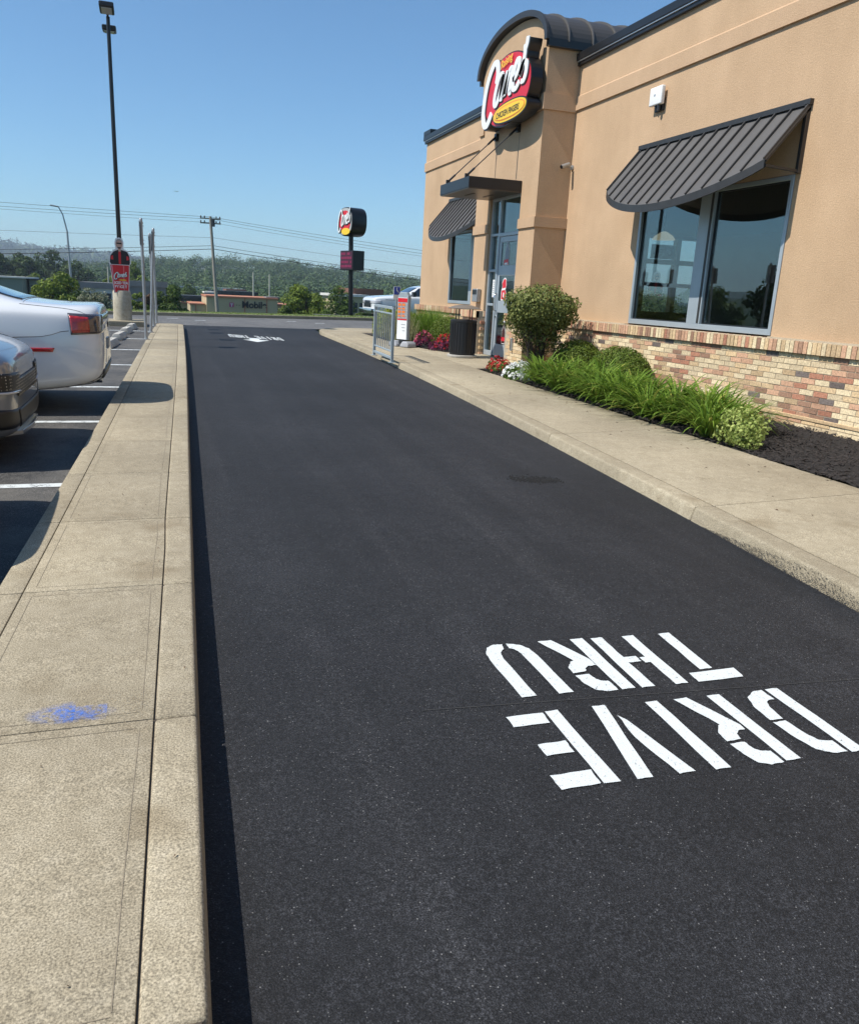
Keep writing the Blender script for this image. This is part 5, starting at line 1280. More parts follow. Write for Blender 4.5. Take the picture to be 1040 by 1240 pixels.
def posts():
    data = [((-.24,17.26),(-.262,17.26,2.73),.45,'nearest galvanised sign post on the island, sign seen edge-on'),
            ((-.16,19.23),(-.04,19.23,2.67),.42,'second galvanised sign post, leaning slightly right'),
            ((-.10,21.37),(-.13,21.37,2.67),.42,'third galvanised sign post, just right of the second'),
            ((-.03,22.6),(-.06,22.6,2.60),.40,'farthest galvanised sign post at the island tip')]
    for (bx, by), top, sh, lab in data:
        z0 = gz(by)+isl_h; p = empty('sign_post', (bx,by,z0), lab, 'sign post', 'galvanised sign posts on the island')
        b0 = Vector((bx,by,z0)); t0 = Vector(top); d_ = (t0-b0).normalized()
        mb = MB(); mb.cyl(b0, t0, .030, n=14); mb.build('pole', MT['galv'], p, smooth=40)
        mb = MB(); mb.lathe([(.07,0),(.07,.012),(.04,.016),(.038,.05)], (bx,by,z0), 14); mb.build('base_flange', MT['galv'], p)
        mb = MB(); mb.cyl(t0, t0+d_*.03, .033, .022, n=12); mb.build('cap', MT['galv'], p)
        a = t0-d_*.03; c_ = t0-d_*(sh+.03)
        mb = MB(); mb.bar(a+Vector((-.036,0,0)), c_+Vector((-.036,0,0)), .30, .004, (1,0,0)); mb.build('sign_panel', MT['galv'], p)
        mb = MB(); mb.bar(a+Vector((-.0385,0,0)), c_+Vector((-.0385,0,0)), .29, .001, (1,0,0)); mb.build('sign_face', MT['white'], p)
        for q in (.12, sh-.06):
            mb = MB(); mb.cyl(t0-d_*q+Vector((-.045,0,0)), t0-d_*q+Vector((.05,0,0)), .008, n=6); mb.build('bolt', MT['galv'], p)
        for q in (0.05, sh+.0):
            mb = MB(); mb.cyl(t0-d_*q, t0-d_*(q+.03), .042, n=12); mb.build('clamp', MT['galv'], p)
posts()
LPx, LPy = -.915, 23.35; lz = gz(LPy)+.14
pb = empty('light_pole', (LPx,LPy,lz), 'tall black light pole on a round concrete base at the end of the parking lot', 'light pole')
mb = MB(); mb.lathe([(.245,-.1),(.242,.3),(.235,.74),(.215,.79),(0.02,.80)], (LPx,LPy,lz), 32); mb.build('concrete_base', MT['bollard'], pb, smooth=40)
mb = MB(); mb.box((LPx-.14,LPy-.14,lz+.80),(LPx+.14,LPy+.14,lz+.89)); mb.build('base_cover', MT['polebrown'], pb, bevel=.01)
mb = MB(); mb.cyl((LPx,LPy,lz+.88),(LPx-.05,LPy,7.95),.062,.046,20); mb.build('pole', MT['polebrown'], pb, smooth=50)
for s_, zz_ in ((-1,8.0),(1,7.80)):
    mb = MB(); mb.bar((LPx-.05,LPy+s_*.05,zz_-.06),(LPx-.05,LPy+s_*.30,zz_-.02),.05,.05); arm = mb.build('arm', MT['polebrown'], pb)
    mb = MB(); mb.bar((LPx-.05,LPy+s_*.25,zz_-.02),(LPx-.05,LPy+s_*.75,zz_+.03),.34,.12); hdd = mb.build('lamp_head', MT['polebrown'], pb, bevel=.02)
    mb = MB(); mb.bar((LPx-.05,LPy+s_*.33,zz_-.085),(LPx-.05,LPy+s_*.70,zz_-.045),.24,.012); mb.build('lamp_lens', MT['lampclear'], pb)
# cut-out man on the pole
cu_ = empty('cutout_board', (LPx,LPy-.16,1.2), 'life-size cut-out of a man in a black and red jacket over a red drink cup', 'sign')
cyy = LPy-.17
def cut(name, poly, m_, k, sh=0.0): 
    mb = MB(); mb.prism(poly, lambda u, v: (LPx-.005+u, cyy-.003*k+ (u*0.25), 1.2+v), lambda u, v: (LPx-.005+u, cyy-.003*k-.002+(u*0.25), 1.2+v)); return mb.build(name, m_, cu_)
cut('board', [(-.18,.0),(.20,.0),(.24,.74),(.28,.78),(.265,.98),(.20,1.10),(.10,1.15),(.11,1.32),(.08,1.41),(0,1.44),(-.09,1.41),(-.12,1.30),(-.10,1.15),(-.17,1.10),(-.25,1.0),(-.28,.78),(-.26,.74)], MT['white'], 0)
cut('cup', [(-.165,.015),(.185,.015),(.225,.73),(-.245,.73)], MT['redp'], 1)
cut('cup_highlight', [(-.225,.72),(-.195,.72),(-.14,.02),(-.155,.02)], mat('cup_pink', (.75,.3,.35), .4), 2)
cut('cup_highlight', [(.07,.72),(.10,.72),(.09,.03),(.07,.03)], mat('cup_light_red', (.72,.16,.17), .4), 2)
cut('jacket', [(-.22,.745),(.235,.745),(.25,.80),(.245,.96),(.185,1.08),(.06,1.12),(-.05,1.12),(-.155,1.07),(-.23,.97),(-.255,.80)], MT['denim'], 1)
cut('shirt', [(-.03,.75),(.025,.75),(.03,1.0),(.02,1.13),(-.025,1.13),(-.035,1.0)], MT['redp'], 2)
for s_ in (-1,1): cut('sleeve_patch', [(s_*.165,.86),(s_*.225,.87),(s_*.22,.96),(s_*.165,.97)][::s_], MT['redp'], 2)
cut('neck', [(-.03,1.08),(.03,1.08),(.035,1.18),(-.035,1.18)], MT['skin'], 3)
cut('head', ell(-.005,1.27,.082,.12,20), MT['skin'], 4)
cut('hair', [(-.075,1.30),(-.07,1.37),(-.03,1.40),(.03,1.40),(.065,1.36),(.067,1.30),(.04,1.355),(-.045,1.355)], mat('printed_grey_hair', (.35,.32,.3), .6), 5)
cut('sunglasses', [(-.068,1.27),(.058,1.27),(.055,1.305),(-.065,1.305)], MT['black'], 6)
cut('beard', [(-.05,1.19),(.04,1.19),(.025,1.155),(-.035,1.155)], MT['denim'], 5)
ou = (LPx-.205, cyy-.014-.05, 1.2)
kx_ = .158
def cf(u, v, d): uu = (u-1.4)*kx_; return (LPx-.005+uu, cyy-.008-d*.05+uu*.25, 1.2+.34+v*kx_*1.05)
i = 0; mb = MB()
for k, st in LOGO.items(): ribbon([(u+.02, v-.03) for u, v in st], .23, cf, .0+.004*i, .01+.004*i, mb); i += 1
mb.build('cup_logo_shadow', MT['black'], cu_)
mb = MB(); i = 0
for k, st in LOGO.items(): ribbon(st, .13, cf, .05+.004*i, .06+.004*i, mb); i += 1
mb.build('cup_logo', MT['white'], cu_)
mb = MB(); mb.prism(ell(1.72,.02,.62,.10), lambda u, v: cf(u,v,.02), lambda u, v: cf(u,v,.03)); mb.build('cup_oval', MT['yellow'], cu_)
xd_ = (1,.25,0)
place_text('lettering','ICED TEA', .095, (LPx-.165,cyy-.008-.04,1.2+.235), xd_, (0,0,1), MT['white'], cu_, bold=.004, sx=.86)
place_text('lettering','BY ICE T', .095, (LPx-.155,cyy-.008-.04,1.2+.135), xd_, (0,0,1), MT['white'], cu_, bold=.004, sx=.86)

# ------------------------------------------------------------ road sign pylon
py_ = empty('pylon_sign', (8.0,34.0,gz(33)-.2), 'black pylon sign with a round red logo drum over a small electronic board', 'sign')
zb = gz(33)-.1
mb = MB(); mb.cyl((8.0,34,zb),(7.92,34,4.0),.10,.10,16); mb.build('pole', MT['signblack'], py_, smooth=40)
fa = R(62)      # face turned towards the lane's left
fxv = Vector((math.sin(fa)*.0+math.cos(fa), -math.sin(fa), 0))
def pf_(c, sc_, th):
    X_ = Vector((math.cos(R(-73)), math.sin(R(-73)), 0)); Nn = Vector((0,0,1)).cross(X_)*-1
    return lambda u, v, d: tuple(Vector(c)+X_*((u-1.42)*sc_)+Vector((0,0,(v-.6)*sc_*1.28))+Nn*(d*sc_ - th))
Xs = Vector((math.cos(R(-73)), math.sin(R(-73)), 0)); Ns_ = Vector((0,0,1)).cross(Xs)*-1
cc_ = (7.92,34,4.36)
mb = MB(); mb.prism(ell(0,0,.60,.58,40,2.6), lambda u, v: tuple(Vector(cc_)+Xs*u+Vector((0,0,v))-Ns_*.42), lambda u, v: tuple(Vector(cc_)+Xs*u+Vector((0,0,v))+Ns_*.30)); mb.build('drum', MT['signblack'], py_, bevel=.05, seg=2, smooth=40)
mb = MB(); mb.prism(ell(0,0,.56,.54,40,2.6), lambda u, v: tuple(Vector(cc_)+Xs*u+Vector((0,0,v))+Ns_*.301), lambda u, v: tuple(Vector(cc_)+Xs*u+Vector((0,0,v))+Ns_*.31)); mb.build('drum_face', mat('shaded_sign_face', (.42,.42,.41), .5), py_)  # white face coloured grey to stand in for its shade
lf = pf_(cc_, .50, 0)
def lf2(u, v, d): return tuple(Vector(cc_)+Xs*((u-1.42)*.50)+Vector((0,0,(v-.62)*.80))+Ns_*(.32+d*.5))
mb = MB(); mb.prism(ell(1.42,.62,.95,.55), lambda u, v: lf2(u,v,0), lambda u, v: lf2(u,v,.01)); mb.build('red_face', MT['redp'], py_)
for k, st in LOGO.items():
    mb = MB(); ribbon([(u+.03,v-.03) for u,v in st], .15, lf2, .02, .04, mb); mb.build('letter_shadow', MT['black'], py_)
    mb = MB(); ribbon(st, .095, lf2, .05, .07, mb); mb.build('letter', MT['white'], py_)
mb = MB(); mb.prism(ell(1.7,.12,.7,.17), lambda u, v: lf2(u,v,.05), lambda u, v: lf2(u,v,.07)); mb.build('oval_face', MT['yellow'], py_)
def pbx(mb, u0,u1,v0,v1,d0,d1): mb.prism([(u0,v0),(u1,v0),(u1,v1),(u0,v1)], lambda u, v: tuple(Vector((7.95,34,2.8))+Xs*u+Vector((0,0,v))+Ns_*d0), lambda u, v: tuple(Vector((7.95,34,2.8))+Xs*u+Vector((0,0,v))+Ns_*d1))
mb = MB(); pbx(mb,-.55,.55,-.40,.40,-.33,.22); mb.build('message_cabinet', MT['signblack'], py_, bevel=.01)
mb = MB(); pbx(mb,-.50,.50,-.36,.36,.222,.23); mb.build('led_screen', mat('led_screen', (.05,.008,.02), .4), py_)
mm_ = mat('led_text', (.22,.015,.06), .4, emit=.12)
mb = MB()
random.seed(9)
for r_ in range(4):
    for c_ in range(7):
        if random.random() < .85: pbx(mb,-.46+c_*.13,-.46+c_*.13+.09,.22-r_*.17,.22-r_*.17+.10,.231,.234)
mb.build('led_text', mm_, py_, kind='stuff')
mb = MB(); mb.cyl((7.9,33.75,2.46),(7.9,33.6,2.46),.05,n=12); mb.build('photocell', MT['white'], py_)
# ------------------------------------------------------------ cars
def car_body(name, st, wheels, wr_, paint, parent, under=.2, tail=.03):
    """st: list of (x, w, zb, zbelt, ztop, wr); x runs nose(+) to tail(-)"""
    rings = []
    for (x, w, zb, zbelt, ztop, wr) in st:
        cabin = ztop - zbelt > .22
        half = [(0,zb), (w*.80,zb), (w*.97,zb+.06), (w*.995,zb+(zbelt-zb)*.33), (w,zb+(zbelt-zb)*.60), (w*.975,zbelt-.045), (w*.945,zbelt+.005)]
        if cabin: half += [(w*.90,zbelt+.03), (wr+(w*.9-wr)*.35, zbelt+(ztop-zbelt)*.62), (wr,ztop-.05), (wr*.75,ztop-.008), (0,ztop)]
        else: half += [(w*.87,zbelt+(ztop-zbelt)*.55), (wr+(w*.87-wr)*.6,zbelt+(ztop-zbelt)*.75), (wr,ztop-.012), (wr*.55,ztop-.003), (0,ztop)]
        rings.append([(x,y,z) for y,z in half] + [(x,-y,z) for y,z in half[-2:0:-1]])
    def bump(p):
        x, y, z = p
        if x < -2.35 and .33 < z < .86: x -= tail*math.sin(math.pi*min(1,max(0,(z-.33)/.5)))**.5*(1-.25*abs(y))
        return (x,y,z)
    rings = [[bump(p) for p in r] for r in rings]
    n = len(rings[0]); V = [p for r in rings for p in r]; F = []
    for i in range(len(rings)-1):
        for k in range(n): F.append((i*n+k, i*n+(k+1)%n, (i+1)*n+(k+1)%n, (i+1)*n+k))
    F.append(tuple(range(n))[::-1]); F.append(tuple((len(rings)-1)*n+k for k in range(n)))
    me = bpy.data.meshes.new(name); me.from_pydata(V, [], F)
    bm = bmesh.new(); bm.from_mesh(me); bmesh.ops.recalc_face_normals(bm, faces=bm.faces); bm.to_mesh(me); bm.free()
    me.materials.append(paint); me.materials.append(MT['black'])
    ob = link(name, me); m1 = ob.modifiers.new('s','SUBSURF'); m1.levels = 3; m1.render_levels = 3
    cutm = MB()
    for wx in wheels:
        for s_ in (-1,1): cutm.cyl((wx,s_*.55,wr_*1.0),(wx,s_*1.3,wr_*1.0),wr_+.055,n=48)
    cme = cutm.mesh('cut', MT['black']); co = link('cut', cme); m2 = ob.modifiers.new('b','BOOLEAN'); m2.object = co; m2.operation = 'DIFFERENCE'; m2.solver = 'EXACT'
    dg = bpy.context.evaluated_depsgraph_get(); nm = bpy.data.meshes.new_from_object(ob.evaluated_get(dg)); 
    bpy.data.objects.remove(ob); bpy.data.objects.remove(co)
    nm.materials.clear(); nm.materials.append(paint); nm.materials.append(MT['black'])
    for p in nm.polygons:
        c = p.center; p.use_smooth = True
        p.material_index = 1 if any((abs(math.hypot(c.x-wx, c.z-wr_)-(wr_+.055)) < .02 and abs(p.normal.y) < .35 and .5 < abs(c.y)) or (math.hypot(c.x-wx, c.z-wr_) < wr_+.05 and abs(c.y) < .62) for wx in wheels) or c.z < under+.03 and p.normal.z < -.6 else 0
    bm = bmesh.new(); bm.from_mesh(nm)
    for e in bm.edges:
        if len(e.link_faces) == 2 and e.calc_face_angle(0) > R(38): e.smooth = False
    bm.to_mesh(nm); bm.free()
    body = link('body', nm); body.parent = parent
    bm = bmesh.new(); bm.from_mesh(nm); bvh = BVHTree.FromBMesh(bm); bm.free()
    return body, bvh
def patch(name, bvh, corners, direction, m_, parent, n=14, m=8, off=.006, poly=None, centre=None):
    """corners: 4 start points (bilinear), rays along direction (or towards centre axis)"""
    A, B_, C_, D_ = [Vector(c) for c in corners]; g = {}; V = []; F = []
    for j in range(m+1):
        for i in range(n+1):
            s_, t = i/n, j/m; p = A*(1-s_)*(1-t)+B_*s_*(1-t)+C_*s_*t+D_*(1-s_)*t
            d_ = Vector(direction) if centre is None else (Vector((centre[0],centre[1],p.z))-p)
            d_.normalize(); h = bvh.ray_cast(p, d_, 3)
            if h[0] is not None: g[i,j] = len(V); V.append(h[0]-d_*off)
    for j in range(m):
        for i in range(n):
            q = [(i,j),(i+1,j),(i+1,j+1),(i,j+1)]
            if all(k in g for k in q): F.append(tuple(g[k] for k in q))
    me = bpy.data.meshes.new(name); me.from_pydata([tuple(v) for v in V], [], F); me.materials.append(m_)
    for p in me.polygons: p.use_smooth = True
    o = link(name, me); sm = o.modifiers.new('t','SOLIDIFY'); sm.thickness = off*.8; sm.offset = 0; o.parent = parent; return o
def wheel(parent, x, y, r, side):
    mb = MB(); a = y+side*.0; b_ = y-side*.21
    prof = [(r*.66,-.105),(r*.93,-.105),(r,-.07),(r,.07),(r*.93,.105),(r*.66,.105)]
    n = 36; V = []; F = []
    for rr_, yy_ in prof:
        for k in range(n): t = 2*math.pi*k/n; V.append((x+rr_*math.cos(t), y-side*.105+yy_, r+rr_*math.sin(t)))
    for i in range(len(prof)): 
        for k in range(n): F.append((i*n+k, i*n+(k+1)%n, ((i+1)%len(prof))*n+(k+1)%n, ((i+1)%len(prof))*n+k))
    mb.add(V, F); w = mb.build('wheel', MT['tyre'], smooth=40); w.parent = parent
    mb = MB(); mb.cyl((x,y-side*.02,r),(x,y+side*.0,r),.07,n=16)
    for k in range(5):
        t = 2*math.pi*k/5+.3; mb.bar((x+.05*math.cos(t),y-side*.015,r+.05*math.sin(t)),(x+r*.66*math.cos(t),y-side*.02,r+r*.66*math.sin(t)),.05,.03,(0,1,0))
    o = mb.build('rim', MT['rim'], smooth=40); o.parent = w
    mb = MB(); mb.cyl((x,y-side*.12,r),(x,y-side*.10,r),r*.67,n=24); o = mb.build('brake_disc', MT['aludark']); o.parent = w
SEDAN = [(2.50,.62,.34,.60,.64,.42),(2.44,.80,.26,.68,.73,.55),(2.22,.89,.22,.80,.85,.62),(1.75,.93,.20,.90,.96,.66),(1.15,.945,.20,.97,1.03,.68),(.95,.95,.20,.985,1.08,.66),(.35,.95,.20,1.0,1.40,.58),(-.2,.95,.20,1.02,1.475,.60),(-.75,.95,.20,1.04,1.46,.60),(-1.25,.95,.20,1.05,1.33,.60),(-1.62,.945,.20,1.055,1.19,.62),(-1.78,.94,.21,1.055,1.16,.66),(-2.15,.925,.25,1.04,1.14,.66),(-2.34,.87,.28,1.03,1.15,.58),(-2.45,.80,.32,1.0,1.145,.50),(-2.49,.66,.38,.95,1.08,.40)]
def sedan(label, paint, loc, rz, st=SEDAN, grey=False):
    t = empty('parked_car', loc, label, 'car')
    body, bv = car_body('body', st, (1.45,-1.45), .35, paint, t)
    for wx in (1.45,-1.45):
        for s_ in (-1,1): wheel(t, wx, s_*.935, .35, s_)
    for s_ in (-1,1):
        patch('side_window', bv, [(.78,s_*1.4,1.055),(-.42,s_*1.4,1.085),(-.38,s_*1.4,1.375),(.30,s_*1.4,1.34)], (0,-s_,0), MT['carglass'], t)
        patch('side_window', bv, [(-.48,s_*1.4,1.085),(-1.25,s_*1.4,1.12),(-1.0,s_*1.4,1.33),(-.44,s_*1.4,1.375)], (0,-s_,0), MT['carglass'], t)
        mb = MB(); mb.lathe([(0.001,-.07),(.07,-.05),(.085,0),(.07,.05),(.001,.07)], (.72,s_*1.03,1.10), 14); o = mb.build('mirror', paint, smooth=60); o.parent = t
        mb = MB(); mb.bar((.2,s_*.955,.93),(.02,s_*.955,.93),.02,.03); o = mb.build('door_handle', paint, bevel=.006); o.parent = t
    patch('windscreen', bv, [(.98,.60,2.2),(.98,-.60,2.2),(.36,-.50,2.2),(.36,.50,2.2)], (0,0,-1), MT['carglass'], t)
    patch('rear_window', bv, [(-1.02,.50,2.2),(-1.02,-.50,2.2),(-1.72,-.62,2.2),(-1.72,.62,2.2)], (0,0,-1), MT['carglass'], t)
    t.rotation_euler = (0,0,rz); return t, body, bv
# white sedan, tail towards the island
wc, wb_, bv = sedan('white sedan parked with its tail and red tail lamp toward the island', MT['carwhite'], (-3.06, 9.80, gz(9.8)), math.pi)
# local: tail at x=-2.5; the camera sees its local +y side
for s_ in (1,-1):
    patch('tail_lamp', bv, [(-2.33,s_*1.5,.83),(-2.85,s_*.40,.86),(-2.85,s_*.40,1.03),(-2.30,s_*1.5,1.05)], (0,0,0), MT['lampdark'], wb_, 18, 8, .006, centre=(-2.0,0))
    patch('tail_lamp_lens', bv, [(-2.35,s_*1.5,.85),(-2.58,s_*1.30,.86),(-2.58,s_*1.30,1.01),(-2.32,s_*1.5,1.025)], (0,0,0), MT['lampred'], wb_, 12, 6, .012, centre=(-2.0,0))
    patch('side_marker', bv, [(-2.02,s_*1.5,.655),(-1.78,s_*1.5,.655),(-1.76,s_*1.5,.695),(-2.04,s_*1.5,.695)], (0,-s_,0), MT['lampred'], wb_, 8, 3, .008)
    mb = MB(); mb.cyl((-2.30,s_*.60,.35),(-2.46,s_*.60,.35),.045,n=18); mb.cyl((-2.461,s_*.60,.35),(-2.462,s_*.60,.35),.038,n=18); o = mb.build('exhaust_tip', MT['chrome'], smooth=40); o.parent = wb_
patch('tail_lamp_band', bv, [(-3.0,.61,.93),(-3.0,-.61,.93),(-3.0,-.61,1.03),(-3.0,.61,1.03)], (1,0,0), MT['lampdark'], wb_, 14, 4, .007)
patch('rear_valance', bv, [(-3.0,.80,.30),(-3.0,-.80,.30),(-3.0,-.70,.46),(-3.0,.70,.46)], (1,0,0), MT['black'], wb_, 14, 4, .007)
def seam_line(pts, bvh, direction, parent, name='panel_gap', w=.0035):
    P = []
    for p in pts:
        h = bvh.ray_cast(Vector(p), Vector(direction).normalized(), 4)
        if h[0] is not None: P.append(h[0]-Vector(direction).normalized()*.0005)
    if len(P) > 1:
        mb = MB(); mb.tube(P, w, 5); o = mb.build(name, MT['aludark']); o.parent = parent
for s_ in (1,-1):
    seam_line([(-1.28+k*-.08,s_*1.5,.775+.004*k) for k in range(9)]+[(-2.02,s_*1.5,.83),(-2.10,s_*1.5,.86),(-2.18,s_*1.5,.87)], bv, (0,-s_,0), wb_)
    seam_line([(-1.72-k*.07,s_*.80,2) for k in range(10)], bv, (0,0,-1), wb_)
    for dx_ in (.98,-.45,-1.2): seam_line([(dx_,s_*1.5,.28+k*.08) for k in range(10)], bv, (0,-s_,0), wb_)
seam_line([(-1.75,-.75+k*.1,2) for k in range(16)], bv, (0,0,-1), wb_)
mb = MB(); mb.box((-2.512,-.15,.64),(-2.47,.15,.76)); o = mb.build('number_plate', MT['printgrey']); o.parent = wb_
# grey sedan, nose towards the island
GST = [(2.50,.60,.28,.68,.76,.40),(2.46,.78,.20,.77,.85,.52),(2.26,.88,.19,.87,.94,.60),(1.75,.93,.19,.94,1.02,.66)] + SEDAN[4:]
gc, gb, bg_ = sedan('silver grey sedan parked nose to the island at the left edge', MT['cargrey'], (-3.56, 7.28, gz(7.28)), 0.0, GST)
mt, nt, b = M_('honeycomb_grille'); N = nt.nodes; L = nt.links
tcg = N.new('ShaderNodeTexCoord').outputs['Object']; vo = N.new('ShaderNodeTexVoronoi'); vo.inputs['Scale'].default_value = 42; vo.inputs['Randomness'].default_value = 0.15; L.new(tcg, vo.inputs['Vector'])
r = ramp(N, [(0.18, (0.55,0.5,0.4)), (0.30, (0.01,0.01,0.01))]); L.new(vo.outputs['Distance'], r.inputs['Fac']); L.new(r.outputs['Color'], b.inputs['Base Color']); b.inputs['Roughness'].default_value = 0.4
MT['grille'] = mt
patch('upper_grille', bg_, [(3.0,.50,.52),(3.0,-.50,.52),(3.0,-.60,.66),(3.0,.60,.66)], (-1,0,0), MT['grille'], gb, 20, 6, .006)
for s_ in (1,-1):
    patch('headlight', bg_, [(2.75,s_*.66,.56),(2.30,s_*1.3,.60),(2.24,s_*1.3,.74),(2.75,s_*.62,.70)], (0,0,0), MT['grille'], gb, 14, 6, .008, centre=(2.0,0))
    patch('headlight_blade', bg_, [(2.75,s_*.64,.545),(2.30,s_*1.3,.585),(2.30,s_*1.3,.60),(2.75,s_*.66,.565)], (0,0,0), MT['lampclear'], gb, 12, 2, .014, centre=(2.0,0))
    patch('fog_intake', bg_, [(2.75,s_*.60,.28),(2.40,s_*1.2,.30),(2.45,s_*1.2,.46),(2.75,s_*.66,.42)], (0,0,0), MT['black'], gb, 12, 5, .007, centre=(2.0,0))
patch('lower_grille', bg_, [(3.0,.46,.27),(3.0,-.46,.27),(3.0,-.54,.42),(3.0,.54,.42)], (-1,0,0), MT['black'], gb, 14, 5, .007)
mb = MB(); mb.prism([(2.20,.70),(2.50,.42),(2.53,0),(2.50,-.42),(2.20,-.70),(2.30,-.6),(2.44,0),(2.30,.6)], lambda x, y: (x,y,.20), lambda x, y: (x,y,.235)); o = mb.build('splitter', MT['cargrey'], bevel=.006); o.parent = gb
mb = MB(); mb.lathe([(.001,0),(.045,.0),(.045,.006),(.001,.009)], (2.40,0,.775), 18); o = mb.build('badge', MT['black']); o.parent = gb
for s_ in (1,-1): seam_line([(2.36-k*.1,s_*(.62+.012*k),2) for k in range(13)], bg_, (0,0,-1), gb)

# white pickup beyond the building corner
PST = [(2.90,.80,.62,1.12,1.18,.55),(2.84,.95,.52,1.22,1.28,.70),(2.5,1.0,.48,1.27,1.36,.76),(1.6,1.01,.46,1.31,1.42,.78),(1.15,1.01,.46,1.33,1.46,.78),(.55,1.01,.46,1.34,1.88,.70),(.1,1.01,.46,1.34,1.95,.72),(-.8,1.01,.46,1.34,1.95,.72),(-1.1,1.01,.46,1.34,1.88,.72),(-1.22,1.01,.46,1.34,1.37,.78),(-2.0,1.01,.5,1.34,1.36,.8),(-2.85,1.01,.5,1.33,1.35,.8),(-2.92,.95,.55,1.25,1.28,.75)]
pk = empty('pickup_truck', (0,0,0), 'white pickup truck parked beyond the building corner, hood and cab showing', 'truck')
pb_, bp_ = car_body('body', PST, (1.85,-1.8), .42, MT['carwhite'], pk, .46)
for wx in (1.85,-1.8):
    for s_ in (-1,1): wheel(pk, wx, s_*.99, .42, s_)
for s_ in (-1,1):
    patch('side_window', bp_, [(1.02,s_*1.5,1.40),(.02,s_*1.5,1.41),(.02,s_*1.5,1.82),(.50,s_*1.5,1.80)], (0,-s_,0), MT['carglass'], pk)
    patch('side_window', bp_, [(-.10,s_*1.5,1.41),(-1.02,s_*1.5,1.41),(-.98,s_*1.5,1.80),(-.10,s_*1.5,1.82)], (0,-s_,0), MT['carglass'], pk)
    patch('headlight', bp_, [(3.2,s_*.60,.98),(2.6,s_*1.3,.98),(2.6,s_*1.3,1.14),(3.2,s_*.60,1.14)], (0,0,0), MT['lampclear'], pk, 10, 4, .008, centre=(2.2,0))
    mb = MB(); mb.box((.80,s_*1.05,1.38),(1.0,s_*1.27,1.62)); o = mb.build('mirror', MT['aludark'], bevel=.03); o.parent = pk
    mb = MB()
    for k in range(9): mb.box((2.3-k*.1,s_*1.018,1.17),(2.24-k*.1,s_*1.024,1.21))
    o = mb.build('hood_lettering', MT['printgrey']); o.parent = pk; o['kind'] = 'stuff'
    mb = MB(); mb.box((-.12,s_*1.0,.62),(-.02,s_*1.022,.70)); o = mb.build('side_marker', MT['orangelamp']); o.parent = pk
patch('windscreen', bp_, [(1.10,.66,2.4),(1.10,-.66,2.4),(.55,-.6,2.4),(.55,.6,2.4)], (0,0,-1), MT['carglass'], pk)
patch('grille', bp_, [(3.4,.55,.80),(3.4,-.55,.80),(3.4,-.55,1.12),(3.4,.55,1.12)], (-1,0,0), MT['black'], pk, 10, 5)
mb = MB(); mb.box((2.82,-.95,.50),(3.02,.95,.74)); o = mb.build('bumper', MT['chrome'], bevel=.03, seg=2, smooth=40); o.parent = pk
pk.location = (12.75, 38.6, .02); pk.rotation_euler = (0,0,math.pi+R(4))
tag(sheet('far_lot', [(9.2,34.9),(40,36.8),(40,50),(9.2,50)], 0, MT['old_asphalt']), kind='structure')
fl = bpy.data.objects['far_lot']; me = fl.data
for v in me.vertices: v.co.z = .03
# cars reflected in the windows / left of the frame
def far_car(label, paint, loc, rz):
    t = copy_tree(gc_proto); t.location = loc; t.rotation_euler = (0,0,rz); t['label'] = label; return t
if True:
    kids = {}
    for c in bpy.data.objects:
        if c.parent: kids.setdefault(c.parent.name, []).append(c)
    for lab, pr_, loc, rz, pm in (('silver grey sedan parked next to the first one, left of the view', gc, (-3.6,4.7,gz(4.7)), 0.0, None),
                             ('dark blue sedan parked across the lot aisle, left of the view', gc, (-13.5,9.6,gz(9.6)), math.pi, MT['carblue']),
                             ('white sedan parked across the lot aisle, left of the view', wc, (-13.6,6.9,gz(6.9)), 0.0, None),
                             ('white pickup parked across the lot aisle, left of the view', pk, (-13.6,4.2,gz(4.2)), 0.0, None)):
        t = copy_tree(pr_, None, kids); t.location = loc; t.rotation_euler = (0,0,rz); t['label'] = lab
        if pm:
            for c in bpy.data.objects:
                if c.parent == t and c.name.startswith('body'):
                    c.data = c.data.copy(); c.data.materials[0] = pm

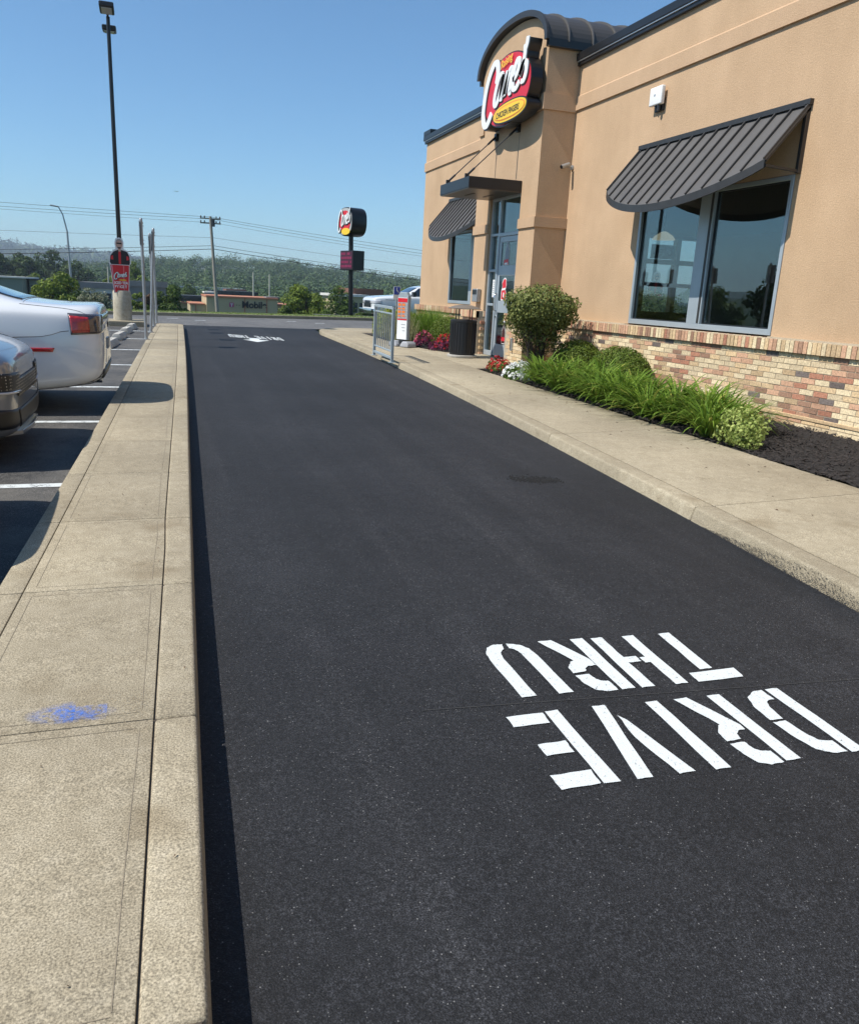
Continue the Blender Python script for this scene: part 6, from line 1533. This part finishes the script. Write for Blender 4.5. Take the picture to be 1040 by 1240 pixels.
# ------------------------------------------------------------ trees
TL = [leaf_mat('tree_leaf_dark', (0.018,0.04,0.010), (0.075,0.12,0.022), .25, .5), leaf_mat('tree_leaf_mid', (0.03,0.062,0.012), (0.12,0.175,0.03), .25, .5),
      leaf_mat('tree_leaf_bright', (0.06,0.10,0.012), (0.22,0.28,0.04), .3, .5), leaf_mat('tree_leaf_bloom', (0.07,0.10,0.03), (0.34,0.34,0.24), .25, .8), leaf_mat('tree_leaf_red', (0.06,0.03,0.02),(0.16,0.10,0.05), .25, .5)]
def tree(x, y, ztop, r, mi, label, hr=1.0, n=5000, size=.16, group=None, cat='tree', low=.25):
    zb_ = float(terrain_z(x, y)); h = ztop-zb_
    t = empty('tree', (x,y,zb_), label, cat, group)
    cz_ = h*(low+(1-low)/2); rz_ = h*(1-low)/2; Ps, Ns = [], []
    nc = 34; n = int(n*1.5)
    for k in range(nc):
        d_ = rng.normal(size=3); d_ /= np.linalg.norm(d_); q = rng.uniform(.45,.92); c = (d_[0]*r*q, d_[1]*r*q, cz_+d_[2]*rz_*q*.9)
        cr = r*rng.uniform(.28,.44); P, N_ = shell_points(n//nc, c, (cr,cr,cr*.75*min(1.2,rz_/r)), .15, .6); Ps.append(P); Ns.append(N_)
    o = link('crown', quads_mesh('crown', np.vstack(Ps), np.vstack(Ns), size, TL[mi], 1.5)); o.parent = t
    mb = MB(); mb.tube([(0,0,-.2),(.03*r,0,h*low),(0,.02*r,h*.6),(0,0,h*.85)], [r*.075,r*.06,r*.04,r*.01], 8)
    for k in range(6):
        a = k*1.05+x; z0_ = h*(low+.05*k); mb.tube([(0,0,z0_),(r*.35*math.cos(a),r*.35*math.sin(a),z0_+h*.12),(r*.7*math.cos(a),r*.7*math.sin(a),z0_+h*.2)], [r*.03,r*.02,r*.006], 6)
    o = mb.build('trunk', MT['bark'], smooth=60); o.parent = t
    return t
def at(X, Y, Z, k): return X*k, Y*k, 1.55+(Z-1.45)*k
def T_(X, Y, Zt, rad, k, mi, label, **kw):
    x, y, z = at(X, Y, Zt, k); return tree(x, y, z, rad*k, mi, label, **kw)
T_(-6.0,55,1.66,1.6,1.7,2,'broad rounded green tree behind the white sedan', n=9000, size=.20, low=.2)
T_(-3.1,45,1.18,.98,1.8,3,'shrubby tree with pale blossom left of the concrete pole base', n=6000, size=.13, low=.05)
T_(-2.05,60,.35,.60,1.5,1,'low green tree directly behind the pole base', n=3500, size=.14, low=.1)
T_(-1.25,60,1.05,.62,1.5,2,'bright green small tree right of the cut-out sign', n=3500, size=.14, low=.1)
T_(-.75,62,.80,.60,1.5,4,'reddish-green tree behind the sign posts', n=3500, size=.14, low=.1)
T_(.70,50,1.5,.95,1.8,1,'dark rounded tree just right of the sign posts', n=6500, size=.15, low=.1)
T_(1.75,50,.35,.35,1.8,4,'small dark red shrub beside the yellow wall', n=1500, size=.12, low=.0, cat='shrub')
T_(6.85,45,.90,.45,1.9,0,'narrow dark evergreen right of the low tan building', n=4000, size=.12, low=.0)
T_(7.6,46,1.0,.40,1.9,1,'small green tree next to the narrow evergreen', n=2500, size=.13, low=.1)
T_(8.9,50,1.95,1.65,1.75,2,'large airy green tree left of the pylon sign', n=8500, size=.17, low=.15)
T_(10.4,47,1.75,1.0,1.75,1,'medium green tree in front of the large airy tree by the pylon', n=4000, size=.15, low=.1)
T_(10.2,42,.55,.42,1.6,2,'yellow-green shrub at the foot of the pylon sign', n=2500, size=.11, low=.0, cat='shrub')
T_(11.5,45,1.0,.40,1.8,1,'small green tree between the pylon sign and the pickup', n=2500, size=.13, low=.1)
T_(19.0,60,2.50,1.3,1.6,2,'bright green tree showing above the hood of the pickup', n=6000, size=.17, low=.1)
T_(16.5,60,1.7,1.1,1.7,1,'green tree behind the front of the pickup', n=4500, size=.17, low=.1)
T_(-11.4,70,.75,.9,1.3,0,'dark shrubby tree at the left edge above the rear window of the sedan', n=4500, size=.16, low=.05)
T_(-26.3,200,2.6,2.6,1.0,2,'pale green tree in front of the store roof, far left', n=4500, size=.3, low=.1)
T_(-21.5,195,2.2,2.4,1.0,2,'second pale green tree right of the first, by the store roof', n=4500, size=.3, low=.1)
T_(-4.6,200,7.2,3.0,1.0,2,'bright yellow-green tree in the distance right of the cut-out', n=5000, size=.3, low=.1)
T_(-9.5,190,3.0,2.6,1.0,2,'light green tree in the distance left of the cut-out', n=4500, size=.3, low=.1)
T_(7.5,210,1.2,2.8,1.0,1,'mid green tree in the distance behind the utility pole', n=4500, size=.3, low=.1)
T_(3.5,180,2.4,2.2,1.0,1,'mid green tree in the distance right of the sign posts', n=4000, size=.3, low=.1)
# dark wood rows
random.seed(21)
for k in range(9):
    X_ = -66+k*5.0; tree(X_*.98, 300+random.uniform(-10,10), 10.5+random.uniform(-1.3,1.6)-(2 if k > 6 else 0), random.uniform(4.6,6.0), 0, ['tall dark tree in the wood at the far left, number from the edge: first','tall dark tree in the far-left wood, second from the edge','tall dark tree in the far-left wood, third from the edge','tall dark tree in the far-left wood, fourth from the edge','tall dark tree in the far-left wood, fifth from the edge','tall dark tree in the far-left wood, sixth from the edge','tall dark tree in the far-left wood, seventh from the edge','dark tree in the far-left wood, second from its right end','dark tree at the right end of the far-left wood'][k], n=3600, size=.55, group='dark trees at the far left', low=.05)
# tree row left of the lot (reflected in the windows)
for k in range(16):
    x = -34-random.uniform(0,8); y = -18+k*5.5; zb_ = float(terrain_z(x, y))
    tree(x, y, zb_+random.uniform(6,9), random.uniform(2.6,3.6), k % 2, 'tree in the row beyond the parking lot, '+['first','second','third','fourth','fifth','sixth','seventh','eighth','ninth','tenth','eleventh','twelfth','thirteenth','fourteenth','fifteenth','sixteenth'][k]+' counted toward the street', n=2200, size=.35, group='trees beyond the parking lot', low=.1)

# far forest, one mass
def forest(n, label, fpos, rmin, rmax, hfac, m_, cards=46, csize=.30):
    dirs = rng.normal(size=(cards,3)); dirs /= np.linalg.norm(dirs, axis=1, keepdims=True); dirs[:,2] = np.abs(dirs[:,2])*1.0-.15
    P0 = np.array([fpos() for _ in range(n)]); rad = rmin+(rmax-rmin)*rng.random(n)**1.6; zs_ = rng.uniform(.75,1.35,n)
    allP = []; allN = []; allS = []
    for q in range(cards):
        jit = rng.normal(size=(n,3))*.18; d_ = dirs[q]+jit; dn = d_/np.linalg.norm(d_, axis=1, keepdims=True)
        allP.append(P0+d_*rad[:,None]*np.stack([np.ones(n),np.ones(n),hfac*zs_],1)+np.array([0,0,1])*(rad*hfac*.9*zs_)[:,None]); allN.append(dn+rng.normal(size=(n,3))*.28); allS.append(rad*csize*rng.uniform(.7,1.3,n))
    me = quads_mesh('forest', np.vstack(allP), np.vstack(allN), 1, m_, 1.25, rs=np.concatenate(allS)[:,None])
    return tag(link('forest', me), label, 'forest', kind='stuff')
def fp(amin, amax, dmin, dmax, pw=1.0):
    def f():
        a = random.uniform(amin, amax); d_ = dmin+(dmax-dmin)*random.random()**pw; x, y = d_*math.sin(a), d_*math.cos(a); return (x, y, float(terrain_z(x, y)))
    return f
FM = leaf_mat('forest_leaf', (0.012,0.036,0.014), (0.085,0.135,0.042), .1, .03, iw=.22, nw=.95, nd=4)
forest(3400, 'mass of dark green woodland covering the hillside across the valley', fp(-.26,.62,330,940,.9), 3.0, 7.0, .9, FM, 150, .135)
forest(1500, 'darker belt of woodland at the foot of the hill across the valley', fp(-.26,.60,235,345,1), 2.4, 4.8, 1.0, FM, 120, .14)
forest(1900, 'hazy blue-green woodland on the distant ridge at the far left', fp(-.34,.10,2200,3400,1), 13, 24, .8, FM, 40, .30)
forest(700, 'scattered low green trees among the stores in the valley', fp(-.26,.55,150,235,1), 1.2, 2.2, 1.0, TL[1], 80, .18)

# ------------------------------------------------------------ valley buildings
MT['tanwall'] = mat('tan_wall', (0.46,0.37,0.22), .9); MT['terracotta'] = mat('terracotta_trim', (0.42,0.17,0.09), .8); MT['ywall'] = mat('yellow_wall', (0.72,0.52,0.24), .9)
MT['greyroof'] = mat('grey_flat_roof', (0.20,0.195,0.19), .9, var=.2, vscale=.3); MT['greenwall'] = mat('sage_wall', (0.22,0.24,0.19), .9); MT['darkroof'] = mat('dark_roof', (0.03,0.035,0.035), .8)
MT['whitewall'] = mat('pale_wall', (0.62,0.6,0.55), .9); MT['redwall'] = mat('red_wall', (0.42,0.06,0.06), .8); MT['brownroof'] = mat('brown_roof', (0.19,0.09,0.06), .9); MT['bwin'] = mat('dark_window', (0.03,0.04,0.05), .15)
# tan phone store (long wall facing us)
k = 1.75; x0, y0, _ = at(2.66,70,0,k); zt_ = lambda z: 1.55+(z-1.45)*k
st_ = empty('phone_store', (10,122,-5), 'low tan store with terracotta trim and a T Mobile sign on its wall', 'store')
def wb2(name, m_, a, b_, par, bevel=0): mb = MB(); mb.box(a, b_); return mb.build(name, m_, par, bevel=bevel)
Yb = 122.5
wmain = wb2('wall', MT['tanwall'], (3.97*k,Yb,-6),(9.95*k,Yb+14,zt_(.40)), st_); wb2('wall', MT['tanwall'], (2.66*k,Yb+.8,-6),(3.97*k,Yb+13,zt_(-.28)), st_); wb2('wall', MT['tanwall'], (9.95*k,Yb+.8,-6),(11.45*k,Yb+13,zt_(-.02)-.1), st_)
wb2('roof_trim', MT['terracotta'], (3.92*k,Yb-.25,zt_(.40)),(10.0*k,Yb+14,zt_(.52)), st_); wb2('roof_trim', MT['terracotta'], (2.60*k,Yb+.55,zt_(-.28)),(3.92*k-.05,Yb+13,zt_(-.19)), st_); wb2('roof_trim', MT['terracotta'], (10.0*k+.05,Yb+.55,zt_(-.05)-.1),(11.5*k,Yb+13,zt_(.05)-.1), st_)
for xx in (3.05*k, 7.1*k, 8.98*k, 10.05*k): wb2('downpipe', MT['terracotta'], (xx,Yb-.12 if xx > 3.98*k and xx < 9.9*k else Yb+.65,-6),(xx+.14,Yb-.01 if xx > 3.98*k and xx < 9.9*k else Yb+.79,zt_(.38) if xx > 3.98*k and xx < 9.9*k else zt_(-.3)), st_)
wb2('sign_tile', mat('magenta_tile', (.45,.05,.16), .5), (5.85*k,Yb-.16,zt_(-.37)),(6.22*k,Yb-.02,zt_(.0)), st_)
place_text('lettering','T', .62, (5.93*k,Yb-.18,zt_(-.33)), (1,0,0), (0,0,1), MT['whitewall'], st_, bold=.03)
for i in (0,1): wb2('sign_dot', MT['black'], ((6.42+.22*i)*k,Yb-.12,zt_(-.22)),((6.50+.22*i)*k,Yb-.02,zt_(-.17)), st_)
place_text('lettering','Mobile', 1.35, (6.88*k,Yb-.20,zt_(-.38)), (1,0,0), (0,0,1), MT['black'], st_, bold=.04)
wb2('roof_tower', MT['greyroof'], (9.1*k,Yb+1.5,zt_(.5)),(10.2*k,Yb+5,zt_(.62)), st_)
# yellow gabled wall left of it
yw = empty('yellow_store', (6,148,-6), 'yellow wall with sloping terracotta edge left of the tan store', 'store')
k2 = 1.75; mb = MB(); mb.prism([(2.0*k2,-7),(4.6*k2,-7),(4.6*k2,1.55+(-1.05-1.45)*k2),(2.45*k2,1.55+(-.50-1.45)*k2),(2.0*k2,1.55+(-.42-1.45)*k2)], lambda x, z: (x,148.7,z), lambda x, z: (x,160,z)); mb.build('wall', MT['ywall'], yw)
mb = MB(); mb.bar((2.3*k2,148.5,1.55+(-.48-1.45)*k2+.1),(4.65*k2,148.5,1.55+(-1.07-1.45)*k2+.1),.6,.22); mb.build('roof_edge', MT['terracotta'], yw)
def store(name, label, X0, X1, Y, zt0, zt1, depth, wm, rm, cat='store', windows=0):
    t = empty(name, ((X0+X1)/2,Y,-7), label, cat)
    w = wb2('wall', wm, (X0,Y,-9),(X1,Y+depth,zt0), t); wb2('roof', rm, (X0-.3,Y-.3,zt0),(X1+.3,Y+depth,zt1), t)
    for i in range(windows):
        u = X0+(X1-X0)*(i+.5)/windows; wb2('window', MT['bwin'], (u-.35*(X1-X0)/windows,Y-.06,zt0-1.9),(u+.35*(X1-X0)/windows,Y-.01,zt0-.7), t)
    return t
store('blue_front_store','small shop with a blue front just behind the tan store', 6.7*1.3,8.15*1.3,156,-.1,.05-.2+.3,6, mat('blue_front', (.08,.14,.28), .6), MT['whitewall'])
store('dark_roof_store','long store with a dark roof behind the tan store', 10.8,19.5,168,-.3,.35,12,MT['darkroof'],MT['darkroof'])
store('dark_roof_store','long dark low roof between the yellow wall and the utility pole', 1.5,10.0,175,-1.6,-1.0,12,MT['darkroof'],MT['darkroof'])
store('greenhouse_roof','pale grey translucent roof in the valley behind the utility pole', 8.6,34,330,-.9,.3,25,MT['whitewall'],mat('pale_roof', (.30,.34,.33), .5), windows=8)
store('green_store','sage green store with a pale parapet at the left edge', -24,-17.3,120,1.1,1.3,14,MT['greenwall'],MT['whitewall'])
store('green_store','darker green store wing right of the sage green store', -17.0,-13.6,124,.95,1.1,12,MT['greenwall'],MT['darkroof'],windows=2)
store('grey_roof_store','wide store with a grey flat roof left of the pole base', -11.6,-6.9,140,.0,.95,16,MT['whitewall'],MT['greyroof'],windows=3)
store('grey_roof_store','wide store with a grey flat roof behind the sign posts', -4.9,1.4,140,.6,1.5,14,MT['greyroof'],MT['greyroof'])
store('red_store','low red wall between the rounded tree and the blossoming tree', -8.0*1.25,-6.85*1.25,94,-.55,-.45,6,MT['redwall'],MT['redwall'])
store('red_store','low dark red wall just above the trunk lid of the white sedan', -10.6*1.2,-8.2*1.2,94,-1.15,-1.05,6,MT['redwall'],MT['redwall'])
store('motel_building','beige two-storey building with windows just right of the pylon sign', 20.6,24.5,96,.85,1.15,8,MT['tanwall'],MT['whitewall'],windows=4)
store('brown_roof_house','house with a brown roof left of the front of the pickup', 24.7,28.5,104,.9,1.9,8,MT['tanwall'],MT['brownroof'],windows=2)
store('pale_store','pale shop front in the valley left of the airy tree', 15.5,19.5,190,.1,.6,10,MT['whitewall'],MT['brownroof'],windows=3)
for i, (X0, X1, zz_, Y) in enumerate(((33,42,19.5,800),(44,56,18.5,790),(60,66,16.5,780))):
    t = empty('hill_house', ((X0+X1)/2,Y-60,10), ['white house showing among the trees on the hill, left one','white house showing among the trees on the hill, middle one, beside the utility pole','white house showing among the trees on the hill, right one'][i], 'house')
    wb2('wall', MT['whitewall'], (X0*.92,Y*.92,2),(X1*.92,Y*.92+9,zz_*.90), t)
    mb = MB(); mb.prism([(X0*.92-.4,zz_*.9),(X1*.92+.4,zz_*.9),((X0+X1)*.46,zz_*.9+2.6)], lambda x, z: (x,Y*.92-.4,z), lambda x, z: (x,Y*.92+9.4,z)); mb.build('roof', MT['greyroof'], t)
    for q in range(3): wb2('window', MT['bwin'], (X0*.92+1+q*2.4,Y*.92-.1,zz_*.9-3),(X0*.92+2.2+q*2.4,Y*.92-.02,zz_*.9-1.4), t)
# parked cars in the valley lots: simple but shaped
def tiny_car(x, y, paint, label, rz=0):
    z = float(terrain_z(x,y)); t = empty('distant_car', (x,y,z), label, 'car')
    mb = MB(); mb.prism([(-2.2,.3),(2.2,.3),(2.25,.75),(1.2,.95),(.6,1.42),(-1.2,1.42),(-1.9,1.0),(-2.25,.9)], lambda a, c: (a,-.88,c), lambda a, c: (a,.88,c)); o = mb.build('body', paint, bevel=.08, seg=2, smooth=40); o.parent = t
    mb = MB(); mb.box((-1.2,-.9,1.0),(.8,.9,1.34)); o = mb.build('window', MT['carglass'], bevel=.05); o.parent = t
    mb = MB()
    for wx in (-1.35,1.35):
        for s_ in (-1,1):
            mb = MB(); mb.cyl((wx,s_*.75,.32),(wx,s_*.92,.32),.32,n=16); o = mb.build('wheel', MT['tyre']); o.parent = t
    t.rotation_euler = (0,0,rz)
tiny_car(-13.2,92,MT['carblue'],'blue car in the lot at the foot of the rounded tree',.3)
tiny_car(-11.4,88,MT['carwhite'],'white van-like car beside the blue car, above the sedan rear window',.2)

# ------------------------------------------------------------ lamps, poles, wires
def ustreet(name, label, cat, fn):
    t = empty(name, fn['base'], label, cat, fn.get('group')); return t
k = 2.1; bx, by, _ = at(-4.60,50,0,k); zb_ = float(terrain_z(bx,by))
sl = empty('street_lamp', (bx,by,zb_), 'tall grey street lamp with a curved arm left of the light pole', 'street lamp')
p1_ = at(-4.72,50,3.95,k); p2_ = at(-4.90,50,4.85,k); p3_ = at(-5.10,50,5.24,k)
mb = MB(); mb.tube([(bx,by,zb_),p1_], [.17,.11], 10); mb.build('pole', MT['galv'], sl, smooth=50)
mb = MB(); mb.tube([p1_,p2_,p3_], [.09,.07,.06], 8); mb.build('arm', MT['galv'], sl, smooth=50)
mb = MB(); mb.bar(p3_, (p3_[0]-.9,p3_[1],p3_[2]+.12), .3,.16); mb.build('lamp_head', MT['galv'], sl, bevel=.04)
def utility_pole(top, base, label, group='utility poles'):
    t = empty('utility_pole', base, label, 'utility pole', group)
    mb = MB(); mb.tube([base, top], [.24,.15], 12); mb.build('pole', MT['wood'], t, smooth=50)
    tx_, ty_, tz_ = top
    for dz_ in (-.25,-.75):
        mb = MB(); mb.bar((tx_-1.15,ty_,tz_+dz_),(tx_+1.15,ty_,tz_+dz_),.12,.14); mb.build('crossarm', MT['wood'], t)
        for dx_ in (-1.05,-.65,.65,1.05):
            mb = MB(); mb.lathe([(.05,0),(.09,.05),(.05,.1),(.08,.15),(.04,.22)], (tx_+dx_,ty_,tz_+dz_+.07), 8); mb.build('insulator', MT['aludark'], t)
    mb = MB(); mb.cyl((tx_+.3,ty_-.1,tz_-1.1),(tx_+.3,ty_-.1,tz_-.3),.20,n=12); mb.build('transformer', MT['aludark'], t)
    return t
ut = at(2.82,45,4.93,2.15); ub = (3.22*2.15,45*2.15,float(terrain_z(3.22*2.15,45*2.15)))
utility_pole(ut, ub, 'grey wooden utility pole leaning left in front of the tan store')
ul = at(-22,45,5.1,2.15); ur = at(26,45,2.9,2.15)
utility_pole(ul, (ul[0],ul[1],-5), 'wooden utility pole off to the left, carrying the same wires'); utility_pole(ur, (ur[0],ur[1],-5), 'wooden utility pole off to the right behind the restaurant')
def wire(a, b_, c_, sag1, sag2, label, r=.02):
    pts = []
    for (p, q, sg) in ((a,b_,sag1),(b_,c_,sag2)):
        for i in range(14):
            t = i/14; pts.append((p[0]+(q[0]-p[0])*t, p[1]+(q[1]-p[1])*t, p[2]+(q[2]-p[2])*t - sg*4*t*(1-t)))
    pts.append(c_); mb = MB(); mb.tube(pts, r, 5); tag(mb.build('power_line', MT['wire']), label, 'wire', 'overhead wires')
wk = 2.15
for i, (zl, zp, zr, s1, s2, r_, lab) in enumerate(((5.08,4.90,3.28,.10,.16,.018,'thin overhead wire at the very top of the utility pole'),(4.95,4.80,3.15,.18,.22,.018,'second thin overhead wire from the pole top, sagging lower'),
        (4.80,4.62,3.0,.14,.20,.014,'thin overhead wire on the lower crossarm'),(3.35,3.86,2.45,.1,.15,.014,'single thin wire a little below the crossarms'),
        (1.75,3.45,1.75,.12,.14,.024,'dark cable attached midway down the utility pole'),(1.60,3.28,1.62,.16,.2,.034,'thick dark cable, lowest on the utility pole'))):
    wire(at(-22,45,zl,wk), at(2.86+.02*i,45,zp,wk), at(26,45,zr,wk), s1*wk, s2*wk, lab, r_)
for i, (X_, zt2, lab) in enumerate(((14.53,3.1,'pale wooden pole behind the tan store, right one'),(12.38,3.21,'pale wooden pole behind the tan store, left one'),(-5.85,2.97,'thin pale pole in the valley just left of the cut-out'))):
    mb = MB(); xx, yy_, zz_ = at(X_,110,zt2,1.5); t = empty('wooden_pole', (xx,yy_,-6), lab, 'pole', 'bare poles in the valley'); mb.tube([(xx,yy_,-7),(xx,yy_,zz_)], [.2,.13], 8); mb.build('pole', mat('pale_pole'+str(i), (.42,.40,.33), .9), t)
wire(at(-30,110,1.75,1.5), at(-5.85,110,1.6,1.5), at(40,110,1.3,1.5), .4, .4, 'faint low wire across the valley below the hill', .03)
# bird in flight
bd = MB(); c = Vector((1.13,45,6.13)); 
bd.add([c+Vector(q)*.42 for q in ((0,0,0),(-.16,.02,.09),(-.30,.0,.05),(-.14,-.05,.02),(.16,.02,.08),(.28,0,.03),(.14,-.05,.01),(0,.12,.02),(0,-.16,.0),(0,0,-.04))], [(0,7,1),(7,2,1),(0,1,3),(1,2,3),(0,4,7),(4,5,7),(0,6,4),(4,6,5),(0,3,8),(0,8,6),(9,8,3),(9,6,8),(9,7,0)])
tag(bd.build('bird', MT['black']), 'tiny dark bird gliding in the sky right of the light pole', 'bird')

# ------------------------------------------------------------ air
hz = bpy.data.meshes.new('haze'); hm = bpy.data.materials.new('haze_air'); hm.use_nodes = True; N = hm.node_tree.nodes; L = hm.node_tree.links; N.clear()
out = N.new('ShaderNodeOutputMaterial'); pv = N.new('ShaderNodeVolumePrincipled'); pv.inputs['Color'].default_value = (.72,.84,1.0,1); pv.inputs['Density'].default_value = 0.00021; pv.inputs['Anisotropy'].default_value = 0.1
L.new(pv.outputs[0], out.inputs['Volume'])
mb = MB(); mb.box((-3600,-450,-14),(3600,3900,190)); o = mb.build('haze', hm); o['kind'] = 'stuff'; tag(o, 'thin blue summer haze over the valley and hills', 'haze')
